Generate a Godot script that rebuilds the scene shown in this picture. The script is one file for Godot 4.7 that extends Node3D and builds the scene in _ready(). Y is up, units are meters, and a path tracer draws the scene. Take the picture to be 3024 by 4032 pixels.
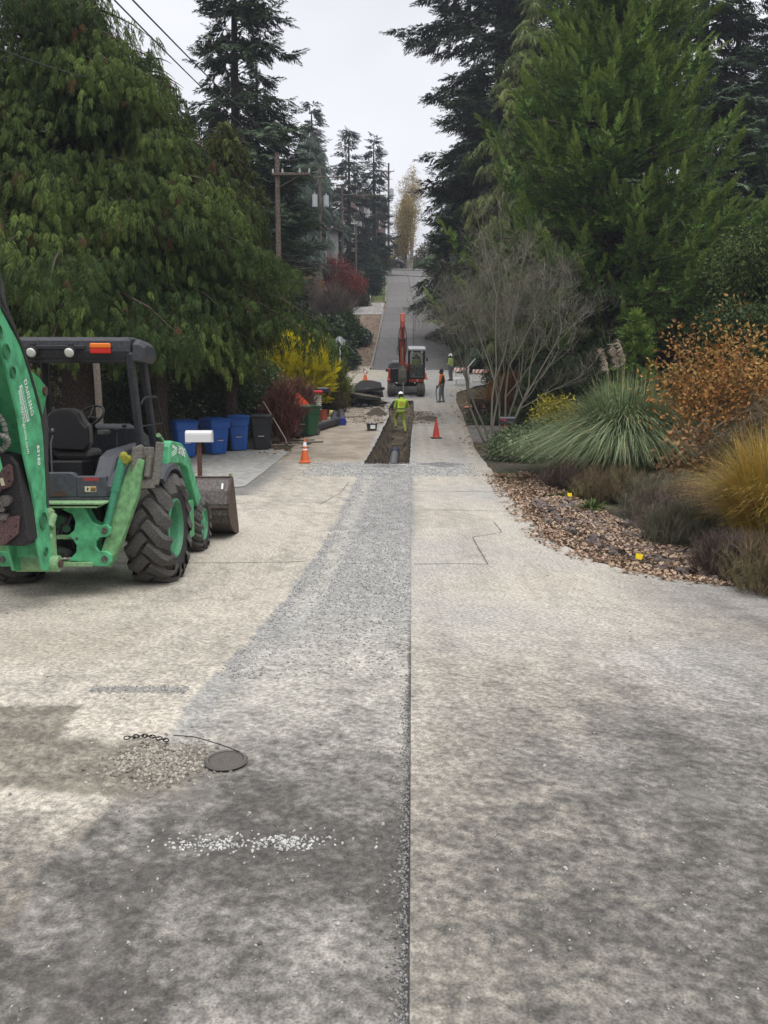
extends Node3D
# A residential street with utility works on an overcast autumn day.
# x to the right of the pavement seam, d metres up the street (d = -z), y up.

class Mb:
	var v := PackedVector3Array()
	var n := PackedVector3Array()
	var c := PackedColorArray()
	var u := PackedVector2Array()
	var col := Color.WHITE
	func tri3(a: Vector3, b: Vector3, e: Vector3, na: Vector3, nb: Vector3, ne: Vector3) -> void:
		if (b - a).cross(e - a).dot(na + nb + ne) < 0.0:
			v.append(a); v.append(b); v.append(e)
			n.append(na); n.append(nb); n.append(ne)
		else:
			v.append(a); v.append(e); v.append(b)
			n.append(na); n.append(ne); n.append(nb)
		c.append(col); c.append(col); c.append(col)
	func tri(a: Vector3, b: Vector3, e: Vector3, out := Vector3.ZERO) -> void:
		var g := (b - a).cross(e - a).normalized()
		if g.dot(out) < 0.0:
			g = -g
		tri3(a, b, e, g, g, g)
	func quad(a: Vector3, b: Vector3, e: Vector3, f: Vector3, out := Vector3.ZERO) -> void:
		var g := (e - a).cross(f - b).normalized()
		if g.dot(out) < 0.0:
			g = -g
		tri3(a, b, e, g, g, g)
		tri3(a, e, f, g, g, g)
	func box(at: Vector3, size: Vector3, bev := 0.0, bs := Basis.IDENTITY) -> void:
		var h := size * 0.5
		var b: float = min(bev, min(h.x, min(h.y, h.z)) * 0.8)
		var p := []
		for i in 8:
			var s := Vector3(1 if i & 1 else -1, 1 if i & 2 else -1, 1 if i & 4 else -1)
			var trio := []
			for k in 3:
				var q := Vector3(h.x - b, h.y - b, h.z - b)
				q[k] = h[k]
				trio.append(at + bs * (q * s))
			p.append(trio)
		for k in 3:
			var i1 := 1 << ((k + 1) % 3)
			var i2 := 1 << ((k + 2) % 3)
			for sg in 2:
				var base := (1 << k) if sg else 0
				var o: Vector3 = bs[k] * (1.0 if sg else -1.0)
				quad(p[base][k], p[base | i1][k], p[base | i1 | i2][k], p[base | i2][k], o)
		if b <= 0.0:
			return
		for k in 3:
			var ka := (k + 1) % 3
			var kb := (k + 2) % 3
			for m in 4:
				var base := ((1 << ka) if m & 1 else 0) | ((1 << kb) if m & 2 else 0)
				var o: Vector3 = bs[ka] * (1.0 if m & 1 else -1.0) + bs[kb] * (1.0 if m & 2 else -1.0)
				quad(p[base][ka], p[base][kb], p[base | (1 << k)][kb], p[base | (1 << k)][ka], o)
		for i in 8:
			tri(p[i][0], p[i][1], p[i][2], p[i][0] - at)
	func tube(pts: Array, r, sides := 8, caps := true) -> void:
		var m := pts.size()
		var rings := []
		var norms := []
		var t0: Vector3 = (pts[1] - pts[0]).normalized()
		var side := t0.cross(Vector3.UP if abs(t0.y) < 0.9 else Vector3.RIGHT).normalized()
		for i in m:
			var t: Vector3 = (pts[min(i + 1, m - 1)] - pts[max(i - 1, 0)]).normalized()
			side = (side - t * side.dot(t)).normalized()
			var up := side.cross(t)
			var rr: float = r[i] if r is Array else r
			var ring := PackedVector3Array()
			var nm := PackedVector3Array()
			for k in sides:
				var a := TAU * k / sides
				var o := side * cos(a) + up * sin(a)
				ring.append(pts[i] + o * rr)
				nm.append(o)
			rings.append(ring)
			norms.append(nm)
		for i in m - 1:
			for k in sides:
				var j := (k + 1) % sides
				tri3(rings[i][k], rings[i][j], rings[i + 1][j], norms[i][k], norms[i][j], norms[i + 1][j])
				tri3(rings[i][k], rings[i + 1][j], rings[i + 1][k], norms[i][k], norms[i + 1][j], norms[i + 1][k])
		if caps:
			for e in [0, m - 1]:
				var o: Vector3 = (pts[0] - pts[1]) if e == 0 else (pts[m - 1] - pts[m - 2])
				for k in range(1, sides - 1):
					tri(rings[e][0], rings[e][k], rings[e][k + 1], o)
	func bar(a: Vector3, b: Vector3, r: float, sides := 10) -> void:
		tube([a, b], r, sides)
	func lathe(prof: Array, segs: int, xf := Transform3D.IDENTITY) -> void:
		for i in prof.size() - 1:
			var a: Vector2 = prof[i]
			var b: Vector2 = prof[i + 1]
			var e := b - a
			var pn := Vector2(e.y, -e.x).normalized()
			for k in segs:
				var t0 := TAU * k / segs
				var t1 := TAU * (k + 1) / segs
				var c0 := Vector3(cos(t0), 0, sin(t0))
				var c1 := Vector3(cos(t1), 0, sin(t1))
				var n0 := xf.basis * (c0 * pn.x + Vector3.UP * pn.y).normalized()
				var n1 := xf.basis * (c1 * pn.x + Vector3.UP * pn.y).normalized()
				var q0 := xf * (c0 * a.x + Vector3.UP * a.y)
				var q1 := xf * (c1 * a.x + Vector3.UP * a.y)
				var q2 := xf * (c1 * b.x + Vector3.UP * b.y)
				var q3 := xf * (c0 * b.x + Vector3.UP * b.y)
				if a.x > 1e-5:
					tri3(q0, q1, q2, n0, n1, n1)
				if b.x > 1e-5:
					tri3(q0, q2, q3, n0, n1, n0)
	func prism(poly: PackedVector2Array, t: float, xf := Transform3D.IDENTITY, bev := 0.0) -> void:
		# poly lies in local xy, thickness along local z
		if Geometry2D.is_polygon_clockwise(poly):
			poly = poly.duplicate()
			poly.reverse()
		var m := poly.size()
		var inner := PackedVector2Array()
		for i in m:
			var e0 := (poly[i] - poly[(i + m - 1) % m]).normalized()
			var e1 := (poly[(i + 1) % m] - poly[i]).normalized()
			var n0 := Vector2(-e0.y, e0.x)
			var n1 := Vector2(-e1.y, e1.x)
			var s := n0 + n1
			inner.append(poly[i] + s * (bev / max(0.4, s.length_squared() * 0.5)))
		var idx := Geometry2D.triangulate_polygon(poly)
		for sg: float in [-1.0, 1.0]:
			var z := sg * t * 0.5
			var zo := xf.basis.z * sg
			for k in range(0, idx.size(), 3):
				var q := []
				for j in 3:
					var w := inner[idx[k + j]]
					q.append(xf * Vector3(w.x, w.y, z))
				tri(q[0], q[1], q[2], zo)
			if bev > 0.0:
				for i in m:
					var j := (i + 1) % m
					var e := poly[j] - poly[i]
					var o := xf.basis * Vector3(e.y, -e.x, 0).normalized()
					quad(xf * Vector3(inner[i].x, inner[i].y, z), xf * Vector3(inner[j].x, inner[j].y, z), xf * Vector3(poly[j].x, poly[j].y, z - sg * bev), xf * Vector3(poly[i].x, poly[i].y, z - sg * bev), o + zo)
		var hz := t * 0.5 - bev
		for i in m:
			var j := (i + 1) % m
			var e := poly[j] - poly[i]
			var o := xf.basis * Vector3(e.y, -e.x, 0)
			quad(xf * Vector3(poly[i].x, poly[i].y, -hz), xf * Vector3(poly[j].x, poly[j].y, -hz), xf * Vector3(poly[j].x, poly[j].y, hz), xf * Vector3(poly[i].x, poly[i].y, hz), o)
	func ball(at: Vector3, rad: Vector3, rings := 7, segs := 10, bs := Basis.IDENTITY, lump := 0.0, sd := 0.0) -> void:
		var g := []
		for i in rings + 1:
			var row := []
			var f := PI * i / rings
			for k in segs:
				var a := TAU * k / segs
				var o := Vector3(sin(f) * cos(a), cos(f), sin(f) * sin(a))
				var w := 1.0 + lump * (sin(o.x * 3.1 + sd * 5.3) * sin(o.y * 3.7 + sd * 2.1) + 0.7 * sin(o.z * 5.3 + o.x * 4.0 + sd * 7.7))
				row.append([at + bs * (o * rad * w), (bs * (o / rad)).normalized()])
			g.append(row)
		for i in rings:
			for k in segs:
				var j := (k + 1) % segs
				if lump > 0.0:
					if i > 0: tri(g[i][k][0], g[i][j][0], g[i + 1][j][0], g[i][k][1])
					if i < rings - 1: tri(g[i][k][0], g[i + 1][j][0], g[i + 1][k][0], g[i + 1][k][1])
				else:
					if i > 0: tri3(g[i][k][0], g[i][j][0], g[i + 1][j][0], g[i][k][1], g[i][j][1], g[i + 1][j][1])
					if i < rings - 1: tri3(g[i][k][0], g[i + 1][j][0], g[i + 1][k][0], g[i][k][1], g[i + 1][j][1], g[i + 1][k][1])
	func leaf(a: Vector3, dir: Vector3, wide: Vector3, w: float, mid := 0.45) -> void:
		# a kite from a to a + dir, w wide along wide
		var m := a + dir * mid
		var q := wide.normalized() * (w * 0.5)
		quad(a, m - q, a + dir, m + q)
	func blade(a: Vector3, dir: Vector3, up: float, droop: float, length: float, w: float, segs := 5) -> void:
		# an arching grass blade: climbs up, leans along dir, droops
		var side := dir.cross(Vector3.UP).normalized() * (w * 0.5)
		var prev := a
		var pw := 1.0
		for i in range(1, segs + 1):
			var t := float(i) / segs
			var p := a + dir * (length * t * (0.45 + 0.55 * t)) + Vector3.UP * (up * t - droop * t * t)
			var ww := 1.0 - t * t * 0.95
			quad(prev - side * pw, prev + side * pw, p + side * ww, p - side * ww)
			prev = p
			pw = ww
	func done() -> ArrayMesh:
		var arr := []
		arr.resize(Mesh.ARRAY_MAX)
		arr[Mesh.ARRAY_VERTEX] = v
		arr[Mesh.ARRAY_NORMAL] = n
		arr[Mesh.ARRAY_COLOR] = c
		if u.size() == v.size() and v.size() > 0:
			arr[Mesh.ARRAY_TEX_UV] = u
		var m := ArrayMesh.new()
		if v.size() > 0:
			m.add_surface_from_arrays(Mesh.PRIMITIVE_TRIANGLES, arr)
		return m

var rng := RandomNumberGenerator.new()
var used := {}
var mats := {}
var tex := {}
var M := {}
var fn1 := FastNoiseLite.new()
var fn2 := FastNoiseLite.new()

func rf(a: float, b: float) -> float:
	return rng.randf_range(a, b)

func numbered(called: String) -> String:
	var k: int = used.get(called, 0)
	used[called] = k + 1
	return called if k == 0 else "%s_%03d" % [called, k]

func tag(o: Node3D, label: String, category := "", group := "", kind := "") -> Node3D:
	if label: o.set_meta("label", label)
	if category: o.set_meta("category", category)
	if group: o.set_meta("group", group)
	if kind: o.set_meta("kind", kind)
	return o

func thing(called: String, label: String, category: String, at := Vector3.ZERO, turn := 0.0, group := "") -> Node3D:
	var o := Node3D.new()
	o.name = numbered(called)
	add_child(o)
	o.position = at
	o.rotation.y = turn
	tag(o, label, category, group)
	return o

func part(called: String, mb: Mb, m: Material, to: Node3D) -> MeshInstance3D:
	return put(called, mb.done(), m, to)

func put(called: String, mesh: Mesh, m: Material, to: Node3D) -> MeshInstance3D:
	var o := MeshInstance3D.new()
	o.name = numbered(called) if to == self else called
	o.mesh = mesh
	o.material_override = m
	to.add_child(o, true)
	return o

func struct(called: String, mb: Mb, m: Material) -> MeshInstance3D:
	var o := part(called, mb, m, self)
	o.set_meta("kind", "structure")
	return o

func many(called: String, mesh: Mesh, m: Material, buf: PackedFloat32Array, to: Node3D) -> MultiMeshInstance3D:
	var mm := MultiMesh.new()
	mm.transform_format = MultiMesh.TRANSFORM_3D
	mm.use_colors = true
	mm.mesh = mesh
	mm.instance_count = buf.size() / 16
	mm.buffer = buf
	var o := MultiMeshInstance3D.new()
	o.set_meta("kind", "stuff")
	o.name = numbered(called) if to == self else called
	o.multimesh = mm
	o.material_override = m
	to.add_child(o, true)
	return o

func add_inst(buf: PackedFloat32Array, b: Basis, p: Vector3, c: Color) -> void:
	buf.append_array(PackedFloat32Array([b.x.x, b.y.x, b.z.x, p.x, b.x.y, b.y.y, b.z.y, p.y, b.x.z, b.y.z, b.z.z, p.z, c.r, c.g, c.b, 1.0]))

func noise_tex(key: String, freq: float, oct: int, lo: float, hi: float, size := 512, sd := 1, kind := FastNoiseLite.TYPE_SIMPLEX_SMOOTH, pw := 1.0) -> ImageTexture:
	if tex.has(key): return tex[key]
	var f := FastNoiseLite.new()
	f.seed = sd
	f.noise_type = kind
	f.frequency = freq
	f.fractal_octaves = oct
	f.fractal_gain = 0.6
	if kind == FastNoiseLite.TYPE_CELLULAR: f.cellular_return_type = FastNoiseLite.RETURN_DISTANCE2_DIV
	var im := f.get_seamless_image(size, size, false, false, 0.12)
	im.convert(Image.FORMAT_L8)
	var data := im.get_data()
	var lut := PackedByteArray()
	for i in 256:
		lut.append(int(255.0 * clampf(lo + (hi - lo) * pow(i / 255.0, pw), 0, 1)))
	for i in data.size():
		data[i] = lut[data[i]]
	im = Image.create_from_data(size, size, false, Image.FORMAT_L8, data)
	tex[key] = ImageTexture.create_from_image(im)
	return tex[key]

# a material: linear base colour, roughness, a mottling texture, relief
func mat(key: String, col: Color, rough := 0.7, metal := 0.0, map := "", scale := 1.0, bump := "", bump_cm := 0.0, tint := true) -> StandardMaterial3D:
	if mats.has(key): return mats[key]
	var m := StandardMaterial3D.new()
	m.albedo_color = col.linear_to_srgb()
	m.roughness = rough
	m.metallic = metal
	m.vertex_color_use_as_albedo = tint
	if map != "" or bump != "":
		m.uv1_triplanar = true
		m.uv1_scale = Vector3.ONE * scale
	if map != "": m.albedo_texture = tex[map]
	if bump != "":
		m.heightmap_enabled = true
		m.heightmap_texture = tex[bump]
		m.heightmap_scale = bump_cm
	mats[key] = m
	return m

func leafy(key: String, col: Color, rough := 0.7, through := 0.25) -> StandardMaterial3D:
	var m := mat(key, col, rough)
	m.cull_mode = BaseMaterial3D.CULL_DISABLED
	m.metallic_specular = 0.25
	if through > 0.0:
		m.backlight_enabled = true
		m.backlight = Color(through, through, through)
	return m

# ---------- lie of the land ----------
const KD := [-40.0, -10.0, 0.0, 4.0, 9.4, 15.0, 22.7, 28.8, 36.0, 45.0, 52.0, 60.0, 66.0, 140.0, 150.0, 175.0, 260.0]
const KY := [1.5, 0.5, 0.0, -0.15, -0.40, -0.22, 0.28, 0.83, 1.6, 2.75, 4.0, 5.15, 6.7, 27.4, 29.2, 30.5, 34.0]

func gslope(j: int) -> float:
	var last := KD.size() - 1
	if j == 0: return (KY[1] - KY[0]) / (KD[1] - KD[0])
	if j == last: return (KY[last] - KY[last - 1]) / (KD[last] - KD[last - 1])
	return 0.5 * ((KY[j] - KY[j - 1]) / (KD[j] - KD[j - 1]) + (KY[j + 1] - KY[j]) / (KD[j + 1] - KD[j]))

func G(d: float) -> float:
	var i := 0
	while i < KD.size() - 2 and d > KD[i + 1]: i += 1
	var h: float = KD[i + 1] - KD[i]
	var t: float = (d - KD[i]) / h
	var t2 := t * t
	var t3 := t2 * t
	return (2 * t3 - 3 * t2 + 1) * KY[i] + (t3 - 2 * t2 + t) * h * gslope(i) + (-2 * t3 + 3 * t2) * KY[i + 1] + (t3 - t2) * h * gslope(i + 1)

func H(x: float, d: float) -> float:
	var y := G(d)
	if x < -9.0: y += 0.10 * (-9.0 - x) * clampf((d - 5.0) / 10.0, 0, 1) + 0.16 * (-9.0 - x) * clampf((d - 60.0) / 25.0, 0, 1)
	if x > 5.5: y += 0.06 * (x - 5.5) * clampf((d - 6.0) / 8.0, 0, 1)
	return y

func P(x: float, d: float, up := 0.0) -> Vector3:
	return Vector3(x, H(x, d) + up, -d)

func lerps(xs: Array, ys: Array, d: float) -> float:
	if d <= xs[0]: return ys[0]
	for i in xs.size() - 1:
		if d <= xs[i + 1]: return lerpf(ys[i], ys[i + 1], (d - xs[i]) / (xs[i + 1] - xs[i]))
	return ys[-1]

func xr(d: float) -> float: # right edge of the pavement
	return lerps([6.2, 7.9, 8.2, 8.6, 8.95, 9.5, 10.0, 10.6, 12.5, 18.6, 26.0, 36.4, 43.6, 47.0, 50.0, 53.0, 62.0], [16.0, 14.0, 9.5, 5.6, 4.2, 3.55, 3.0, 2.65, 2.25, 2.22, 2.12, 2.4, 2.45, 2.7, 4.4, 14.0, 16.0], d) + 0.05 * fn1.get_noise_2d(d * 30.0, 50.0)

func xl(d: float) -> float: # left edge
	return lerps([11.0, 14.0, 17.0, 18.2, 27.0, 34.6, 40.0, 44.0, 47.0, 50.0, 53.0, 62.0], [-11.0, -10.0, -6.5, -4.1, -4.1, -4.0, -3.7, -3.9, -4.4, -6.0, -14.0, -16.0], d) + 0.06 * fn1.get_noise_2d(d * 30.0, 90.0)

func trl(d: float) -> float: # trench edges
	return lerps([22.4, 27.0, 33.0, 36.5, 40.0, 43.4], [-1.42, -1.3, -1.18, -1.08, -1.22, -1.05], d) + 0.07 * fn1.get_noise_2d(d * 60.0, 10.0)

func trr(d: float) -> float:
	return lerps([22.4, 30.0, 34.0, 36.5, 43.4], [-0.07, -0.02, 0.04, 0.1, 0.08], d) + 0.03 * fn1.get_noise_2d(d * 60.0, 33.0)

func sm(a: float, b: float, x: float) -> float:
	return smoothstep(a, b, x)

# colour of the pavement (linear): dusty asphalt, gravel strip, dirt
func road_col(x: float, d: float) -> Color:
	var n1 := fn1.get_noise_2d(x * 22.0, d * 22.0)           # about half a metre
	var n2 := fn2.get_noise_2d(x * 60.0, d * 60.0)           # about 15 cm
	var n3 := fn1.get_noise_2d(x * 5.0 + 300.0, d * 5.0)     # metres
	var n4 := fn2.get_noise_2d(x * 230.0 + 70.0, d * 260.0)
	var n5 := fn2.get_noise_2d(x * 105.0 + 400.0, d * 120.0)
	var n6 := fn1.get_noise_2d(x * 45.0 + 3.0 * sin(d * 0.35), d * 2.2 + 800.0)
	var wx := x + 0.10 * n1 + 0.05 * n2
	var wd := d + 0.12 * n1 + 0.05 * n2
	var dust := Color(0.445, 0.405, 0.338)
	var grey := Color(0.345, 0.328, 0.298)
	var asphalt := Color(0.088, 0.081, 0.073)
	var gravel := Color(0.25, 0.247, 0.237)
	var dirt := Color(0.15, 0.132, 0.105)
	var brown := Color(0.235, 0.195, 0.15)
	var c: Color
	if x > 0.0:
		var dusty := lerps([0.5, 2.0, 3.0, 4.2, 5.5, 7.5, 20.0, 23.0, 30.0, 44.0], [0.19, 0.2, 0.25, 0.40, 0.66, 0.95, 0.95, 0.62, 0.55, 0.6], wd)
		dusty -= 0.26 * sm(0.5, 1.7, wx) * (1.0 - sm(3.6, 6.0, wd))
		dusty += 0.22 * (1.0 - sm(0.05, 0.55, wx)) * (1.0 - sm(4.5, 6.0, wd))
		dusty -= 0.5 * sm(1.9, 3.4, wx) * (1.0 - sm(8.5, 11.0, wd)) * sm(4.5, 7.0, wd)
		dusty += 0.13 * n1 + 0.24 * n6 * sm(2.5, 5.0, d) + 0.14 * n2 * (1.0 - 0.6 * sm(5.0, 10.0, d)) + (0.2 * n5 + 0.26 * n4) * (1.0 - 0.7 * sm(4.0, 9.0, d)) + 0.25 * n3
		c = asphalt.lerp(dust.lerp(grey, clampf(0.4 + n3 * 1.2, 0, 1)), clampf(dusty, 0, 1))
		if d > 21.0:
			var tr := exp(-pow((x - 0.35) / 0.16, 2)) + exp(-pow((x - 0.75) / 0.12, 2))
			c = c.lerp(Color(0.36, 0.335, 0.29), 0.45 * clampf(tr, 0, 1) * (1.0 - sm(33, 38, d)))
			c = c.lerp(brown, 0.55 * clampf(sm(1.6, 2.3, x) + n1, 0, 1) * sm(22, 26, d))
			c = c.lerp(dirt, clampf((1.1 - abs(x - 0.5) + n1 * 1.5) * sm(32.5, 33.5, d) * (1.0 - sm(37.5, 39, d)), 0, 0.85))
	elif x > -1.4 + 0.08 * n1:
		var dusty := lerps([0.5, 1.6, 2.4, 3.0, 3.6, 4.2, 5.0, 7.0, 9.0], [0.24, 0.16, 0.2, 0.10, 0.36, 0.55, 0.85, 0.97, 0.95], wd)
		dusty += 0.25 * (1.0 - sm(0.1, 0.4, abs(x + 0.35))) * (1.0 - sm(2.3, 2.8, wd))
		dusty += 0.26 * n1 + 0.22 * n2 + 0.26 * n5 + 0.26 * n4 + 0.25 * n3 - 0.14 * sm(2.5, 2.75, wd) * (1.0 - sm(3.0, 3.3, wd)) * sm(-1.25, -1.0, wx)
		c = asphalt.lerp(Color(0.41, 0.386, 0.34), clampf(dusty, 0, 1))
		c = c.lerp(dirt, 0.6 * sm(3.2, 3.5, wd) * (1.0 - sm(3.7, 4.3, wd)) * clampf(0.5 + n3 + n1, 0, 1))
		var gr := sm(5.6, 8.2, wd + 0.9 * sm(-0.7, -1.35, wx)) * (1.0 - 0.7 * exp(-pow((wx + 1.12) / 0.14, 2)) * sm(7.0, 8.0, d))
		gr = max(gr, 0.7 * sm(-1.12, -1.32, wx) * sm(3.9, 4.4, d))
		c = c.lerp(gravel.lerp(Color(0.36, 0.35, 0.33), clampf(0.4 + 0.6 * n2 + 0.3 * n4 + 0.5 * n3, 0, 1)), clampf(gr, 0, 1))
		c = c.lerp(Color(0.05, 0.047, 0.044), 0.85 * (1.0 - sm(0.010, 0.032, -x + 0.02 * n2 + 0.015 * n4)) * (1.0 - 0.8 * sm(5.0, 8.0, d)))
	else:
		var dusty := lerps([0.5, 2.4, 2.8, 3.3, 4.6, 5.3, 6.4, 8.0, 16.0, 20.0], [0.25, 0.2, 0.3, 0.95, 1.0, 0.95, 0.85, 1.0, 0.95, 0.8], wd)
		dusty -= 0.6 * sm(-1.6, -2.0, wx - (d - 2.9) * 0.4) * (1.0 - sm(2.95, 3.25, wd))
		dusty += 0.2 * n1 + 0.16 * n2 + 0.2 * n5 + 0.22 * n4 + 0.25 * n3 + 0.22 * n6 * sm(3.0, 5.0, d)
		c = asphalt.lerp(dust, clampf(dusty, 0, 1))
		var diag := exp(-pow((x + 1.36 + 0.05 * n1) / 0.07, 2)) * (1.0 - sm(3.0, 3.5, d))
		c = c.lerp(dirt, 0.7 * diag)
		c = c.lerp(Color(0.3, 0.265, 0.21), 0.5 * clampf(sm(5.3, 5.9, wd) * (1.0 - sm(6.3, 7.2, wd)) * sm(-1.9, -2.6, wx) + 0.2 * n3, 0, 1))
		if d > 4.85 and d < 5.0 and x < -1.5 and x > -2.2: c = c.lerp(gravel, 0.6)
		var pd := sm(3.36, 3.44, wd) * (1.0 - sm(4.0, 4.07, d + 0.03 * n2))
		if x < -2.08 - (4.6 - d) * -0.2: pd = max(pd, sm(3.36, 3.44, wd) * (1.0 - sm(4.58, 4.63, d + 0.02 * n2)))
		c = c.lerp(dirt.lerp(Color(0.24, 0.22, 0.175), clampf(0.4 + n2 + n4, 0, 1)), pd)
		c = c.lerp(dirt, 0.6 * sm(-5.0, -5.8, wx) * sm(6.5, 7.2, d) * (1.0 - sm(9, 10, d)))
		if d > 17.0: c = c.lerp(Color(0.17, 0.165, 0.155), clampf(sm(-3.2, -3.9, wx) + n1 * 0.5, 0, 1) * (1.0 - sm(22, 24, d)))
		c = c.lerp(brown.lerp(Color(0.33, 0.285, 0.225), clampf(0.4 + n1 * 1.3 + n3, 0, 1)), sm(22.3, 23.6, wd))
	if x <= 0.0 and x > -1.4 and d < 4.2 and d > 3.3:
		c = c.lerp(dirt.lerp(Color(0.24, 0.22, 0.175), clampf(0.4 + n2 + n4, 0, 1)), sm(-1.05, -1.18, wx) * sm(3.45, 3.55, wd) * (1.0 - sm(4.0, 4.08, wd)))
	var band := sm(19.8, 20.6, wd) * (1.0 - sm(22.3, 23.2, wd)) * sm(-3.2, -2.4, wx) * (1.0 - sm(1.2, 2.0, wx))
	c = c.lerp(gravel.lerp(Color(0.38, 0.38, 0.37), clampf(0.5 + n2, 0, 1)), clampf(band * (0.9 + n1), 0, 1))
	if d > 36.0:
		var far := Color(0.33, 0.325, 0.31).lerp(Color(0.4, 0.36, 0.29), clampf(0.2 + n3 * 1.6 + sm(-1.5, -4.0, x), 0, 1))
		c = c.lerp(far, sm(39.0, 46.0, d + n1))
	var k := 1.5 * (1.0 + 0.16 * n4 + 0.10 * n2)
	return Color(c.r * k, c.g * k, c.b * k)

func road_up(x: float, d: float) -> float: # relief of the surface, metres
	var y := 0.02
	if x > -1.4 and x <= -0.0001 and d < 23.0:
		var e: float = min(min(-x / 0.012, (x + 1.4) / 0.06), 1.0)
		var loose := sm(5.5, 8.0, d)
		y += e * (-0.022 * (1.0 - loose) + 0.002 * loose)
		y += 0.009 * loose * fn2.get_noise_2d(x * 300.0, d * 300.0) + 0.012 * loose * fn1.get_noise_2d(x * 60.0, d * 60.0)
		if d > 7.5 and d < 14.5 and x < -0.75: y += 0.008 * sin(d * 42.0 + 3.0 * x) * exp(-pow((x + 1.1) / 0.16, 2))
	elif x <= -1.4 and d > 3.3 and d < 4.7 and (d < 4.05 or x < -2.05):
		y += -0.012 + 0.022 * fn2.get_noise_2d(x * 160.0, d * 160.0) + 0.01 * fn1.get_noise_2d(x * 70.0, d * 70.0)
	elif d > 23.0 and x < 0.0:
		y += 0.03 * fn1.get_noise_2d(x * 30.0, d * 30.0) + 0.012 * fn2.get_noise_2d(x * 120.0, d * 120.0)
	y += 0.01 * fn1.get_noise_2d(x * 8.0, d * 8.0)
	return y

# a sheet that follows the ground between two edges; rows and columns given
func sheet(rows: PackedFloat32Array, cols: PackedFloat32Array, xa: Callable, xb: Callable, lift: Callable, tint: Callable) -> ArrayMesh:
	var nc := cols.size()
	var v := PackedVector3Array()
	var nn := PackedVector3Array()
	var cc := PackedColorArray()
	var idx := PackedInt32Array()
	for d in rows:
		var a: float = xa.call(d)
		var b: float = xb.call(d)
		for x0 in cols:
			var x := clampf(x0, a, b)
			if cols[nc - 1] <= 1.0: x = lerpf(a, b, x0)
			v.append(Vector3(x, H(x, d) + lift.call(x, d), -d))
			cc.append(tint.call(x, d))
	nn.resize(v.size())
	for r in rows.size() - 1:
		for k in nc - 1:
			var i := r * nc + k
			if v[i].distance_squared_to(v[i + 1]) < 1e-8 and v[i + nc].distance_squared_to(v[i + nc + 1]) < 1e-8: continue
			var g := (v[i + 1] - v[i]).cross(v[i + nc] - v[i])
			var g2 := (v[i + nc] - v[i + nc + 1]).cross(v[i + 1] - v[i + nc + 1])
			nn[i] += g; nn[i + 1] += g + g2; nn[i + nc] += g + g2; nn[i + nc + 1] += g2
			for j: int in [i, i + nc, i + 1, i + 1, i + nc, i + nc + 1]: idx.append(j)
	for i in nn.size():
		nn[i] = nn[i].normalized() if nn[i].length_squared() > 0.0 else Vector3.UP
	var arr := []
	arr.resize(Mesh.ARRAY_MAX)
	arr[Mesh.ARRAY_VERTEX] = v
	arr[Mesh.ARRAY_NORMAL] = nn
	arr[Mesh.ARRAY_COLOR] = cc
	arr[Mesh.ARRAY_INDEX] = idx
	var m := ArrayMesh.new()
	m.add_surface_from_arrays(Mesh.PRIMITIVE_TRIANGLES, arr)
	return m

func steps(a: float, b: float, s: float, grow := 0.0) -> PackedFloat32Array:
	var o := PackedFloat32Array()
	var x := a
	while x < b - s * 0.3:
		o.append(x)
		x += max(s, x * grow)
	o.append(b)
	return o

func ground_dip(x: float, d: float) -> float: # the ground lies lower under the pavement
	var s: float = min(x - xl(d), xr(d) - x) if d < 62.0 else min(x - uxl(d), uxr(d) - x)
	if d < 0.0: s = 1.0
	return -0.12 * clampf(s / 0.3, 0, 1) + 0.05 * fn1.get_noise_2d(x * 12.0, d * 12.0) * clampf(-s, 0, 1) - 0.008

func ground_col(x: float, d: float) -> Color:
	var n1 := fn1.get_noise_2d(x * 14.0, d * 14.0)
	var n2 := fn2.get_noise_2d(x * 50.0, d * 50.0)
	var c := Color(0.12, 0.085, 0.055).lerp(Color(0.05, 0.055, 0.025), clampf(0.5 + 1.3 * n1, 0, 1))
	if x > 2.0 and d < 21.0 and d > 16.0 and x < 3.6: c = c.lerp(Color(0.13, 0.15, 0.05), clampf(0.6 + n1, 0, 1))
	if x > 2.3 and x < 5.0 and d > 41.0 and d < 49.0: c = Color(0.2, 0.14, 0.08).lerp(Color(0.13, 0.12, 0.04), clampf(0.5 + 1.5 * n1, 0, 1))
	if x < -3.0 and x > -5.6 and d > 58.0 and d < 110.0: c = Color(0.25, 0.16, 0.11).lerp(Color(0.31, 0.24, 0.17), clampf(0.5 + n1, 0, 1))
	if x < -3.2 and x > -11.0 and d > 97.0 and d < 112.0: c = Color(0.10, 0.17, 0.035).lerp(Color(0.15, 0.19, 0.05), clampf(0.5 + n2, 0, 1))
	var k := 1.0 + 0.25 * n2
	return Color(c.r * k, c.g * k, c.b * k)

func uxl(d: float) -> float: # edges of the upper, concrete street
	return lerps([60.0, 98.0, 120.0, 142.0, 152.0], [-3.15, -3.25, -3.9, -5.3, -6.0], d)

func uxr(d: float) -> float:
	return lerps([60.0, 98.0, 120.0, 142.0, 152.0], [3.35, 3.3, 2.7, 1.3, 0.6], d)

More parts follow.
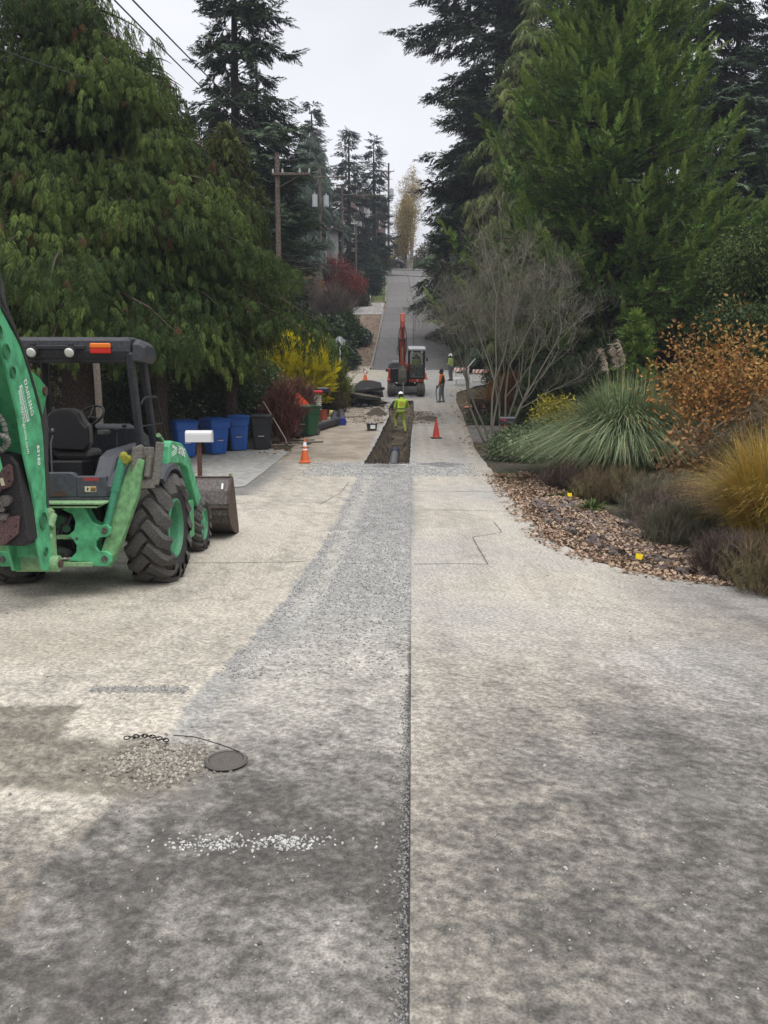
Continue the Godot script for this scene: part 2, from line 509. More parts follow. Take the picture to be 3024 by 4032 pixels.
func _ready() -> void:
	rng.seed = 7
	fn1.seed = 3; fn1.frequency = 0.045; fn1.fractal_octaves = 4
	fn2.seed = 11; fn2.frequency = 0.05; fn2.fractal_octaves = 3
	var cam := Camera3D.new()
	cam.fov = 67.316
	cam.far = 900.0
	cam.near = 0.05
	cam.position = Vector3(0, 1.65, 0)
	cam.rotation_degrees = Vector3(-7.07, 2.07, 0)
	add_child(cam)
	var we := WorldEnvironment.new()
	var env := Environment.new()
	env.tonemap_mode = Environment.TONE_MAPPER_LINEAR
	env.tonemap_exposure = 1.6
	env.background_mode = Environment.BG_SKY
	env.sdfgi_enabled = true
	env.ssao_enabled = true
	env.ssil_enabled = true
	var sky := Sky.new()
	var pano := PanoramaSkyMaterial.new()
	pano.panorama = overcast()
	sky.sky_material = pano
	env.sky = sky
	env.fog_enabled = true
	env.fog_density = 0.0006
	env.fog_light_color = Color(0.86, 0.88, 0.93)
	we.environment = env
	add_child(we)
	var sun := DirectionalLight3D.new()
	sun.light_energy = 0.5
	sun.light_color = Color(1.0, 0.985, 0.96)
	sun.light_angular_distance = 50.0
	sun.shadow_enabled = true
	sun.rotation_degrees = Vector3(-68, 35, 0)
	add_child(sun)
	textures()
	setting()
	plants()
	backhoe()
	works()
	street_things()
	people()

func overcast() -> ImageTexture:
	var f := FastNoiseLite.new()
	f.seed = 5
	f.frequency = 0.9
	f.fractal_octaves = 5
	var im := Image.create(512, 256, false, Image.FORMAT_RGBF)
	for y in 256:
		var e := (0.5 - (y + 0.5) / 256.0) * PI
		for x in 512:
			var a := TAU * (x + 0.5) / 512.0
			var w := Vector3(cos(e) * cos(a), sin(e) * 2.2, cos(e) * sin(a))
			var k: float = 0.33 * (1.0 + 2.2 * max(0.0, sin(e)))
			if e < 0.0: k = 0.3
			else: k *= 1.0 + 0.34 * f.get_noise_3dv(w * 1.2) * clampf(e * 8.0, 0, 1)
			im.set_pixel(x, y, Color(k * 0.95, k * 0.965, k * 1.03))
	return ImageTexture.create_from_image(im)

func textures() -> void:
	noise_tex("mottle", 0.012, 5, 0.72, 1.0, 512, 2)
	noise_tex("wear", 0.009, 7, 0.68, 1.16, 512, 21)
	noise_tex("grime", 0.02, 6, 0.45, 1.1, 512, 4)
	noise_tex("fine", 0.09, 4, 0.62, 1.12, 512, 5)
	noise_tex("rough", 0.05, 5, 0.0, 1.0, 512, 8)
	noise_tex("cells", 0.06, 2, 0.0, 1.0, 512, 9, FastNoiseLite.TYPE_CELLULAR)
	noise_tex("grit", 0.16, 3, 0.66, 1.16, 1024, 12, FastNoiseLite.TYPE_SIMPLEX_SMOOTH, 0.9)
	noise_tex("bark", 0.03, 4, 0.35, 1.1, 256, 14)

func setting() -> void:
	var asphalt := mat("asphalt", Color(1, 1, 1), 0.92, 0.0, "grit", 0.42, "grit", 0.5)
	asphalt.detail_enabled = true
	asphalt.detail_albedo = tex["fine"]
	asphalt.detail_blend_mode = BaseMaterial3D.BLEND_MODE_MUL
	asphalt.uv2_triplanar = true
	asphalt.uv2_scale = Vector3.ONE * 0.17
	var cols := steps(-16, -5, 0.25) + steps(-4.9, -3.0, 0.1) + steps(-2.96, -0.04, 0.04) + PackedFloat32Array([-0.025, -0.012, -0.001, 0.003]) + steps(0.04, 3.2, 0.04) + steps(3.3, 5.0, 0.1) + steps(5.25, 16, 0.25)
	var near := put("road", sheet(steps(0.7, 12.0, 0.022, 0.0095), cols, xl, xr, road_up, road_col), asphalt, self)
	near.set_meta("kind", "structure")
	var c2 := steps(-16, -8, 0.5) + steps(-7.8, -5, 0.2) + steps(-4.9, 5, 0.1) + steps(5.5, 16, 0.5)
	put("road", sheet(steps(12.0, 22.4, 0.1, 0.009), c2, xl, xr, road_up, road_col), asphalt, self).set_meta("kind", "structure")
	var c3 := steps(0.0, 1.0, 0.036)
	put("road", sheet(steps(22.4, 43.4, 0.15, 0.008), c3, xl, trl, road_up, road_col), asphalt, self).set_meta("kind", "structure")
	put("road", sheet(steps(22.4, 43.4, 0.15, 0.008), c3, trr, xr, road_up, road_col), asphalt, self).set_meta("kind", "structure")
	put("road", sheet(steps(43.4, 62.0, 0.25, 0.009), c2, xl, xr, road_up, road_col), asphalt, self).set_meta("kind", "structure")
	# slab edge of the pavement round the trench, its walls and floor
	var tr := Mb.new()
	var prof := func(d: float) -> Array:
		var a := trl(d)
		var b := trr(d)
		var w := b - a
		var dp := lerps([22.4, 33.0, 34.6, 36.0, 39.0, 43.4], [1.3, 1.25, 0.95, 0.62, 0.4, 0.34], d)
		var out := [Vector2(a, 0.02), Vector2(a + 0.015, -0.09)]
		for k in 9:
			var t := k / 8.0
			out.append(Vector2(a + 0.02 + (0.24 * w) * pow(t, 1.4) * (1.0 + 1.1 * fn1.get_noise_2d(d * 45.0, t * 30.0)), -0.1 - (dp - 0.1) * t))
		for k in 9:
			var t := 1.0 - k / 8.0
			out.append(Vector2(b - 0.02 - (0.30 * w) * pow(t, 1.3) * (1.0 + 1.1 * fn1.get_noise_2d(d * 45.0 + 90.0, t * 30.0)), -0.1 - (dp - 0.1) * t))
		out.append(Vector2(b - 0.015, -0.09))
		out.append(Vector2(b, 0.02))
		return out
	var rows := steps(22.4, 43.4, 0.14)
	var prev: Array = []
	for d in rows:
		var cur: Array = prof.call(d)
		var y := G(d)
		var here := []
		for q: Vector2 in cur:
			here.append(Vector3(q.x, y + q.y + 0.07 * fn2.get_noise_2d(d * 70.0, q.x * 70.0) * (1.0 if q.y < -0.095 else 0.0), -d))
		if prev.size():
			for k in here.size() - 1:
				var n := fn1.get_noise_2d(d * 40.0, k * 9.0)
				tr.col = Color(0.10, 0.095, 0.09) if k == 0 or k == here.size() - 2 else Color(0.27, 0.21, 0.145).lerp(Color(0.11, 0.088, 0.062), clampf(0.45 + n * 1.6, 0, 1))
				tr.quad(prev[k], prev[k + 1], here[k + 1], here[k], Vector3.UP)
		else:
			prev = []
		prev = here
	for e in [22.4, 43.4]:
		var cur: Array = prof.call(e)
		tr.col = Color(0.13, 0.105, 0.075)
		for k in 10:
			var a: Vector2 = cur[k]
			var b: Vector2 = cur[k + 1]
			var a2: Vector2 = cur[21 - k]
			var b2: Vector2 = cur[20 - k]
			tr.quad(Vector3(a.x, G(e) + a.y, -e), Vector3(b.x, G(e) + b.y, -e), Vector3(b2.x, G(e) + b2.y, -e), Vector3(a2.x, G(e) + a2.y, -e), Vector3(0, 0, 1))
	struct("trench", tr, mat("earth", Color(1, 1, 1), 0.95, 0, "grime", 1.6, "rough", 4.0))
	# saw cuts and joints in the old pavement
	var jm := mat("joint", Color(0.1, 0.095, 0.085), 0.95)
	for line: Array in [[0.05, 10.47, 0.6, 10.52, 1.06, 10.5, 1.0, 12.53, 1.53, 12.94, 1.5, 13.92], [0.1, 15.2, 0.9, 15.16, 2.1, 15.1], [0.1, 17.6, 1.0, 17.65, 2.1, 17.6], [-1.5, 10.6, -2.4, 10.5, -3.3, 10.45, -5.2, 10.3], [-1.5, 16.1, -2.6, 16.0, -3.8, 15.9], [-1.55, 19.0, -1.62, 17.4, -1.9, 15.8]]:
		var jb := Mb.new()
		for i in range(0, line.size() - 2, 2):
			var a := Vector2(line[i], line[i + 1])
			var b := Vector2(line[i + 2], line[i + 3])
			var n := 10
			for k in n:
				var p := a.lerp(b, k / float(n))
				var q := a.lerp(b, (k + 1) / float(n))
				var o := Vector2(b.y - a.y, a.x - b.x).normalized() * 0.008 * rf(0.7, 1.4)
				jb.quad(P(p.x - o.x, p.y - o.y, road_up(p.x, p.y) + 0.004), P(p.x + o.x, p.y + o.y, road_up(p.x, p.y) + 0.004), P(q.x + o.x, q.y + o.y, road_up(q.x, q.y) + 0.004), P(q.x - o.x, q.y - o.y, road_up(q.x, q.y) + 0.004), Vector3.UP)
		struct("road_joint", jb, jm)
	# concrete driveway on the left, asphalt one on the right
	var conc := mat("concrete", Color(1, 1, 1), 0.88, 0, "mottle", 0.5, "rough", 0.3)
	var dr := func(x: float, d: float) -> Color:
		var k := 0.40 + 0.07 * fn1.get_noise_2d(x * 12.0, d * 12.0)
		return Color(k, k * 0.98, k * 0.92)
	put("driveway", sheet(steps(16.2, 25.9, 0.4), c3, func(d): return lerps([16.2, 20.0, 23.2, 25.2, 25.9], [-11.0, -10.5, -8.0, -6.0, -5.0], d), func(d): return lerps([16.2, 17.4, 18.2, 25.2, 25.9], [-8.0, -5.3, -4.0, -4.02, -4.9], d), func(x, d): return 0.036, dr), conc, self).set_meta("kind", "structure")
	var dr2 := func(x: float, d: float) -> Color:
		var k := 0.15 + 0.05 * fn1.get_noise_2d(x * 22.0, d * 22.0)
		return Color(k, k * 0.95, k * 0.88)
	put("driveway", sheet(steps(27.6, 33.2, 0.4), c3, func(d): return 2.05, func(d): return lerps([27.6, 29, 32, 33.2], [2.6, 7.0, 7.0, 2.6], d), func(x, d): return 0.012, dr2), asphalt, self).set_meta("kind", "structure")
	put("driveway", sheet(steps(88.0, 96.5, 0.5), c3, func(d): return -12.0, func(d): return uxl(d) - 0.16, func(x, d): return 0.03, dr), conc, self).set_meta("kind", "structure")
	# the ground itself
	var earth := mat("soil", Color(1, 1, 1), 0.95, 0, "grime", 0.8, "rough", 3.0)
	var gx := steps(-140, -20, 8) + steps(-18, -8, 0.5) + steps(-7.7, 7.9, 0.3) + steps(8.2, 18, 0.5) + steps(20, 140, 8)
	var under := func(x: float, d: float) -> float:
		if d > 21.5 and d < 44.3 and x > -2.0 and x < 0.7: return -1.9
		return ground_dip(x, d)
	put("ground", sheet(steps(-60, 0, 5) + steps(0.6, 62, 0.3) + steps(62.5, 115, 0.6) + steps(117, 300, 4), gx, func(d): return -140.0, func(d): return 140.0, under, ground_col), earth, self).set_meta("kind", "structure")
	# upper street: concrete panels with open joints, kerb along its left side
	var up := Node3D.new()
	up.name = "upper_road"
	add_child(up)
	up.set_meta("kind", "structure")
	var pm := mat("panel_concrete", Color(1, 1, 1), 0.9, 0, "mottle", 0.3, "rough", 0.4)
	var d0 := 60.3
	while d0 < 148.0:
		for s in 2:
			var pb := Mb.new()
			var k := rf(0.86, 1.1)
			pb.col = Color(0.175 * k, 0.167 * k, 0.158 * k)
			var g := 0.025
			var q := []
			for dd: float in [d0 + g, d0 + 4.6 - g]:
				var l := uxl(dd) + 0.05
				var r := uxr(dd)
				var c := lerpf(l, r, 0.5)
				q.append([l if s == 0 else c + g, c - g if s == 0 else r, dd])
			var top := []
			for i in 5:
				var t := i / 4.0
				var dd := lerpf(q[0][2], q[1][2], t)
				top.append([Vector3(lerpf(q[0][0], q[1][0], t), G(dd) + 0.05, -dd), Vector3(lerpf(q[0][1], q[1][1], t), G(dd) + 0.05, -dd)])
			var dn := Vector3(0, -0.15, 0)
			for i in 4:
				pb.quad(top[i][0], top[i][1], top[i + 1][1], top[i + 1][0], Vector3.UP)
				for e in 2: pb.quad(top[i][e], top[i + 1][e], top[i + 1][e] + dn, top[i][e] + dn, Vector3(-1 if e == 0 else 1, 0, 0))
			for e in [0, 4]: pb.quad(top[e][0], top[e][1], top[e][1] + dn, top[e][0] + dn, Vector3(0, 0, 1 if e == 0 else -1))
			part("panel", pb, pm, up)
		d0 += 4.6
	var kb := Mb.new()
	kb.col = Color(0.27, 0.26, 0.245)
	for i in 29:
		var a := 60.5 + i * 3.0
		var b := a + 2.97
		if a > 87.5 and a < 96.5: continue
		for f: Array in [[0.0, 0.03, 0.0, 0.15], [0.0, 0.15, -0.14, 0.15], [-0.14, 0.15, -0.14, -0.05]]:
			kb.quad(Vector3(uxl(a) + f[0], G(a) + f[1], -a), Vector3(uxl(a) + f[2], G(a) + f[3], -a), Vector3(uxl(b) + f[2], G(b) + f[3], -b), Vector3(uxl(b) + f[0], G(b) + f[1], -b), Vector3(0.3, 1, 0))
	struct("kerb", kb, pm)

# ---------- plants ----------
func kite(mb: Mb, a: Vector3, dir: Vector3, w: float, roll: float) -> void:
	var side := dir.cross(Vector3.UP)
	if side.length_squared() < 1e-4: side = Vector3.RIGHT
	side = side.normalized().rotated(dir.normalized(), roll)
	mb.leaf(a, dir, side, w, 0.4)

func spray_cedar(seed_: int) -> ArrayMesh:
	rng.seed = seed_
	var mb := Mb.new()
	var L := 0.62
	for i in 12:
		var t := (i + 0.5) / 12.0
		var p := Vector3(0, -0.30 * t * t, t) * L
		for s: float in [-1.0, 1.0]:
			var l := L * (0.42 - 0.22 * t) * rf(0.75, 1.2)
			var dir := Vector3(s * rf(0.55, 0.85), -rf(0.25, 0.8), rf(0.5, 0.8)).normalized()
			mb.col = Color.WHITE * rf(0.75, 1.15)
			kite(mb, p, dir * l, l * 0.18, rf(-0.9, 0.9))
			for k in 2:
				var q := p + dir * l * rf(0.25, 0.6)
				kite(mb, q, (dir + Vector3(rf(-0.5, 0.5), -0.7, rf(0.0, 0.6))).normalized() * l * 0.75, l * 0.15, rf(-1, 1))
	return mb.done()

func spray_fir(seed_: int) -> ArrayMesh:
	rng.seed = seed_
	var mb := Mb.new()
	var L := 0.7
	for i in 11:
		var t := (i + 0.4) / 11.0
		var p := Vector3(0, 0.10 * t * t, t) * L
		for s: float in [-1.0, 1.0]:
			var l := L * (0.46 - 0.3 * t) * rf(0.7, 1.2)
			var dir := Vector3(s * rf(0.6, 0.9), rf(-0.35, 0.15), rf(0.5, 0.8)).normalized()
			mb.col = Color.WHITE * rf(0.7, 1.15)
			kite(mb, p, dir * l, l * 0.26, rf(-0.5, 0.5))
			kite(mb, p + dir * l * 0.4, (dir + Vector3(0, -0.5, 0.5)).normalized() * l * 0.6, l * 0.18, rf(-1.2, 1.2))
	kite(mb, Vector3(0, 0, L * 0.8), Vector3(0, 0.02, 0.24), 0.05, 0)
	return mb.done()

func spray_plume(seed_: int) -> ArrayMesh:
	rng.seed = seed_
	var mb := Mb.new()
	var L := 0.62
	for i in 20:
		var t := (i + 0.5) / 20.0
		var a := i * 2.4 + rf(-0.4, 0.4)
		var p := Vector3(0, 0, t * L)
		var l := L * (0.36 - 0.22 * t) * rf(0.75, 1.25)
		var dir := Vector3(cos(a) * 0.85, sin(a) * 0.45 + 0.18, rf(0.55, 0.9)).normalized()
		mb.col = Color.WHITE * rf(0.72, 1.15)
		kite(mb, p, dir * l, l * 0.3, rf(-0.8, 0.8))
		kite(mb, p + dir * l * 0.35, (dir + Vector3(rf(-0.6, 0.6), rf(-0.2, 0.5), 0.5)).normalized() * l * 0.6, l * 0.22, rf(-1, 1))
	return mb.done()

func cluster(seed_: int, n: int, rad: float, size: float, narrow := 0.5) -> ArrayMesh:
	rng.seed = seed_
	var mb := Mb.new()
	for i in n:
		var p := Vector3(rf(-1, 1), rf(-1, 1), rf(-1, 1)) * rad * 0.8
		var dir := (p.normalized() + Vector3(rf(-0.8, 0.8), rf(-0.9, 0.4), rf(-0.8, 0.8))).normalized()
		mb.col = Color.WHITE * rf(0.7, 1.2)
		kite(mb, p, dir * size * rf(0.7, 1.25), size * narrow * rf(0.8, 1.1), rf(-1.2, 1.2))
	return mb.done()

func twigs(seed_: int, n: int, L: float, w: float) -> ArrayMesh:
	rng.seed = seed_
	var mb := Mb.new()
	for i in n:
		var p := Vector3(rf(-0.12, 0.12), 0, rf(-0.12, 0.12)) * L
		var dir := Vector3(rf(-0.6, 0.6), 1.0, rf(-0.6, 0.6)).normalized()
		var l := L * rf(0.55, 1.1)
		mb.col = Color.WHITE * rf(0.7, 1.2)
		var m := p + dir * l * 0.55
		kite(mb, p, dir * l, w, rf(-1.5, 1.5))
		for k in 3:
			var q := p + dir * l * rf(0.3, 0.75)
			kite(mb, q, (dir + Vector3(rf(-0.9, 0.9), rf(-0.2, 0.5), rf(-0.9, 0.9))).normalized() * l * rf(0.25, 0.5), w * 0.6, rf(-1.5, 1.5))
	return mb.done()

func face_basis(dir: Vector3, roll: float, s: float) -> Basis:
	var z := dir.normalized()
	var x := Vector3.UP.cross(z)
	if x.length_squared() < 1e-3: x = Vector3.RIGHT
	x = x.normalized()
	var y := z.cross(x)
	return Basis(x, y, z).rotated(z, roll).scaled_local(Vector3(s, s, s))

func table(prof: Array, t: float) -> float:
	for i in prof.size() - 1:
		if t <= prof[i + 1][0]:
			return lerpf(prof[i][1], prof[i + 1][1], clampf((t - prof[i][0]) / (prof[i + 1][0] - prof[i][0]), 0, 1))
	return prof[-1][1]

# o: nb branches, droop, rise, curl, sprays, step, size, c0, c1, fw (frond width), hang, shell, tr (trunk radius), bark, e, extra
func conifer(called: String, label: String, x: float, d: float, ht: float, prof: Array, o: Dictionary, group := "") -> Node3D:
	var at := P(x, d, -0.15)
	rng.seed = hash(label)
	var t := thing(called, label, "tree", at, 0.0, group)
	var tb := Mb.new()
	var tr: float = o.get("tr", ht * 0.018)
	var tp := []
	var trs := []
	for i in 9:
		var f := i / 8.0
		tp.append(Vector3(sin(f * 5.0 + x) * 0.012 * ht * f * (1 - f), f * ht * 0.94, cos(f * 4.0 + d) * 0.01 * ht * f * (1 - f)))
		trs.append(tr * (1.15 - f) + (tr * 0.5 if i == 0 else 0.0) + 0.01)
	tb.tube(tp, trs, 10)
	var bufs := []
	var sprays: Array = o.sprays
	for s in sprays: bufs.append(PackedFloat32Array())
	var to_eye := (Vector3(0, 1.6, 0) - at).normalized()
	var droop: float = o.droop
	var rise: float = o.get("rise", 0.0)
	var curl: float = o.get("curl", 0.0)
	var step: float = o.step
	var size: float = o.size
	var shell: float = o.get("shell", 0.35)
	var fw: float = o.get("fw", 0.4)
	var hang: float = o.get("hang", 0.3)
	var lift: float = o.get("lift", 0.0)
	var c0: Color = o.c0
	var c1: Color = o.c1
	var nb: int = o.nb
	var extra: Array = o.get("extra", [])
	for i in nb + extra.size():
		var f := pow(rf(0, 1), float(o.get("e", 0.9)))
		f = lerpf(prof[0][0], 0.995, f)
		var a := i * 2.39996 + rf(-0.5, 0.5)
		var r := table(prof, f) * rf(0.68, 1.06) * (1.0 + float(o.get("bump", 0.35)) * (fn1.get_noise_2d(a * 18.0 + x * 50.0, f * 160.0) + fn1.get_noise_3d(cos(a) * 14.0 + x * 9.0, sin(a) * 14.0, f * 60.0)))
		if i >= nb:
			f = extra[i - nb][0]; a = extra[i - nb][1]; r = extra[i - nb][2]
		var out := Vector3(cos(a), 0, sin(a))
		if i < nb and out.dot(to_eye) < -0.35 and rng.randf() < 0.6: continue
		var lat := Vector3(-sin(a), 0, cos(a))
		var base := Vector3(0, f * ht, 0)
		if r > 0.7:
			var lp := []
			for k in 5:
				var s := k / 4.0
				lp.append(base + out * (r * s * 0.92) + Vector3.UP * (r * (rise * s - droop * s * s + curl * pow(max(0.0, s - 0.55), 2))))
			tb.tube(lp, [0.02 + 0.012 * r, 0.018 + 0.009 * r, 0.014 + 0.006 * r, 0.01 + 0.003 * r, 0.005], 4, false)
		var tint := c0.lerp(c1, clampf(rf(-0.1, 1.1), 0, 1)) * rf(0.8, 1.15)
		if o.has("tuft"):
			var tl: float = o.tuft * rf(0.6, 1.25) * clampf(0.35 + r * 0.22, 0.4, 1.0)
			var foot: Vector3 = base + out * (r * (rf(0.8, 1.0) if i % 2 else rf(0.3, 0.65))) + Vector3.UP * (r * (rise - droop))
			var ax := (out * rf(0.35, 0.75) + Vector3.UP * rf(0.55, 0.9) + lat * rf(-0.4, 0.4)).normalized()
			for j in int(o.get("tn", 18)):
				var tt := (j + rf(0, 1)) / float(o.get("tn", 18))
				var ra := rf(0, TAU)
				var rad := (ax.cross(lat) * cos(ra) + lat * sin(ra)).normalized()
				var dir: Vector3 = ax * (0.35 + 0.8 * tt) + rad * (0.85 - 0.7 * tt) + Vector3(0, -0.1, 0)
				var br := tint.lerp(Color(0.31, 0.39, 0.08), 0.75 * tt * tt) * rf(0.75, 1.25)
				add_inst(bufs[rng.randi() % bufs.size()], face_basis(dir, rf(-0.6, 0.6), size * rf(0.75, 1.2) * (1.0 - 0.45 * tt)), foot + ax * tl * tt + rad * 0.10 * (1.0 - tt), br)
		var n: int = max(2, int(r * (1.0 - shell) / step + 0.5))
		for j in n:
			var s := lerpf(shell, 1.0, (j + rf(0, 1)) / n)
			var c: Vector3 = base + out * (r * s) + Vector3.UP * (r * (rise * s - droop * s * s + curl * pow(max(0.0, s - 0.55), 2)))
			var tan: Vector3 = (out + Vector3.UP * (rise - 2.0 * droop * s + 2.0 * curl * max(0.0, s - 0.55))).normalized()
			var half: float = min(fw * r * (1.08 - s) + 0.06 * r, 1.5)
			var k := 1 + int(half * 1.7 / step)
			for m in k:
				var off := rf(-half, half)
				var p: Vector3 = c + lat * off + Vector3.UP * (rf(-0.12, 0.12) * step * 2.0 - 0.12 * abs(off))
				var fall := pow(rng.randf(), 1.4) * float(o.get("drop", 0.0))
				p.y -= fall
				var dir: Vector3 = tan * (1.0 - 0.5 * min(fall, 1.0)) + Vector3(0, -fall, 0) + lat * (off / max(half, 0.05) * 0.75) + Vector3(rf(-0.3, 0.3), rf(-0.2, 0.25) - hang * rf(0.2, 1.0) + lift * rf(0.5, 1.0), rf(-0.3, 0.3))
				var br := tint * rf(0.55, 1.4)
				if o.has("dead") and rng.randf() < o.dead: br = Color(0.11, 0.058, 0.03)
				add_inst(bufs[rng.randi() % bufs.size()], face_basis(dir, rf(-0.5, 0.5), size * rf(0.7, 1.3)), p, br)
	part("trunk", tb, mat("bark_%s" % o.get("bark", "brown"), o.get("barkc", Color(0.11, 0.085, 0.065)), 0.95, 0, "bark", 1.2, "bark", 3.0), t)
	for k in bufs.size():
		if bufs[k].size(): tag(many("crown", sprays[k], M.needles, bufs[k], t), "", "", "", "")
	return t

# lobes: [offset Vector3, radii Vector3]; leaves near the shell of each lobe
func shrub(called: String, label: String, category: String, x: float, d: float, lobes: Array, n: int, meshes: Array, size: float, c0: Color, c1: Color, stem_c: Color, m: Material, o := {}) -> Node3D:
	rng.seed = hash(label)
	var t := thing(called, label, category, P(x, d, -0.05), 0.0, o.get("group", ""))
	var tb := Mb.new()
	var stems: int = o.get("stems", 9)
	for i in stems:
		var lb: Array = lobes[i % lobes.size()]
		var tip: Vector3 = lb[0] + Vector3(rf(-0.7, 0.7) * lb[1].x, rf(0.0, 0.8) * lb[1].y, rf(-0.7, 0.7) * lb[1].z)
		var b := Vector3(lb[0].x * 0.4 + rf(-0.15, 0.15), 0, lb[0].z * 0.4 + rf(-0.15, 0.15))
		var mid := b.lerp(tip, 0.5) + Vector3(rf(-0.1, 0.1), 0.1 * tip.y, rf(-0.1, 0.1))
		tb.col = stem_c * rf(0.8, 1.2)
		var sr: float = o.get("stem_r", 0.02)
		tb.tube([b, mid, tip], [sr, sr * 0.7, sr * 0.25], 5, false)
	var bufs := []
	for s in meshes: bufs.append(PackedFloat32Array())
	var vol := 0.0
	for lb: Array in lobes: vol += pow(lb[1].x * lb[1].y * lb[1].z, 0.667)
	var upr: float = o.get("up", 0.3)
	var inner: float = o.get("inner", 0.45)
	for lb: Array in lobes:
		var cnt := int(n * pow(lb[1].x * lb[1].y * lb[1].z, 0.667) / vol)
		for i in cnt:
			var u := Vector3(rng.randfn(), rng.randfn(), rng.randfn()).normalized()
			if u.z < -0.3 and rng.randf() < 0.55: u.z = -u.z
			var rr := lerpf(inner, 1.0, pow(rng.randf(), 0.6)) * (1.0 + 0.35 * fn1.get_noise_3d(u.x * 40.0 + x * 9, u.y * 40.0, u.z * 40.0 + d * 9))
			var p: Vector3 = lb[0] + u * rr * lb[1]
			if p.y < 0.03: p.y = rf(0.02, 0.15)
			var dir := u + Vector3(rf(-0.5, 0.5), upr + rf(-0.4, 0.4), rf(-0.5, 0.5))
			var k := clampf(0.5 + 1.2 * fn1.get_noise_3d(p.x * 30.0, p.y * 30.0, p.z * 30.0 + x) + rf(-0.3, 0.3), 0, 1)
			var cl := c0.lerp(c1, k) * rf(0.8, 1.2)
			var bs := face_basis(dir, rf(-PI, PI), size * rf(0.7, 1.3))
			if o.get("upright", false):
				bs = Basis.from_euler(Vector3(rf(-0.35, 0.35) + u.z * 0.5, rf(0, TAU), -u.x * 0.5 + rf(-0.3, 0.3))) * (size * rf(0.7, 1.3))
			add_inst(bufs[rng.randi() % bufs.size()], bs, p, cl)
	part("stems", tb, mat("stem", Color(1, 1, 1), 0.9, 0, "bark", 2.0), t)
	for k in bufs.size():
		if bufs[k].size(): many(o.get("foliage", "foliage"), meshes[k], m, bufs[k], t)
	return t

func limb(tb: Mb, p: Vector3, dir: Vector3, l: float, r: float, depth: int, tips: Array, spread: float, up: float) -> void:
	var pts := [p]
	var q := p
	var dd := dir
	for i in 3:
		dd = (dd + Vector3(rf(-0.22, 0.22), up * 0.25 + rf(-0.12, 0.12), rf(-0.22, 0.22))).normalized()
		q += dd * l / 3.0
		pts.append(q)
	tb.tube(pts, [r, r * 0.85, r * 0.7, r * 0.55], 7 if r > 0.03 else 4, false)
	if depth <= 1: tips.append([pts[2], dd])
	if depth == 0:
		tips.append([q, dd])
		return
	var k := 3 if depth > 1 else 4
	for i in k:
		var s: Vector3 = pts[2].lerp(q, rf(-0.3, 1.0))
		if i == 0: s = q
		var nd := (dd + Vector3(rf(-1, 1), rf(-0.35, 0.75), rf(-1, 1)) * spread * (0.5 if i == 0 else 1.0)).normalized()
		limb(tb, s, nd, l * rf(0.55, 0.85), r * (0.55 if i == 0 else 0.42), depth - 1, tips, spread, up)

func grass_clump(called: String, label: String, x: float, d: float, n: int, rad: float, up: float, droop: float, reach: float, w: float, c0: Color, c1: Color, m: Material) -> Node3D:
	rng.seed = hash(label)
	var t := thing(called, label, "grass", P(x, d, -0.03))
	var mb := Mb.new()
	for i in n:
		var a := rf(0, TAU)
		var r0 := rad * 0.28 * sqrt(rng.randf())
		var dir := Vector3(cos(a), 0, sin(a))
		var a2 := a + rf(-0.5, 0.5)
		var e := pow(rng.randf(), 0.7)
		mb.col = c0.lerp(c1, clampf(rf(-0.2, 1.1), 0, 1)) * rf(0.75, 1.2)
		if rng.randf() < 0.09: mb.col = Color(0.36, 0.31, 0.16) * rf(0.7, 1.1)
		var k := rf(0.6, 1.1)
		var rise := up * k * lerpf(1.0, 0.8, e)
		mb.blade(dir * r0, Vector3(cos(a2), 0, sin(a2)), rise, rise * droop * lerpf(0.5, 1.0, e), reach * e * k + 0.05, w * rf(0.7, 1.3), 7)
	tag(part("blades", mb, m, t), "", "", "", "stuff")
	return t

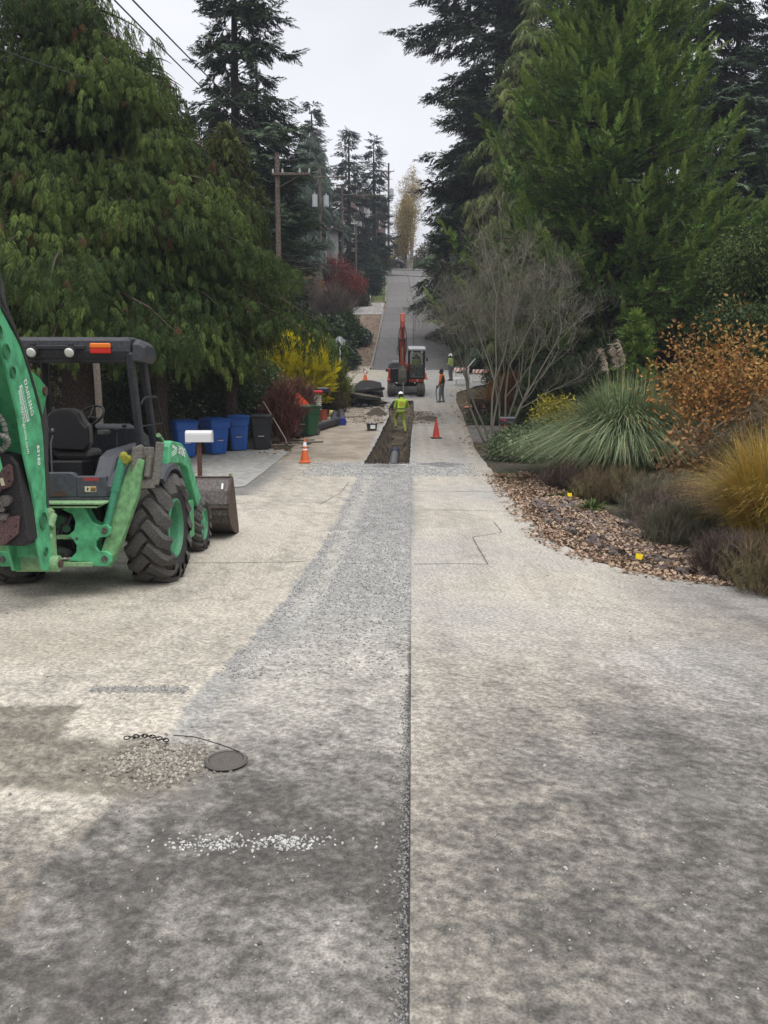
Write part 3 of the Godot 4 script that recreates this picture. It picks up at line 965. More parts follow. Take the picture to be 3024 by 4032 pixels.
func plants() -> void:
	M.needles = leafy("needles", Color(1, 1, 1), 0.75, 0.18)
	M.leaves = leafy("leaves", Color(1, 1, 1), 0.55, 0.35)
	M.gloss = leafy("gloss_leaves", Color(1, 1, 1), 0.35, 0.2)
	M.twig = leafy("twig", Color(1, 1, 1), 0.9, 0.0)
	var ce := [spray_cedar(1), spray_cedar(2)]
	var fi := [spray_fir(3), spray_fir(4)]
	var pl := [spray_plume(5), spray_plume(6)]
	var lf := [cluster(7, 16, 0.2, 0.11), cluster(8, 16, 0.2, 0.11)]
	var lg := [cluster(9, 9, 0.2, 0.16, 0.55)]
	var thin := [twigs(12, 6, 0.6, 0.007), twigs(13, 6, 0.6, 0.007)]
	var tw := [twigs(10, 7, 0.5, 0.013), twigs(11, 7, 0.5, 0.013)]
	var cg := Color(0.038, 0.064, 0.018)
	var ch := Color(0.112, 0.158, 0.038)
	var cedar := {"nb": 520, "droop": 0.40, "rise": 0.16, "sprays": ce, "step": 0.185, "size": 0.52, "bump": 0.95, "drop": 0.75, "dead": 0.014, "c0": cg, "c1": ch, "fw": 0.42, "hang": 1.25, "shell": 0.3, "tr": 0.45, "barkc": Color(0.12, 0.08, 0.06), "bark": "red"}
	conifer("cedar_tree", "tallest drooping green cedar with a thick trunk behind the green backhoe", -10.0, 23.0, 15.2, [[0.25, 4.6], [0.35, 5.0], [0.55, 4.4], [0.75, 3.1], [0.9, 1.7], [1.0, 0.4]], cedar)
	var c2 := cedar.duplicate()
	c2.merge({"nb": 420, "tr": 0.2}, true)
	conifer("cedar_tree", "middle drooping green cedar with a feathery spire beside the tallest cedar", -7.7, 23.6, 12.2, [[0.31, 3.0], [0.45, 3.1], [0.65, 2.5], [0.85, 1.5], [1.0, 0.4]], c2)
	c2 = c2.duplicate()
	c2.merge({"nb": 400, "bump": 0.55, "c0": Color(0.035, 0.048, 0.013), "c1": Color(0.085, 0.10, 0.027), "tr": 0.18}, true)
	conifer("cedar_tree", "shortest drooping cedar hanging over the blue bins by the utility pole", -6.1, 26.0, 10.9, [[0.29, 1.1], [0.4, 1.7], [0.55, 2.1], [0.75, 1.8], [0.9, 1.2], [1.0, 0.4]], c2)
	c2 = c2.duplicate()
	c2.merge({"nb": 330, "c0": cg, "c1": ch, "tr": 0.3}, true)
	conifer("cedar_tree", "drooping cedar cut by the left edge of the picture above the backhoe boom", -13.2, 22.0, 14.0, [[0.28, 3.6], [0.4, 3.6], [0.7, 2.6], [1.0, 0.2]], c2)
	var dk := Color(0.042, 0.07, 0.042)
	var dl := Color(0.105, 0.15, 0.085)
	var fir := {"nb": 210, "droop": 0.25, "rise": 0.05, "curl": 0.9, "sprays": fi, "step": 0.42, "size": 1.35, "c0": dk, "c1": dl, "fw": 0.32, "hang": 0.65, "shell": 0.2, "tr": 0.42, "bark": "grey", "barkc": Color(0.085, 0.07, 0.06)}
	conifer("fir_tree", "very tall dark fir with open top standing behind the cedars", -10.5, 48.0, 30.0, [[0.2, 4.3], [0.4, 4.5], [0.52, 3.9], [0.6, 3.0], [0.75, 2.6], [0.9, 1.7], [1.0, 0.1]], fir)
	var f2 := fir.duplicate()
	f2.merge({"nb": 260, "c0": Color(0.03, 0.05, 0.035), "c1": Color(0.06, 0.085, 0.055)}, true)
	conifer("fir_tree", "dark fir just to the right of the very tall fir", -11.2, 58.0, 23.0, [[0.1, 4.0], [0.4, 3.6], [0.7, 2.6], [1.0, 0.2]], f2)
	var deo := {"nb": 260, "droop": 0.3, "rise": 0.12, "sprays": ce, "step": 0.5, "size": 1.7, "c0": Color(0.075, 0.11, 0.08), "c1": Color(0.14, 0.18, 0.135), "fw": 0.4, "hang": 0.8, "shell": 0.2, "tr": 0.35, "bark": "grey"}
	conifer("cedar_tree", "blue grey drooping cedar behind the wooden utility poles up the hill", -12.6, 97.0, 19.5, [[0.08, 4.4], [0.4, 4.2], [0.7, 3.2], [0.9, 1.8], [1.0, 0.3]], deo)
	f2 = f2.duplicate()
	f2.merge({"nb": 170, "step": 0.6, "size": 1.8}, true)
	conifer("fir_tree", "narrow dark fir whose tip shows above the blue grey cedar", -12.7, 101.0, 23.2, [[0.1, 3.6], [0.5, 2.9], [0.8, 1.5], [1.0, 0.1]], f2)
	conifer("fir_tree", "hillside fir with a ragged top left of the neat pointed one", -9.2, 115.0, 21.5, [[0.1, 4.2], [0.5, 3.4], [0.8, 2.2], [1.0, 0.3]], f2)
	conifer("fir_tree", "neat pointed dark fir farthest up the left side of the hill", -6.1, 125.0, 21.5, [[0.15, 3.2], [0.4, 2.9], [0.7, 2.0], [1.0, 0.1]], f2)
	conifer("fir_tree", "dark fir filling the slope behind the far houses", -14.5, 112.0, 20.0, [[0.05, 5.0], [0.5, 3.8], [1.0, 0.3]], f2)
	# right side
	var cyp := {"nb": 900, "droop": 0.12, "rise": 0.1, "curl": 0.0, "sprays": pl, "step": 0.5, "size": 0.85, "bump": 0.6, "tuft": 1.9, "tn": 30, "c0": Color(0.075, 0.145, 0.04), "c1": Color(0.17, 0.27, 0.06), "fw": 0.2, "hang": 0.1, "lift": 0.5, "shell": 0.5, "tr": 0.4, "e": 1.0, "bark": "brown"}
	conifer("cypress_tree", "broad bright green cypress with many upturned tips right of the street", 8.3, 34.0, 20.5, [[0.14, 4.3], [0.25, 5.3], [0.45, 4.8], [0.6, 3.9], [0.8, 2.3], [0.93, 1.0], [1.0, 0.2]], cyp)
	f2 = fir.duplicate()
	f2.merge({"nb": 330, "tr": 0.6, "step": 0.5, "size": 1.7, "droop": 0.3, "curl": 1.0, "extra": [[0.70, 3.35, 8.3], [0.66, 3.2, 6.6], [0.74, 3.0, 6.0]]}, true)
	conifer("fir_tree", "huge dark fir with a long branch reaching out over the street", 6.7, 64.0, 38.0, [[0.08, 4.8], [0.3, 5.2], [0.5, 5.0], [0.75, 4.3], [1.0, 0.4]], f2)
	f2 = f2.duplicate()
	f2.erase("extra")
	conifer("fir_tree", "huge dark fir rising behind the bright green cypress", 12.0, 60.0, 38.0, [[0.08, 5.0], [0.4, 5.2], [0.7, 5.0], [1.0, 0.5]], f2)
	var d2 := deo.duplicate()
	d2.merge({"nb": 250, "c0": Color(0.10, 0.135, 0.05), "c1": Color(0.22, 0.25, 0.10), "step": 0.38, "size": 1.35, "droop": 0.34, "rise": 0.22, "hang": 1.2}, true)
	conifer("cedar_tree", "olive weeping cedar between the dark firs and the bright cypress", 6.5, 44.0, 21.5, [[0.15, 3.2], [0.4, 3.5], [0.65, 2.9], [0.85, 1.8], [1.0, 0.3]], d2)
	f2 = f2.duplicate()
	f2.merge({"nb": 190, "curl": 0.7}, true)
	conifer("fir_tree", "open branched fir against the sky at the upper right", 18.0, 52.0, 36.0, [[0.2, 4.8], [0.55, 4.4], [0.7, 4.9], [0.8, 4.0], [1.0, 0.5]], f2)
	f2 = f2.duplicate()
	f2.merge({"nb": 330}, true)
	conifer("fir_tree", "dense dark fir at the right edge of the picture", 27.2, 57.0, 28.5, [[0.1, 6.0], [0.5, 5.0], [0.8, 3.0], [1.0, 0.3]], f2)
	conifer("fir_tree", "dark fir low behind the shrubs right of the cypress", 15.5, 40.0, 15.0, [[0.03, 4.0], [0.5, 3.0], [1.0, 0.3]], f2)
	f2 = f2.duplicate()
	f2.merge({"nb": 430, "droop": 0.34, "curl": 0.2, "hang": 0.9, "tr": 0.4, "step": 0.45, "size": 1.5, "c0": Color(0.065, 0.10, 0.06), "c1": Color(0.14, 0.19, 0.105)}, true)
	conifer("fir_tree", "dark fir hanging its boughs over the right side of the upper street", 6.3, 73.0, 24.0, [[0.02, 4.2], [0.15, 4.9], [0.32, 5.6], [0.6, 4.0], [1.0, 0.3]], f2)
	conifer("fir_tree", "low dark fir with boughs to the ground behind the striped barricades", 7.3, 60.5, 15.0, [[0.02, 3.4], [0.2, 4.2], [0.6, 3.0], [1.0, 0.3]], f2)
	conifer("fir_tree", "dark fir farther up beyond the overhanging boughs", 8.2, 88.0, 24.0, [[0.02, 5.0], [0.3, 5.0], [0.6, 4.0], [1.0, 0.3]], f2)
	var c3 := cyp.duplicate()
	conifer("fir_tree", "dark fir hidden in the gap behind the bright cypress", 9.8, 44.0, 22.0, [[0.05, 4.5], [0.4, 4.4], [0.7, 3.4], [1.0, 0.4]], f2)
	c3.merge({"nb": 90, "tuft": 0.5, "tn": 9, "tr": 0.06, "step": 0.22, "size": 0.7}, true)
	conifer("hemlock_sapling", "young blue green conifer sapling in front of the cypress trunk", 6.9, 24.5, 4.3, [[0.06, 1.1], [0.4, 0.8], [1.0, 0.05]], c3)
	# broad-leaved trees with a skeleton
	rng.seed = 77
	var bt := thing("bare_tree", "leafless many stemmed tree spreading pale branches in front of the conifers", "tree", P(2.85, 26.2, -0.1))
	for i in 9:
		var tb := Mb.new()
		var tips := []
		tb.col = Color(0.15, 0.142, 0.105) * rf(0.7, 1.35)
		var a := -2.6 + i * 0.62
		limb(tb, Vector3(cos(a) * 0.25, 0, sin(a) * 0.25), Vector3(cos(a) * 0.36 - 0.05, 1, sin(a) * 0.25).normalized(), rf(2.3, 2.9), rf(0.036, 0.052), 3, tips, 0.7, 0.3)
		part("trunk", tb, mat("stem", Color(1, 1, 1)), bt)
		var buf := PackedFloat32Array()
		for tp in tips:
			for k in 1:
				add_inst(buf, Basis.from_euler(Vector3(rf(-0.8, 0.8), rf(0, TAU), rf(-0.8, 0.8))) * rf(0.9, 1.8), tp[0] + Vector3(rf(-0.3, 0.3), rf(-0.4, 0.2), rf(-0.3, 0.3)), Color(0.17, 0.155, 0.125) * rf(0.7, 1.3))
		many("twigs", thin[i % 2], M.twig, buf, bt)
	var leaf_tree := func(called: String, label: String, x: float, d: float, h: float, stems: int, spread: float, per: int, size: float, c0: Color, c1: Color, bark: Color, meshes: Array, r0: float, depth: int) -> void:
		rng.seed = hash(label)
		var t := thing(called, label, "tree", P(x, d, -0.1))
		var tb := Mb.new()
		var tips := []
		tb.col = bark
		for i in stems:
			var a := TAU * i / stems + rf(-0.4, 0.4)
			limb(tb, Vector3(cos(a), 0, sin(a)) * r0 * (1.5 if stems > 1 else 0.0), Vector3(cos(a) * 0.4 * spread, 1, sin(a) * 0.4 * spread).normalized(), h * 0.36, r0, depth, tips, spread, 0.45)
		part("trunk", tb, mat("stem", Color(1, 1, 1)), t)
		var buf := PackedFloat32Array()
		for tp in tips:
			for k in per:
				add_inst(buf, Basis.from_euler(Vector3(rf(-3, 3), rf(-3, 3), rf(-3, 3))) * (size * rf(0.7, 1.3)), tp[0] + Vector3(rf(-1, 1), rf(-0.9, 0.7), rf(-1, 1)) * h * 0.085, c0.lerp(c1, clampf(rf(-0.2, 1.2), 0, 1)) * rf(0.75, 1.2))
		many("crown", meshes[0], M.leaves, buf, t)
	leaf_tree.call("orange_leaved_tree", "small tree with sparse orange and gold leaves right of the pampas grass", 6.9, 17.3, 3.7, 9, 1.2, 1, 1.0, Color(0.31, 0.125, 0.035), Color(0.32, 0.205, 0.06), Color(0.10, 0.075, 0.055), [cluster(15, 9, 0.3, 0.1)], 0.028, 3)
	leaf_tree.call("evergreen_tree", "tall broad leaved evergreen with bare vines at the right edge", 12.6, 27.5, 7.2, 6, 0.6, 13, 1.1, Color(0.045, 0.075, 0.020), Color(0.10, 0.13, 0.035), Color(0.12, 0.1, 0.08), lf, 0.11, 3)
	leaf_tree.call("evergreen_tree", "dark broad leaved evergreen behind the orange tree", 10.8, 23.5, 4.6, 6, 0.75, 12, 1.0, Color(0.03, 0.055, 0.018), Color(0.07, 0.10, 0.03), Color(0.12, 0.1, 0.08), lf, 0.09, 3)
	shrub("birch_tree", "pale yellow birch on the skyline at the top of the street", "tree", -0.6, 160.0, [[Vector3(0, 13.5, 0), Vector3(2.7, 7.5, 2.5)], [Vector3(0.8, 16.5, 0), Vector3(2.4, 4.5, 2.0)], [Vector3(-1.4, 10.0, 0), Vector3(2.2, 5.0, 2.0)]], 700, lf, 2.4, Color(0.42, 0.33, 0.18), Color(0.58, 0.47, 0.28), Color(0.34, 0.31, 0.26), M.leaves, {"stems": 16, "stem_r": 0.13, "inner": 0.1})
	shrub("maple_tree", "golden leaved tree in front of the pale birch", "tree", -1.6, 151.0, [[Vector3(0, 7.0, 0), Vector3(2.4, 5.6, 2.0)], [Vector3(0.6, 10.5, 0), Vector3(1.7, 3.6, 1.5)], [Vector3(-1.0, 4.0, 0), Vector3(1.8, 2.5, 1.5)]], 900, lf, 2.3, Color(0.24, 0.18, 0.05), Color(0.42, 0.32, 0.09), Color(0.12, 0.1, 0.08), M.leaves, {"stems": 12, "stem_r": 0.14, "inner": 0.2})
	shrub("red_maple_tree", "dark red maple below the utility poles on the left slope", "tree", -8.6, 90.0, [[Vector3(-0.4, 4.2, 0), Vector3(2.5, 2.0, 2.0)], [Vector3(1.4, 3.0, 0.3), Vector3(2.1, 1.5, 1.6)], [Vector3(-1.6, 2.6, 0.3), Vector3(1.8, 1.3, 1.6)]], 1400, lf, 1.5, Color(0.15, 0.025, 0.018), Color(0.25, 0.06, 0.035), Color(0.09, 0.07, 0.06), M.leaves, {"stems": 14, "stem_r": 0.09, "inner": 0.3})
	shrub("orange_maple_tree", "thin orange leaved tree left of the dark red maple", "tree", -11.6, 80.0, [[Vector3(0, 4.0, 0), Vector3(2.4, 2.2, 1.6)], [Vector3(1.8, 2.6, 0.2), Vector3(1.8, 1.6, 1.4)]], 520, lf, 1.4, Color(0.27, 0.12, 0.03), Color(0.38, 0.22, 0.05), Color(0.13, 0.1, 0.085), M.leaves, {"stems": 26, "stem_r": 0.05, "inner": 0.2})
	conifer("cedar_tree", "grey green drooping cedar in front of the pale house on the slope", -12.6, 89.0, 17.0, [[0.06, 3.6], [0.4, 3.4], [0.7, 2.4], [1.0, 0.4]], deo)
	# shrubs: left
	var br := Color(0.10, 0.08, 0.06)
	var ev0 := Color(0.045, 0.075, 0.03)
	var ev1 := Color(0.13, 0.18, 0.085)
	var L := [Vector3(0, 1.6, 0), Vector3(1.3, 1.7, 1.0)]
	shrub("laurel_shrub", "dark glossy laurel behind the leftmost blue bin", "shrub", -9.3, 27.5, [L, [Vector3(-1.2, 1.3, 0.3), Vector3(1.0, 1.3, 0.9)]], 1100, lf, 1.1, ev0, ev1, br, M.gloss)
	shrub("laurel_shrub", "dark glossy laurel behind the middle blue bins under the cedar", "shrub", -7.4, 28.2, [L, [Vector3(0.8, 2.0, 0.1), Vector3(1.0, 1.5, 0.8)]], 1100, lf, 1.1, ev0, ev1, br, M.gloss)
	shrub("laurel_shrub", "dark glossy laurel behind the black bin", "shrub", -5.9, 29.3, [[Vector3(0, 1.5, 0), Vector3(1.0, 1.6, 0.9)]], 900, lf, 1.1, ev0, ev1, br, M.gloss)
	shrub("brown_shrub", "grey brown shrub seen through the backhoe cab left of the trunk", "shrub", -15.0, 29.0, [[Vector3(0, 1.9, 0), Vector3(1.8, 1.9, 1.0)], [Vector3(2.2, 1.4, 0), Vector3(1.4, 1.5, 1.0)]], 900, lf, 1.2, Color(0.10, 0.085, 0.05), Color(0.2, 0.17, 0.11), br, M.leaves)
	shrub("hedge_shrub", "dark green shrub right of the cedar trunk behind the cab", "shrub", -11.2, 29.0, [[Vector3(0, 1.6, 0), Vector3(1.8, 1.7, 0.9)]], 1000, lf, 1.1, Color(0.03, 0.045, 0.02), Color(0.08, 0.10, 0.05), br, M.gloss)
	shrub("brown_shrub", "tawny half bare shrub between the cedar and the yellow shrub", "shrub", -5.6, 31.0, [[Vector3(0, 1.15, 0), Vector3(1.0, 1.25, 0.8)]], 420, lf, 0.8, Color(0.16, 0.10, 0.045), Color(0.27, 0.18, 0.06), Color(0.13, 0.085, 0.06), M.leaves, {"stems": 40, "inner": 0.2})
	shrub("yellow_shrub", "large bright yellow green feathery shrub left of the stop sign", "shrub", -5.75, 37.5, [[Vector3(-0.3, 2.2, 0), Vector3(1.45, 1.75, 1.2)], [Vector3(0.9, 2.0, 0.2), Vector3(1.1, 1.5, 1.0)], [Vector3(-1.5, 1.9, 0.2), Vector3(1.1, 1.6, 1.0)]], 7500, [spray_plume(21)], 0.62, Color(0.52, 0.48, 0.012), Color(0.78, 0.68, 0.02), Color(0.2, 0.17, 0.05), M.leaves, {"up": 0.7, "inner": 0.25})
	shrub("olive_shrub", "olive green feathery shrub at the right of the bright yellow one", "shrub", -4.3, 39.8, [[Vector3(0, 1.25, 0), Vector3(0.95, 1.3, 0.9)]], 800, [spray_plume(22)], 0.75, Color(0.12, 0.13, 0.02), Color(0.20, 0.21, 0.035), Color(0.15, 0.12, 0.05), M.leaves, {"up": 1.0})
	shrub("red_twig_shrub", "dense dark red leafless twig shrub beside the black bin", "shrub", -4.6, 27.6, [[Vector3(0, 0.9, 0), Vector3(0.72, 0.95, 0.6)]], 330, tw, 1.35, Color(0.12, 0.045, 0.035), Color(0.19, 0.085, 0.06), Color(0.12, 0.05, 0.04), M.twig, {"stems": 46, "upright": true, "inner": 0.2, "foliage": "twigs", "stem_r": 0.012})
	shrub("red_twig_shrub", "taller reddish bare shrub behind the orange warning sign", "shrub", -5.5, 33.9, [[Vector3(0, 0.8, 0), Vector3(1.2, 0.8, 0.7)]], 560, tw, 1.5, Color(0.13, 0.06, 0.04), Color(0.2, 0.11, 0.07), Color(0.12, 0.06, 0.045), M.twig, {"stems": 40, "upright": true, "inner": 0.2, "foliage": "twigs", "stem_r": 0.012})
	shrub("low_hedge", "low brown green hedge under the roadside mailbox with slats", "shrub", -3.9, 38.2, [[Vector3(0, 0.5, 0), Vector3(0.8, 0.6, 0.8)]], 500, lf, 0.7, Color(0.07, 0.05, 0.025), Color(0.10, 0.10, 0.035), br, M.leaves)
	shrub("leafy_plant", "light green leafy perennials at the foot of the olive shrub", "shrub", -3.75, 41.5, [[Vector3(0, 0.5, 0), Vector3(0.7, 0.6, 0.7)]], 360, lg, 0.9, Color(0.10, 0.15, 0.06), Color(0.20, 0.26, 0.12), br, M.leaves)
	var rh := [[Vector3(0, 2.6, 0), Vector3(2.2, 2.8, 1.6)], [Vector3(2.2, 1.7, 0), Vector3(1.5, 1.9, 1.3)]]
	shrub("rhododendron", "dark rhododendron mass beyond the utility pole", "shrub", -10.2, 62.5, rh, 1300, lg, 2.0, ev0, Color(0.045, 0.065, 0.03), br, M.gloss)
	shrub("rhododendron", "dark shrub on the bank left of the brown verge", "shrub", -6.9, 67.0, [[Vector3(0, 1.5, 0), Vector3(1.7, 1.6, 1.5)]], 700, lg, 1.7, ev0, Color(0.04, 0.06, 0.03), br, M.gloss)
	shrub("round_shrub", "clipped round green shrub beside the brown verge", "shrub", -5.9, 69.5, [[Vector3(0, 1.6, 0), Vector3(1.25, 1.6, 1.2)]], 700, lf, 1.5, Color(0.03, 0.06, 0.012), Color(0.06, 0.10, 0.02), br, M.gloss)
	shrub("ivy_bank", "grey green ivy covering the lower bank above the stop sign", "ground cover", -6.0, 62.6, [[Vector3(0, 0.7, 0), Vector3(1.6, 1.2, 1.8)], [Vector3(1.0, 0.3, 2.0), Vector3(0.8, 0.5, 1.2)]], 900, lg, 1.5, Color(0.03, 0.05, 0.03), Color(0.07, 0.10, 0.06), br, M.gloss)
	shrub("ivy_bank", "grey green juniper spreading beside the round clipped shrub", "ground cover", -4.9, 72.0, [[Vector3(0, 0.5, 0), Vector3(1.0, 0.8, 2.4)]], 600, lg, 1.5, Color(0.045, 0.07, 0.05), Color(0.09, 0.12, 0.09), br, M.gloss)
	shrub("gold_shrub", "yellow orange shrub lit up among dark shrubs below the red maple", "shrub", -7.7, 74.0, [[Vector3(0, 3.0, 0), Vector3(1.5, 1.2, 1.0)], [Vector3(-1.6, 1.8, 0), Vector3(1.2, 1.4, 1.0)]], 260, lf, 1.9, Color(0.33, 0.18, 0.02), Color(0.45, 0.30, 0.04), br, M.leaves)
	shrub("bare_hedge", "grey brown bare hedge behind the gold shrub", "shrub", -10.6, 73.0, [[Vector3(0, 2.6, 0), Vector3(2.4, 2.8, 1.0)], [Vector3(3.5, 1.8, 2.0), Vector3(1.8, 1.9, 1.0)]], 760, tw, 3.0, Color(0.12, 0.095, 0.08), Color(0.2, 0.155, 0.13), Color(0.13, 0.1, 0.08), M.twig, {"upright": true, "foliage": "twigs", "inner": 0.2})
	shrub("round_shrub", "dark blue green round tree on the lawn by the upper street", "shrub", -5.4, 103.0, [[Vector3(0, 2.0, 0), Vector3(1.7, 1.9, 1.5)]], 500, lf, 2.2, Color(0.02, 0.04, 0.03), Color(0.045, 0.075, 0.05), br, M.gloss)
	shrub("low_hedge", "low dark hedge at the near edge of the lawn", "shrub", -7.0, 94.0, [[Vector3(0, 0.8, 0), Vector3(2.0, 1.0, 0.8)]], 400, lf, 2.0, Color(0.04, 0.035, 0.025), Color(0.07, 0.065, 0.04), br, M.leaves)
	var far := [[-7.2, 118.0, 3.4, "dark shrub above the lawn on the left"], [-6.2, 127.0, 4.0, "green shrub left of the kerb near the crest"], [-7.0, 136.0, 3.6, "brown green shrub left of the dark car"], [3.4, 150.0, 4.5, "dark hedge right of the crest behind the boughs"], [0.5, 166.0, 4.0, "dark hedge behind the car at the crest"], [-5.5, 166.0, 5.0, "tawny hedge left behind the car at the crest"]]
	for i in far.size():
		var q: Array = far[i]
		shrub("far_shrub", q[3], "shrub", q[0], q[1], [[Vector3(0, q[2] * 0.5, 0), Vector3(q[2] * 0.75, q[2] * 0.6, 1.5)]], 360, lf, 3.0, Color(0.06, 0.08, 0.035), Color(0.2, 0.15, 0.07) if i > 1 else Color(0.12, 0.15, 0.06), br, M.leaves)
	shrub("gold_shrub", "small yellow shrub left of the parked dark car", "shrub", -5.2, 147.0, [[Vector3(0, 1.6, 0), Vector3(1.4, 1.3, 1.0)]], 160, lf, 2.6, Color(0.38, 0.26, 0.03), Color(0.5, 0.36, 0.05), br, M.leaves)
	# shrubs: right
	shrub("gold_shrub", "yellow leaved brush at the right kerb of the upper street", "shrub", 4.3, 62.5, [[Vector3(0, 1.4, 0), Vector3(0.8, 1.6, 1.0)]], 300, lf, 1.3, Color(0.24, 0.17, 0.05), Color(0.36, 0.26, 0.09), br, M.leaves)
	shrub("olive_shrub", "olive green shrub half hiding the striped barricade", "shrub", 5.3, 46.0, [[Vector3(0, 1.2, 0), Vector3(1.2, 1.4, 1.0)], [Vector3(1.5, 1.6, 0.3), Vector3(1.2, 1.6, 1.0)]], 900, lf, 1.0, Color(0.05, 0.06, 0.015), Color(0.13, 0.14, 0.035), br, M.leaves, {"stems": 20})
	shrub("rusty_shrub", "rust coloured ferny brush behind the wooden mailbox", "shrub", 4.5, 37.5, [[Vector3(0, 0.8, 0), Vector3(1.1, 1.0, 0.8)]], 420, tw, 1.1, Color(0.24, 0.10, 0.035), Color(0.3, 0.17, 0.07), Color(0.13, 0.07, 0.04), M.twig, {"upright": true, "foliage": "twigs", "stems": 20})
	shrub("heather_mound", "dark purple brown heather mound below the wooden mailbox", "shrub", 3.3, 34.6, [[Vector3(0, 0.35, 0), Vector3(0.9, 0.5, 0.7)]], 420, tw, 0.6, Color(0.035, 0.025, 0.022), Color(0.07, 0.05, 0.04), br, M.twig, {"upright": true, "foliage": "twigs"})
	shrub("ground_cover", "small green ground cover in front of the dark heather mound", "ground cover", 3.7, 33.6, [[Vector3(0, 0.15, 0), Vector3(1.3, 0.3, 0.5)]], 420, lf, 0.7, Color(0.04, 0.065, 0.02), Color(0.11, 0.15, 0.06), br, M.leaves)
	shrub("ivy_mound", "mound of pale green ivy round the black mailbox post", "shrub", 3.25, 23.7, [[Vector3(0, 0.4, 0), Vector3(0.95, 0.55, 0.9)], [Vector3(0.7, 0.5, -0.5), Vector3(0.8, 0.6, 0.7)]], 900, lg, 0.75, Color(0.05, 0.08, 0.035), Color(0.17, 0.21, 0.11), br, M.leaves)
	shrub("gold_shrub", "yellow leaved shrub between the ivy and the pampas grass", "shrub", 4.7, 25.3, [[Vector3(0, 1.0, 0), Vector3(0.9, 0.9, 0.6)]], 260, lf, 0.9, Color(0.22, 0.20, 0.03), Color(0.38, 0.33, 0.05), br, M.leaves, {"stems": 16})
	shrub("evergreen_shrub", "dark evergreen shrub at the foot of the bare tree", "shrub", 5.8, 31.0, [[Vector3(0, 1.3, 0), Vector3(1.6, 1.4, 1.0)], [Vector3(1.8, 1.6, 0), Vector3(1.4, 1.7, 1.0)]], 1100, fi, 0.6, Color(0.03, 0.055, 0.02), Color(0.08, 0.11, 0.04), br, M.needles)
	shrub("evergreen_shrub", "dark undergrowth behind the pampas grass", "shrub", 8.2, 27.0, [[Vector3(0, 1.2, 0), Vector3(1.8, 1.3, 0.8)], [Vector3(2.6, 1.2, 0), Vector3(1.6, 1.4, 0.8)]], 1000, lf, 1.0, Color(0.035, 0.05, 0.018), Color(0.10, 0.115, 0.04), br, M.leaves)
	shrub("twiggy_shrub", "dense grey brown twiggy shrub at the right edge behind the golden grass", "shrub", 7.2, 15.6, [[Vector3(0, 1.25, 0), Vector3(1.5, 0.95, 0.9)], [Vector3(1.6, 1.5, 0), Vector3(1.4, 1.0, 0.9)]], 800, tw, 1.1, Color(0.11, 0.085, 0.05), Color(0.2, 0.155, 0.10), br, M.twig, {"foliage": "twigs", "stems": 24, "inner": 0.3})
	shrub("pale_leaf_shrub", "shrub with large pale orange leaves right of the pampas grass", "shrub", 6.0, 17.0, [[Vector3(0, 0.75, 0), Vector3(0.65, 0.75, 0.5)]], 190, lg, 0.85, Color(0.36, 0.20, 0.10), Color(0.45, 0.27, 0.13), br, M.leaves)
	shrub("dark_shrub", "dark leafy shrub under the pale orange leaves", "shrub", 7.0, 17.8, [[Vector3(0, 0.6, 0), Vector3(1.4, 0.7, 0.6)]], 600, lf, 0.9, Color(0.015, 0.028, 0.012), Color(0.04, 0.06, 0.025), br, M.gloss)
	var hz := [[3.75, 18.2, 0.5, 0.4, "brown heather left of the pampas grass foot"], [4.35, 16.6, 0.65, 0.42, "red brown heather in front of the pampas grass"], [4.9, 14.7, 0.7, 0.5, "purple grey heather behind the strap leaved plant"], [4.75, 13.2, 0.75, 0.5, "grey brown heather behind the rock border"], [5.5, 14.2, 0.8, 0.5, "pale grey heather farthest from the kerb"], [4.2, 12.0, 0.42, 0.36, "green brown heather left of the golden grass"], [4.15, 10.0, 0.34, 0.3, "dark heather beside the golden grass foot"], [4.55, 9.0, 0.62, 0.42, "purple brown heather nearest the camera at the right edge"], [5.6, 9.6, 0.7, 0.5, "dark heather cut by the right edge of the picture"]]
	for i in hz.size():
		var q: Array = hz[i]
		shrub("heather", q[4], "heather", q[0], q[1], [[Vector3(0, q[3] * 0.5, 0), Vector3(q[2] * 1.35, q[3] * 1.1, q[2] * 1.3)]], 1000, tw, 0.5, [Color(0.10, 0.075, 0.06), Color(0.14, 0.095, 0.06), Color(0.11, 0.105, 0.065)][i % 3], [Color(0.22, 0.165, 0.14), Color(0.2, 0.175, 0.09), Color(0.21, 0.2, 0.14)][i % 3], Color(0.07, 0.05, 0.04), M.twig, {"upright": true, "foliage": "sprigs", "inner": 0.35, "group": "heathers behind the rock border"})
	# grasses
	M.grass = leafy("grass_blade", Color(1, 1, 1), 0.6, 0.3)
	grass_clump("strap_leaf_plant", "dark green strap leaved plant at the top of the rock border", 3.55, 15.1, 150, 0.5, 0.6, 0.8, 0.42, 0.03, Color(0.03, 0.055, 0.012), Color(0.10, 0.14, 0.03), M.grass)
	grass_clump("strap_leaf_plant", "strap leaved plant with yellowed tips left of the darker one", 3.65, 17.0, 120, 0.5, 0.6, 0.8, 0.42, 0.03, Color(0.06, 0.07, 0.02), Color(0.22, 0.2, 0.05), M.grass)
	var pg := grass_clump("pampas_grass", "huge fountain of grey green pampas grass with feathery plumes", 5.35, 19.6, 12000, 2.6, 4.9, 0.86, 3.3, 0.018, Color(0.10, 0.145, 0.07), Color(0.31, 0.37, 0.20), M.grass)
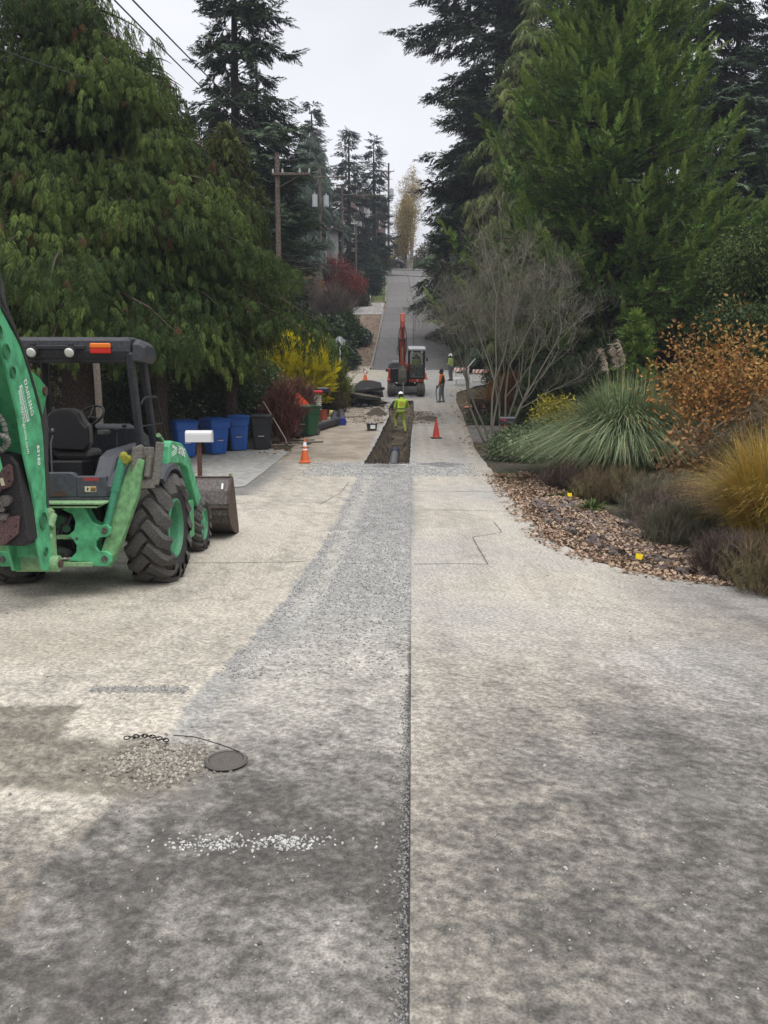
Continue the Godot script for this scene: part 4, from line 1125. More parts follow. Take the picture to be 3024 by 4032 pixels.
	for i in 5:
		var mb := Mb.new()
		var a: Vector3 = [Vector3(-0.55, 3.0, 0.2), Vector3(-0.28, 3.12, 0.1), Vector3(-0.12, 3.18, 0.15), Vector3(0.5, 2.45, 0.3), Vector3(0.62, 2.3, 0.2)][i]
		mb.col = Color(0.36, 0.30, 0.17)
		var foot := Vector3(a.x * 0.5, 0.4, 0)
		mb.tube([foot, foot.lerp(a, 0.6), a - Vector3(0, 0.1, 0)], [0.012, 0.010, 0.007], 5, false)
		if i < 3:
			for k in 200:
				var t := rng.randf()
				var b := a + Vector3(-0.16 * t * t, 0.05 - 0.55 * (1.0 - t) + 0.25, 0)
				mb.col = Color(0.40, 0.33, 0.27) * rf(0.75, 1.2)
				mb.leaf(b, Vector3(rf(-0.14, 0.1) - 0.05, rf(-0.16, 0.06), rf(-0.1, 0.1)), Vector3(rf(-1, 1), rf(-1, 1), rf(-1, 1)), 0.014)
		part("plume" if i < 3 else "stalk", mb, M.grass, pg)
	var gg := grass_clump("golden_grass", "tall clump of golden autumn grass at the right edge", 5.3, 10.9, 6500, 2.2, 3.3, 0.64, 1.3, 0.012, Color(0.27, 0.22, 0.04), Color(0.55, 0.34, 0.085), M.grass)
	litter()

func litter() -> void:
	# fallen leaves and rocks beside the pavement on the right
	rng.seed = 42
	var mb := Mb.new()
	mb.leaf(Vector3(-0.05, 0, 0), Vector3(0.1, 0.012, 0.0), Vector3(0, 0.3, 1), 0.07)
	mb.leaf(Vector3(-0.03, 0.004, 0.01), Vector3(0.06, 0.01, 0.05), Vector3(1, 0.1, -1), 0.04)
	var buf := PackedFloat32Array()
	for i in 19000:
		var d := rf(8.2, 20.5)
		var x := xr(d) + 0.02 + pow(rng.randf(), 1.1) * lerps([8.0, 11, 14, 20], [1.9, 1.7, 1.5, 1.0], d)
		if rng.randf() < 0.12: x = xr(d) - pow(rng.randf(), 3.0) * 0.35
		if fn1.get_noise_2d(x * 30, d * 30) < -0.25: continue
		var c := Color(0.31, 0.21, 0.14).lerp(Color(0.48, 0.36, 0.26), rng.randf()) if rng.randf() < 0.72 else Color(0.15, 0.09, 0.06)
		add_inst(buf, Basis.from_euler(Vector3(rf(-0.7, 0.7), rf(0, TAU), rf(-0.7, 0.7))) * rf(0.3, 0.8), P(x, d, rf(0.0, 0.045) + (0.02 if x < xr(d) else 0.0) + (0.05 if x > xr(d) + 0.55 else 0.0)), c)
	for i in 3200:
		var d := rf(24.0, 110.0)
		var right := rng.randf() < 0.45 and d < 50
		var x := xr(d) + rf(-0.4, 1.6) if right else (xl(d) - rf(-0.2, 0.8) if d < 58 else rf(-5.2, -3.3))
		var c := Color(0.22, 0.13, 0.07).lerp(Color(0.36, 0.24, 0.14), rng.randf())
		add_inst(buf, Basis.from_euler(Vector3(rf(-0.4, 0.4), rf(0, TAU), rf(-0.4, 0.4))) * rf(0.7, 1.4), P(x, d, 0.035), c)
	tag(many("fallen_leaves", mb.done(), M.leaves, buf, self), "tan fallen leaves scattered along the edge of the pavement", "leaves", "", "stuff")
	var grass := Mb.new()
	for i in 7: grass.blade(Vector3(rf(-0.03, 0.03), 0, rf(-0.03, 0.03)), Vector3(rf(-1, 1), 0, rf(-1, 1)).normalized(), rf(0.04, 0.09), 0.03, rf(0.02, 0.05), 0.005, 2)
	buf = PackedFloat32Array()
	for i in 1500:
		var d := rf(15.5, 21.0)
		var x := xr(d) + rf(0.1, 1.2)
		if fn1.get_noise_2d(x * 25, d * 25) < 0.0: continue
		add_inst(buf, Basis.from_euler(Vector3(0, rf(0, TAU), 0)) * rf(0.7, 1.3), P(x, d, -0.01), Color(0.11, 0.15, 0.035).lerp(Color(0.22, 0.2, 0.06), rng.randf()))
	for i in 500:
		var d := rf(97.0, 112.0)
		add_inst(buf, Basis.from_euler(Vector3(0, rf(0, TAU), 0)) * rf(2.0, 3.0), P(rf(-10.0, -3.6), d, -0.01), Color(0.11, 0.19, 0.035))
	tag(many("grass", grass.done(), M.grass, buf, self), "short green grass on the verge and on the far lawn", "grass", "", "stuff")
	# the rocks: single parts nearest the camera, the rest one mass
	var shapes := []
	for i in 8:
		var r := Mb.new()
		r.ball(Vector3.ZERO, Vector3(1.0, 0.42 + 0.05 * i, 0.7), 4, 6, Basis.IDENTITY, 0.3, i * 1.7)
		shapes.append(r.done())
	var rockm := []
	for i in 5: rockm.append(mat("rock%d" % i, [Color(0.30, 0.235, 0.21), Color(0.40, 0.32, 0.28), Color(0.22, 0.18, 0.165), Color(0.46, 0.39, 0.34), Color(0.34, 0.285, 0.255)][i], 0.9, 0, "grime", 6.0, "rough", 1.0))
	var border := thing("rock_border", "border of loose purple grey rocks along the heathers", "rocks")
	var rest := PackedFloat32Array()
	var count := 0
	for i in 1300:
		var t := pow(rng.randf(), 0.8)
		var d := lerpf(8.4, 16.3, t)
		var mid := xr(d) + lerps([8.4, 9.2, 10, 11.5, 13, 16.4], [0.9, 0.85, 1.0, 1.2, 1.1, 0.75], d)
		var x := mid + rng.randfn() * 0.3
		if x < xr(d) + 0.15: continue
		var s := rf(0.03, 0.078)
		var bs := Basis.from_euler(Vector3(rf(-0.7, 0.7), rf(0, TAU), rf(-0.7, 0.7))) * s
		var p := P(x, d, s * 0.3 + rf(0, 0.04))
		if count < 290 and s > 0.052:
			var o := put("rock", shapes[i % 8], rockm[i % 5], border)
			o.transform = Transform3D(bs, p)
			count += 1
		else:
			add_inst(rest, bs, p, Color.WHITE)
	tag(many("small_rocks", shapes[3], rockm[0], rest, border), "", "", "", "stuff")
	# gravel lying about on the pavement
	var st := Mb.new()
	st.ball(Vector3.ZERO, Vector3(1, 0.7, 0.8), 4, 6, Basis.IDENTITY, 0.2, 3.0)
	buf = PackedFloat32Array()
	var add := func(x: float, d: float, s: float, c: Color) -> void:
		if x < trl(22.4) - 20.0: return
		add_inst(buf, Basis.from_euler(Vector3(rf(-1, 1), rf(0, TAU), rf(-1, 1))) * s, P(x, d, road_up(x, d) + s * 0.3), c)
	for i in 15000:
		var d := pow(rng.randf(), 1.5) * 16.5 + 5.3
		var x := -1.4 * rng.randf()
		if rng.randf() > clampf((d - 5.0) / 3.0 + (0.5 if x < -1.1 else 0.0), 0.04, 1.0): continue
		if abs(x + 1.12) < 0.13 and rng.randf() < 0.6: continue
		add.call(x, d, rf(0.005, 0.013), Color(0.31, 0.302, 0.285) * rf(0.6, 1.35))
	for i in 1500:
		var d := 1.7 * pow(3.2, rng.randf())
		add.call(-absf(rng.randfn()) * 0.02 * (1.0 if rng.randf() < 0.75 else 2.6) - 0.005, d, rf(0.0025, 0.0075), Color(0.15, 0.145, 0.138) * rf(0.4, 2.0))
	for k in 2:
		for i in 150:
			var a: Array = [[-0.84, 2.97, 0.085, 0.035], [-0.53, 3.0, 0.11, 0.04]][k]
			add.call(a[0] + rng.randfn() * a[2], a[1] + rng.randfn() * a[3], rf(0.0035, 0.0095), Color(0.43, 0.43, 0.41) * rf(0.6, 1.25))
	for i in 700:
		add.call(rf(-2.15, -1.5), 4.92 + rng.randfn() * 0.035, rf(0.004, 0.01), Color(0.27, 0.26, 0.24) * rf(0.6, 1.4))
	for i in 900:
		add.call(-1.3 + rng.randfn() * 0.12, 3.78 + rng.randfn() * 0.12, rf(0.004, 0.014), Color(0.25, 0.225, 0.19) * rf(0.5, 1.6))
	for i in 1500:
		var d := 1.8 * pow(5.5, rng.randf())
		add.call(rf(-0.65 * d, 0.6 * d), d, rf(0.0022, 0.0065) * (1.0 if rng.randf() < 0.93 else 2.0), Color(0.30, 0.29, 0.27) * rf(0.3, 1.4))
	for i in 1600:
		add.call(rf(-3.0, 1.8), rf(20.0, 22.6), rf(0.01, 0.02), Color(0.3, 0.295, 0.28) * rf(0.7, 1.3))
	var gm := mat("stone_chip", Color(1, 1, 1), 0.9)
	tag(many("gravel", st.done(), gm, buf, self), "loose grey gravel and pale stone chips scattered over the pavement", "gravel", "", "stuff")
	# crumbs of earth round the trench
	buf = PackedFloat32Array()
	for i in 1100:
		var d := rf(33.5, 43.0)
		var x := trr(d) + absf(rng.randfn()) * 0.5 if rng.randf() < 0.5 else trl(d) - absf(rng.randfn()) * 0.9
		if x > 0 and d > 38.5: continue
		add_inst(buf, Basis.from_euler(Vector3(rf(-1, 1), rf(0, TAU), rf(-1, 1))) * rf(0.012, 0.045), P(x, d, 0.025), Color(0.13, 0.10, 0.07) * rf(0.6, 1.5))
	tag(many("spoil_crumbs", st.done(), gm, buf, self), "brown clods of earth scattered round the trench", "dirt", "", "stuff")

# ---------- backhoe loader; own axes: x right, y up, z to its back ----------
func yz(x: float) -> Transform3D: # polygons given as (z, y), thickness along x
	return Transform3D(Basis(Vector3(0, 0, 1), Vector3(0, 1, 0), Vector3(-1, 0, 0)), Vector3(x, 0, 0))

func axle(at: Vector3, flip := false) -> Transform3D: # lathes about the x axis
	var b := Basis(Vector3(0, 0, 1), Vector3(1, 0, 0), Vector3(0, 1, 0))
	if flip: b = Basis(Vector3(0, 0, -1), Vector3(-1, 0, 0), Vector3(0, 1, 0))
	return Transform3D(b, at)

func pv(a: Array) -> PackedVector2Array:
	var o := PackedVector2Array()
	for i in range(0, a.size(), 2): o.append(Vector2(a[i], a[i + 1]))
	return o

func pts3(a: Array) -> Array:
	var o := []
	for i in range(0, a.size(), 3): o.append(Vector3(a[i], a[i + 1], a[i + 2]))
	return o

func smooth_path(p: Array, k := 5) -> Array:
	var o := []
	for i in p.size() - 1:
		var a: Vector3 = p[max(i - 1, 0)]
		var b: Vector3 = p[i]
		var c: Vector3 = p[i + 1]
		var d: Vector3 = p[min(i + 2, p.size() - 1)]
		for j in k: o.append(b.cubic_interpolate(c, a, d, float(j) / k))
	o.append(p[-1])
	return o

func text(called: String, s: String, w: float, m: Material, to: Node3D, xf: Transform3D, bold := true, face := "Droid Sans") -> MeshInstance3D:
	var t := TextMesh.new()
	var f := SystemFont.new()
	f.font_names = PackedStringArray([face])
	f.font_weight = 700 if bold else 400
	t.font = f
	t.text = s
	t.font_size = 48
	t.pixel_size = 0.01
	t.depth = 0.02
	t.curve_step = 2.0
	var width: float = max(0.01, t.get_aabb().size.x)
	var o := put(called, t, m, to)
	var k := w / width
	o.transform = xf * Transform3D(Basis.IDENTITY.scaled(Vector3(k, k, 0.12)), Vector3.ZERO)
	return o

func tyre(R: float, w: float, rim: float, lugs: int, lh: float, sweep: float, flip: bool) -> Mb:
	# axis along x, centred; outer side towards +x
	var mb := Mb.new()
	var h := w * 0.5
	var prof := [Vector2(rim, -h * 0.8), Vector2(rim + 0.03, -h * 0.86), Vector2(lerpf(rim, R, 0.5), -h), Vector2(R - 0.10, -h * 0.98), Vector2(R - 0.05, -h * 0.88), Vector2(R - 0.025, -h * 0.55), Vector2(R - 0.02, 0), Vector2(R - 0.025, h * 0.55), Vector2(R - 0.05, h * 0.88), Vector2(R - 0.10, h * 0.98), Vector2(lerpf(rim, R, 0.5), h), Vector2(rim + 0.03, h * 0.86), Vector2(rim, h * 0.8)]
	var xf := axle(Vector3.ZERO)
	mb.col = Color(0.42, 0.41, 0.4)
	mb.lathe(prof, 48, xf)
	for side: float in [-1.0, 1.0]:
		for k in lugs:
			var a0 := TAU * (k + (0.5 if side > 0 else 0.0)) / lugs
			var path := []
			for i in 6:
				var t := i / 5.0
				var x := side * lerpf(-0.02, 1.02, t) * h
				var rr := R - 0.022 - 0.006 * t if t < 0.75 else R - 0.022 - lerpf(0.006, 0.13, (t - 0.75) * 4.0) * (0.55 if R < 0.5 else 1.0)
				var a := a0 + (sweep if flip else -sweep) * pow(t, 1.3)
				var o := Vector3(0, sin(a), cos(a))
				if t > 0.9: o = (o * 0.7 + Vector3(side * 0.7, 0, 0)).normalized()
				path.append([Vector3(x, 0, 0) + Vector3(0, sin(a), cos(a)) * rr, o])
			mb.col = Color(1, 1, 1)
			var prev := []
			var wd := TAU * R / lugs * 0.23
			for i in path.size():
				var dir: Vector3 = (path[min(i + 1, 5)][0] - path[max(i - 1, 0)][0]).normalized()
				var o: Vector3 = path[i][1]
				var s := dir.cross(o).normalized()
				var ww := wd * (1.25 if i > 3 else 1.0)
				var p: Vector3 = path[i][0]
				var cur := [p - s * ww * 1.25 - o * 0.015, p - s * ww * 0.8 + o * lh, p + s * ww * 0.8 + o * lh, p + s * ww * 1.25 - o * 0.015]
				if prev.size():
					mb.quad(prev[0], prev[1], cur[1], cur[0], -s)
					mb.quad(prev[1], prev[2], cur[2], cur[1], o)
					mb.quad(prev[2], prev[3], cur[3], cur[2], s)
				else:
					mb.quad(cur[0], cur[1], cur[2], cur[3], -dir)
				prev = cur
			mb.quad(prev[0], prev[1], prev[2], prev[3], Vector3(side, 0, 0))
	return mb

func mirror_x(src: Array) -> Array:
	var o := []
	for p: Vector3 in src: o.append(Vector3(-p.x, p.y, p.z))
	return o

func backhoe() -> void:
	rng.seed = 31
	var green := mat("green_paint", Color(0.095, 0.44, 0.21), 0.6, 0.0, "wear", 0.9, "rough", 0.2)
	var worn := mat("worn_green", Color(0.15, 0.33, 0.14), 0.75, 0.0, "wear", 1.8, "rough", 0.4)
	var lime := mat("pale_green_edge", Color(0.30, 0.52, 0.26), 0.6, 0.0, "mottle", 3.0)
	var dark := mat("dark_plastic", Color(0.045, 0.048, 0.058), 0.6, 0.0, "grime", 2.0, "rough", 0.2)
	var black := mat("black_steel", Color(0.018, 0.018, 0.02), 0.55, 0.0, "grime", 3.0)
	var greyp := mat("grey_panel", Color(0.075, 0.08, 0.095), 0.6, 0.0, "mottle", 2.0, "rough", 0.2)
	var rubber := mat("tyre_rubber", Color(0.125, 0.118, 0.108), 0.9, 0.0, "grime", 4.0, "rough", 0.4)
	var steel := mat("bare_steel", Color(0.22, 0.2, 0.185), 0.5, 0.55, "grime", 2.4, "rough", 0.3)
	var rust := mat("rust_steel", Color(0.13, 0.085, 0.065), 0.75, 0.2, "grime", 2.0, "rough", 0.4)
	var pad := mat("worn_pad", Color(0.25, 0.235, 0.2), 0.85, 0.0, "grime", 4.0, "rough", 0.6)
	var maroon := mat("maroon_plate", Color(0.16, 0.085, 0.085), 0.65, 0.1, "grime", 4.0, "rough", 0.3)
	var white := mat("white_decal", Color(0.75, 0.78, 0.75), 0.6)
	var hose := mat("hose", Color(0.05, 0.05, 0.048), 0.6, 0.0, "mottle", 5.0)
	var hose_grey := mat("guard_hose", Color(0.24, 0.24, 0.22), 0.7)
	var rot := 0.0576
	var t := thing("backhoe_loader", "green backhoe loader parked facing up the street with its boom folded", "backhoe", Vector3(-4.03, G(9.4) + 0.015, -9.4), rot)
	var mb: Mb
	# wheels
	for s: float in [1.0, -1.0]:
		var w := Node3D.new()
		w.name = "rear_wheel"
		t.add_child(w, true)
		w.position = Vector3(0.88 * s, 0.655, 0.05)
		part("tyre", tyre(0.665, 0.47, 0.36, 15, 0.048, 0.46, false), rubber, w)
		mb = Mb.new()
		mb.lathe([Vector2(0.355, -0.2), Vector2(0.375, 0.21), Vector2(0.345, 0.22), Vector2(0.325, 0.16), Vector2(0.32, 0.05), Vector2(0.29, 0.0), Vector2(0.27, -0.03), Vector2(0.2, -0.02), Vector2(0.14, 0.0), Vector2(0.13, 0.05), Vector2(0.0, 0.06)], 36, axle(Vector3.ZERO, s < 0))
		for k in 8:
			var a := TAU * k / 8
			mb.ball(Vector3((-0.01) * s, sin(a) * 0.17, cos(a) * 0.17), Vector3(0.022, 0.018, 0.018), 4, 6)
		part("rim", mb, mat("rim_green", Color(0.10, 0.36, 0.19), 0.6, 0, "mottle", 3.0), w)
		w = Node3D.new()
		w.name = "front_wheel"
		t.add_child(w, true)
		w.position = Vector3(0.89 * s, 0.42, -1.97)
		part("tyre", tyre(0.42, 0.28, 0.23, 15, 0.022, 0.3, false), rubber, w)
		mb = Mb.new()
		mb.lathe([Vector2(0.225, -0.1), Vector2(0.245, 0.125), Vector2(0.215, 0.13), Vector2(0.2, 0.09), Vector2(0.19, 0.03), Vector2(0.15, 0.02), Vector2(0.11, 0.03), Vector2(0.085, 0.04), Vector2(0.08, 0.12), Vector2(0.05, 0.14), Vector2(0.0, 0.14)], 28, axle(Vector3.ZERO, s < 0))
		for k in 6:
			var a := TAU * k / 6
			mb.ball(Vector3(0.035 * s, sin(a) * 0.115, cos(a) * 0.115), Vector3(0.016, 0.013, 0.013), 4, 6)
		part("rim", mb, mat("rim_green", Color.WHITE), w)
	# frame and running gear
	mb = Mb.new()
	mb.box(Vector3(0, 0.72, -0.9), Vector3(0.62, 0.34, 3.3), 0.03)
	mb.bar(Vector3(-0.7, 0.655, 0.05), Vector3(0.7, 0.655, 0.05), 0.15, 14)
	mb.bar(Vector3(-0.78, 0.42, -1.97), Vector3(0.78, 0.42, -1.97), 0.075, 10)
	mb.box(Vector3(0, 0.5, -1.97), Vector3(0.5, 0.2, 0.3), 0.03)
	part("chassis", mb, green, t)
	# rear frame: two cheek plates with lugs, cross bars
	for s: float in [1.0, -1.0]:
		mb = Mb.new()
		var out := [0.20, 1.06, 0.36, 1.06, 0.39, 0.98, 0.44, 0.88, 0.52, 0.84, 0.60, 0.855, 0.645, 0.81, 0.64, 0.75, 0.59, 0.715, 0.52, 0.71, 0.475, 0.66, 0.47, 0.60, 0.50, 0.55, 0.58, 0.555, 0.635, 0.51, 0.635, 0.43, 0.58, 0.385, 0.46, 0.385, 0.36, 0.43, 0.16, 0.45, 0.25, 0.54, 0.26, 0.62, 0.22, 0.69, 0.16, 0.72, 0.24, 0.79, 0.26, 0.88, 0.23, 0.97, 0.12, 1.02]
		var pp := pv(out)
		for i in pp.size(): pp[i].x *= s
		mb.prism(pp, 0.05, Transform3D(Basis.IDENTITY, Vector3(0, 0, 1.12)), 0.006)
		mb.prism(pp, 0.05, Transform3D(Basis.IDENTITY, Vector3(0, 0, 0.98)), 0.006)
		mb.box(Vector3(0.30 * s, 0.74, 1.06), Vector3(0.03, 0.6, 0.12))
		part("frame_plate", mb, green, t)
		mb = Mb.new()
		for q: Array in [[0.575, 0.785], [0.565, 0.47]]:
			mb.bar(Vector3(q[0] * s, q[1], 0.93), Vector3(q[0] * s, q[1], 1.165), 0.035, 12)
		for q: Array in [[0.20, 0.70], [0.27, 0.70]]:
			mb.ball(Vector3(q[0] * s, q[1], 1.15), Vector3(0.018, 0.018, 0.012), 4, 8)
		part("pin", mb, steel, t)
	mb = Mb.new()
	mb.box(Vector3(0.08, 1.095, 1.08), Vector3(1.05, 0.025, 0.32), 0.006)
	mb.box(Vector3(0.08, 1.055, 1.1), Vector3(0.9, 0.02, 0.26), 0.006)
	mb.box(Vector3(0.0, 0.41, 1.08), Vector3(0.86, 0.05, 0.2), 0.008)
	mb.box(Vector3(0.0, 0.705, 1.07), Vector3(0.4, 0.05, 0.05), 0.006)
	part("cross_bar", mb, lime, t)
	mb = Mb.new()
	mb.box(Vector3(0, 0.75, 0.80), Vector3(0.9, 0.62, 0.2), 0.02)
	mb.box(Vector3(0.62, 1.0, 0.6), Vector3(0.3, 0.2, 0.5), 0.02)
	part("underside", mb, black, t)
	mb = Mb.new()
	for i in 7:
		var a := Vector3(-0.2 + i * 0.06, 0.55 + 0.05 * (i % 3), 0.95)
		mb.tube(smooth_path([a, a + Vector3(0.04, 0.16, 0.13), a + Vector3(0.1, 0.3, 0.1), a + Vector3(0.16, 0.34, -0.02)]), 0.014, 6)
	mb.bar(Vector3(-0.05, 0.56, 0.98), Vector3(0.15, 0.52, 1.1), 0.05, 10)
	mb.ball(Vector3(0.1, 0.86, 1.02), Vector3(0.07, 0.09, 0.06))
	part("hydraulic_hoses", mb, hose, t)
	mb = Mb.new()
	for q: Array in [[0.06, 0.9, 0.05], [0.12, 0.8, 0.045], [0.02, 0.84, 0.035], [0.04, 0.52, 0.06]]:
		mb.bar(Vector3(q[0], q[1], 0.95), Vector3(q[0] + 0.02, q[1], 1.1), q[2], 8)
	part("valve_block", mb, mat("dirty_green", Color(0.03, 0.12, 0.06), 0.7, 0, "grime", 5.0), t)
	# swing casting between frame and boom
	mb = Mb.new()
	mb.box(Vector3(-0.02, 0.74, 1.32), Vector3(0.2, 0.62, 0.22), 0.03)
	mb.bar(Vector3(-0.2, 0.5, 1.58), Vector3(0.24, 0.5, 1.58), 0.085, 16)
	mb.box(Vector3(0.12, 0.62, 1.5), Vector3(0.05, 0.34, 0.2), 0.02, Basis(Vector3.RIGHT, 0.35))
	mb.box(Vector3(-0.16, 0.62, 1.5), Vector3(0.05, 0.34, 0.2), 0.02, Basis(Vector3.RIGHT, 0.35))
	mb.bar(Vector3(0.08, 0.98, 1.3), Vector3(0.08, 0.86, 1.42), 0.05, 10)
	part("swing_casting", mb, lime, t)
	mb = Mb.new()
	mb.bar(Vector3(-0.24, 0.5, 1.58), Vector3(0.265, 0.5, 1.58), 0.045, 14)
	part("boom_pin", mb, rust, t)
	# boom
	var bo := Node3D.new()
	bo.name = "boom"
	t.add_child(bo, true)
	var cheek := pv([1.66, 0.44, 1.80, 0.47, 1.91, 0.77, 1.90, 1.12, 1.99, 1.40, 2.08, 1.65, 2.16, 2.04, 2.34, 2.45, 2.46, 2.74, 2.75, 3.05, 2.98, 3.25, 2.86, 3.44, 2.62, 3.28, 2.39, 2.99, 2.03, 2.69, 1.80, 2.30, 1.64, 1.96, 1.63, 1.50, 1.64, 1.16, 1.60, 0.85, 1.56, 0.60, 1.58, 0.47])
	for s: float in [1.0, -1.0]:
		mb = Mb.new()
		mb.prism(cheek, 0.03, yz(0.15 * s), 0.005)
		part("cheek_plate", mb, green, bo)
	mb = Mb.new()
	var inner := pts3([0, 0.6, 1.72, 0, 1.16, 1.75, 0, 1.6, 1.82, 0, 2.04, 1.95, 0, 2.45, 2.16, 0, 2.74, 2.3, 0, 3.2, 2.78])
	for i in inner.size() - 1:
		var a: Vector3 = inner[i]
		var b: Vector3 = inner[i + 1]
		mb.quad(a + Vector3(-0.135, 0, 0), a + Vector3(0.135, 0, 0), b + Vector3(0.135, 0, 0), b + Vector3(-0.135, 0, 0), Vector3(0, 0, 1))
	part("web", mb, green, bo)
	mb = Mb.new()
	mb.col = Color(0.35, 0.4, 0.35)
	for q: Array in [[2.48, 2.80, 0.05], [2.36, 2.63, 0.06], [2.25, 2.45, 0.045], [1.76, 0.98, 0.08], [1.74, 0.66, 0.035]]:
		mb.lathe([Vector2(q[2] + 0.012, 0.0), Vector2(q[2] + 0.012, 0.012), Vector2(q[2], 0.014), Vector2(q[2] * 0.96, 0.002), Vector2(0, 0.0015)], 18, axle(Vector3(0.1655, q[1], q[0])))
	part("lightening_hole", mb, green, bo)
	mb = Mb.new()
	for x: float in [0.13, -0.13]:
		mb.prism(pv([1.85, 2.50, 1.60, 2.42, 1.49, 2.36, 1.45, 2.28, 1.49, 2.21, 1.60, 2.03, 1.64, 1.85, 1.72, 1.85, 1.78, 2.2]), 0.05, yz(x), 0.008)
	part("lug", mb, mat("fresh_green", Color(0.07, 0.40, 0.15), 0.5, 0, "mottle", 2.0), bo)
	mb = Mb.new()
	mb.bar(Vector3(-0.17, 2.30, 1.53), Vector3(0.175, 2.30, 1.53), 0.05, 16)
	part("lug_pin", mb, rust, bo)
	mb = Mb.new() # trim hose along the front edge of the boom
	mb.tube(smooth_path(pts3([0.165, 3.1, 2.52, 0.17, 2.86, 2.18, 0.17, 2.62, 1.98, 0.17, 2.3, 1.79, 0.17, 1.96, 1.645, 0.17, 1.5, 1.63, 0.17, 1.1, 1.635])), 0.016, 6)
	mb.tube(smooth_path(pts3([0.12, 3.1, 2.5, 0.12, 2.7, 1.98, 0.12, 2.3, 1.74, 0.1, 1.6, 1.58, 0.05, 1.0, 1.5])), 0.02, 6)
	mb.tube(smooth_path(pts3([0.1, 2.25, 1.5, 0.12, 1.9, 1.5, 0.1, 1.5, 1.5, 0.12, 1.2, 1.46])), 0.045, 8)
	part("hydraulic_hoses", mb, hose, bo)
	mb = Mb.new() # hoses arching above the boom
	mb.tube(smooth_path(pts3([0.16, 2.85, 2.16, 0.14, 3.05, 2.28, 0.12, 3.3, 2.32, 0.1, 3.5, 2.5, 0.06, 3.55, 2.75, 0, 3.4, 3.0])), 0.026, 8)
	mb.tube(smooth_path(pts3([0.13, 2.9, 2.2, 0.08, 3.15, 2.4, 0.05, 3.3, 2.5, 0.0, 3.35, 2.75])), 0.026, 8)
	part("hydraulic_hoses", mb, hose, bo)
	var face := Basis(Vector3(0, -0.936, -0.351).normalized(), Vector3(0, 0.351, -0.936).normalized(), Vector3(1, 0, 0))
	text("lettering", "DARLING", 0.36, white, bo, Transform3D(face, Vector3(0.167, 2.22, 1.93)), false)
	mb = Mb.new()
	mb.box(Vector3(0.166, 2.16, 2.03), Vector3(0.003, 0.055, 0.36), 0.0, Basis(Vector3.RIGHT, -1.21))
	part("decal", mb, white, bo)
	text("lettering", "UNDERGROUND", 0.33, green, bo, Transform3D(face, Vector3(0.169, 2.16, 2.03)), true)
	text("lettering", "CONSTRUCTION SERVICES", 0.32, white, bo, Transform3D(face, Vector3(0.167, 2.13, 2.08)), false)
	text("lettering", "www.darlingcons.com", 0.62, white, bo, Transform3D(Basis(Vector3(0, -0.98, -0.19).normalized(), Vector3(0, 0.19, -0.98).normalized(), Vector3(1, 0, 0)), Vector3(0.167, 1.98, 2.07)), false)
	text("lettering", "83180", 0.20, white, bo, Transform3D(Basis(Vector3(0, -1, 0.0), Vector3(0, 0, -1), Vector3(1, 0, 0)), Vector3(0.167, 1.65, 1.78)), true)
	# dipper stick with the plate compactor on its end
	mb = Mb.new()
	mb.prism(pv([2.90, 3.45, 3.08, 3.32, 2.85, 2.4, 2.62, 1.62, 2.45, 1.45, 2.30, 1.55, 2.42, 1.9, 2.66, 2.8]), 0.2, yz(-0.05), 0.01)
	part("dipper_stick", mb, green, t)
	var co := Node3D.new()
	co.name = "compactor"
	t.add_child(co, true)
	co.position = Vector3(0, 0, 0.02)
	mb = Mb.new()
	mb.prism(pv([-0.78, 0.80, 0.10, 0.77, 0.165, 0.83, 0.13, 1.25, 0.09, 1.58, 0.03, 1.66, -0.10, 1.69, -0.78, 1.66]), 0.30, Transform3D(Basis.IDENTITY, Vector3(0, 0, 1.92)), 0.02)
	part("casing", mb, mat("casing_black", Color(0.035, 0.032, 0.034), 0.7, 0.2, "grime", 3.0), co)
	mb = Mb.new()
	mb.prism(pv([-0.76, 0.86, -0.14, 0.78, -0.07, 0.79, 0.075, 0.90, 0.095, 1.06, 0.08, 1.08, -0.02, 1.06, -0.09, 1.07, -0.115, 1.14, -0.11, 1.26, -0.06, 1.33, 0.02, 1.36, 0.055, 1.42, 0.05, 1.56, 0.02, 1.58, -0.17, 1.46, -0.76, 1.44]), 0.035, Transform3D(Basis.IDENTITY, Vector3(0, 0, 2.095)), 0.006)
	part("plate", mb, maroon, co)
	mb = Mb.new()
	mb.bar(Vector3(-0.03, 1.22, 1.98), Vector3(-0.01, 1.23, 2.17), 0.055, 12)
	mb.bar(Vector3(-0.08, 1.12, 2.0), Vector3(-0.05, 1.15, 2.16), 0.03, 10)
	mb.bar(Vector3(-0.05, 1.07, 2.0), Vector3(-0.05, 1.07, 2.13), 0.04, 10)
	part("motor", mb, steel, co)
	mb = Mb.new()
	for q: Array in [[0.02, 1.5], [-0.1, 1.42], [0.06, 0.98], [0.0, 0.88], [-0.05, 1.02], [0.02, 1.42]]:
		mb.ball(Vector3(q[0], q[1], 2.115), Vector3(0.012, 0.012, 0.008), 4, 6)
	part("bolt", mb, black, co)
	text("lettering", "ALLIED", 0.17, white, co, Transform3D(Basis(Vector3(0.02, 1, 0).normalized(), Vector3(-1, 0.02, 0).normalized(), Vector3(0, 0, 1)), Vector3(-0.155, 1.03, 2.114)), true)
	mb = Mb.new()
	mb.box(Vector3(-0.12, 1.36, 2.114), Vector3(0.035, 0.07, 0.003), 0.0, Basis(Vector3.BACK, 0.15))
	mb.box(Vector3(-0.045, 1.41, 2.114), Vector3(0.035, 0.075, 0.003), 0.0, Basis(Vector3.BACK, 0.2))
	part("sticker", mb, mat("cream_sticker", Color(0.55, 0.5, 0.36), 0.7), co)
	mb = Mb.new() # spring guarded hoses
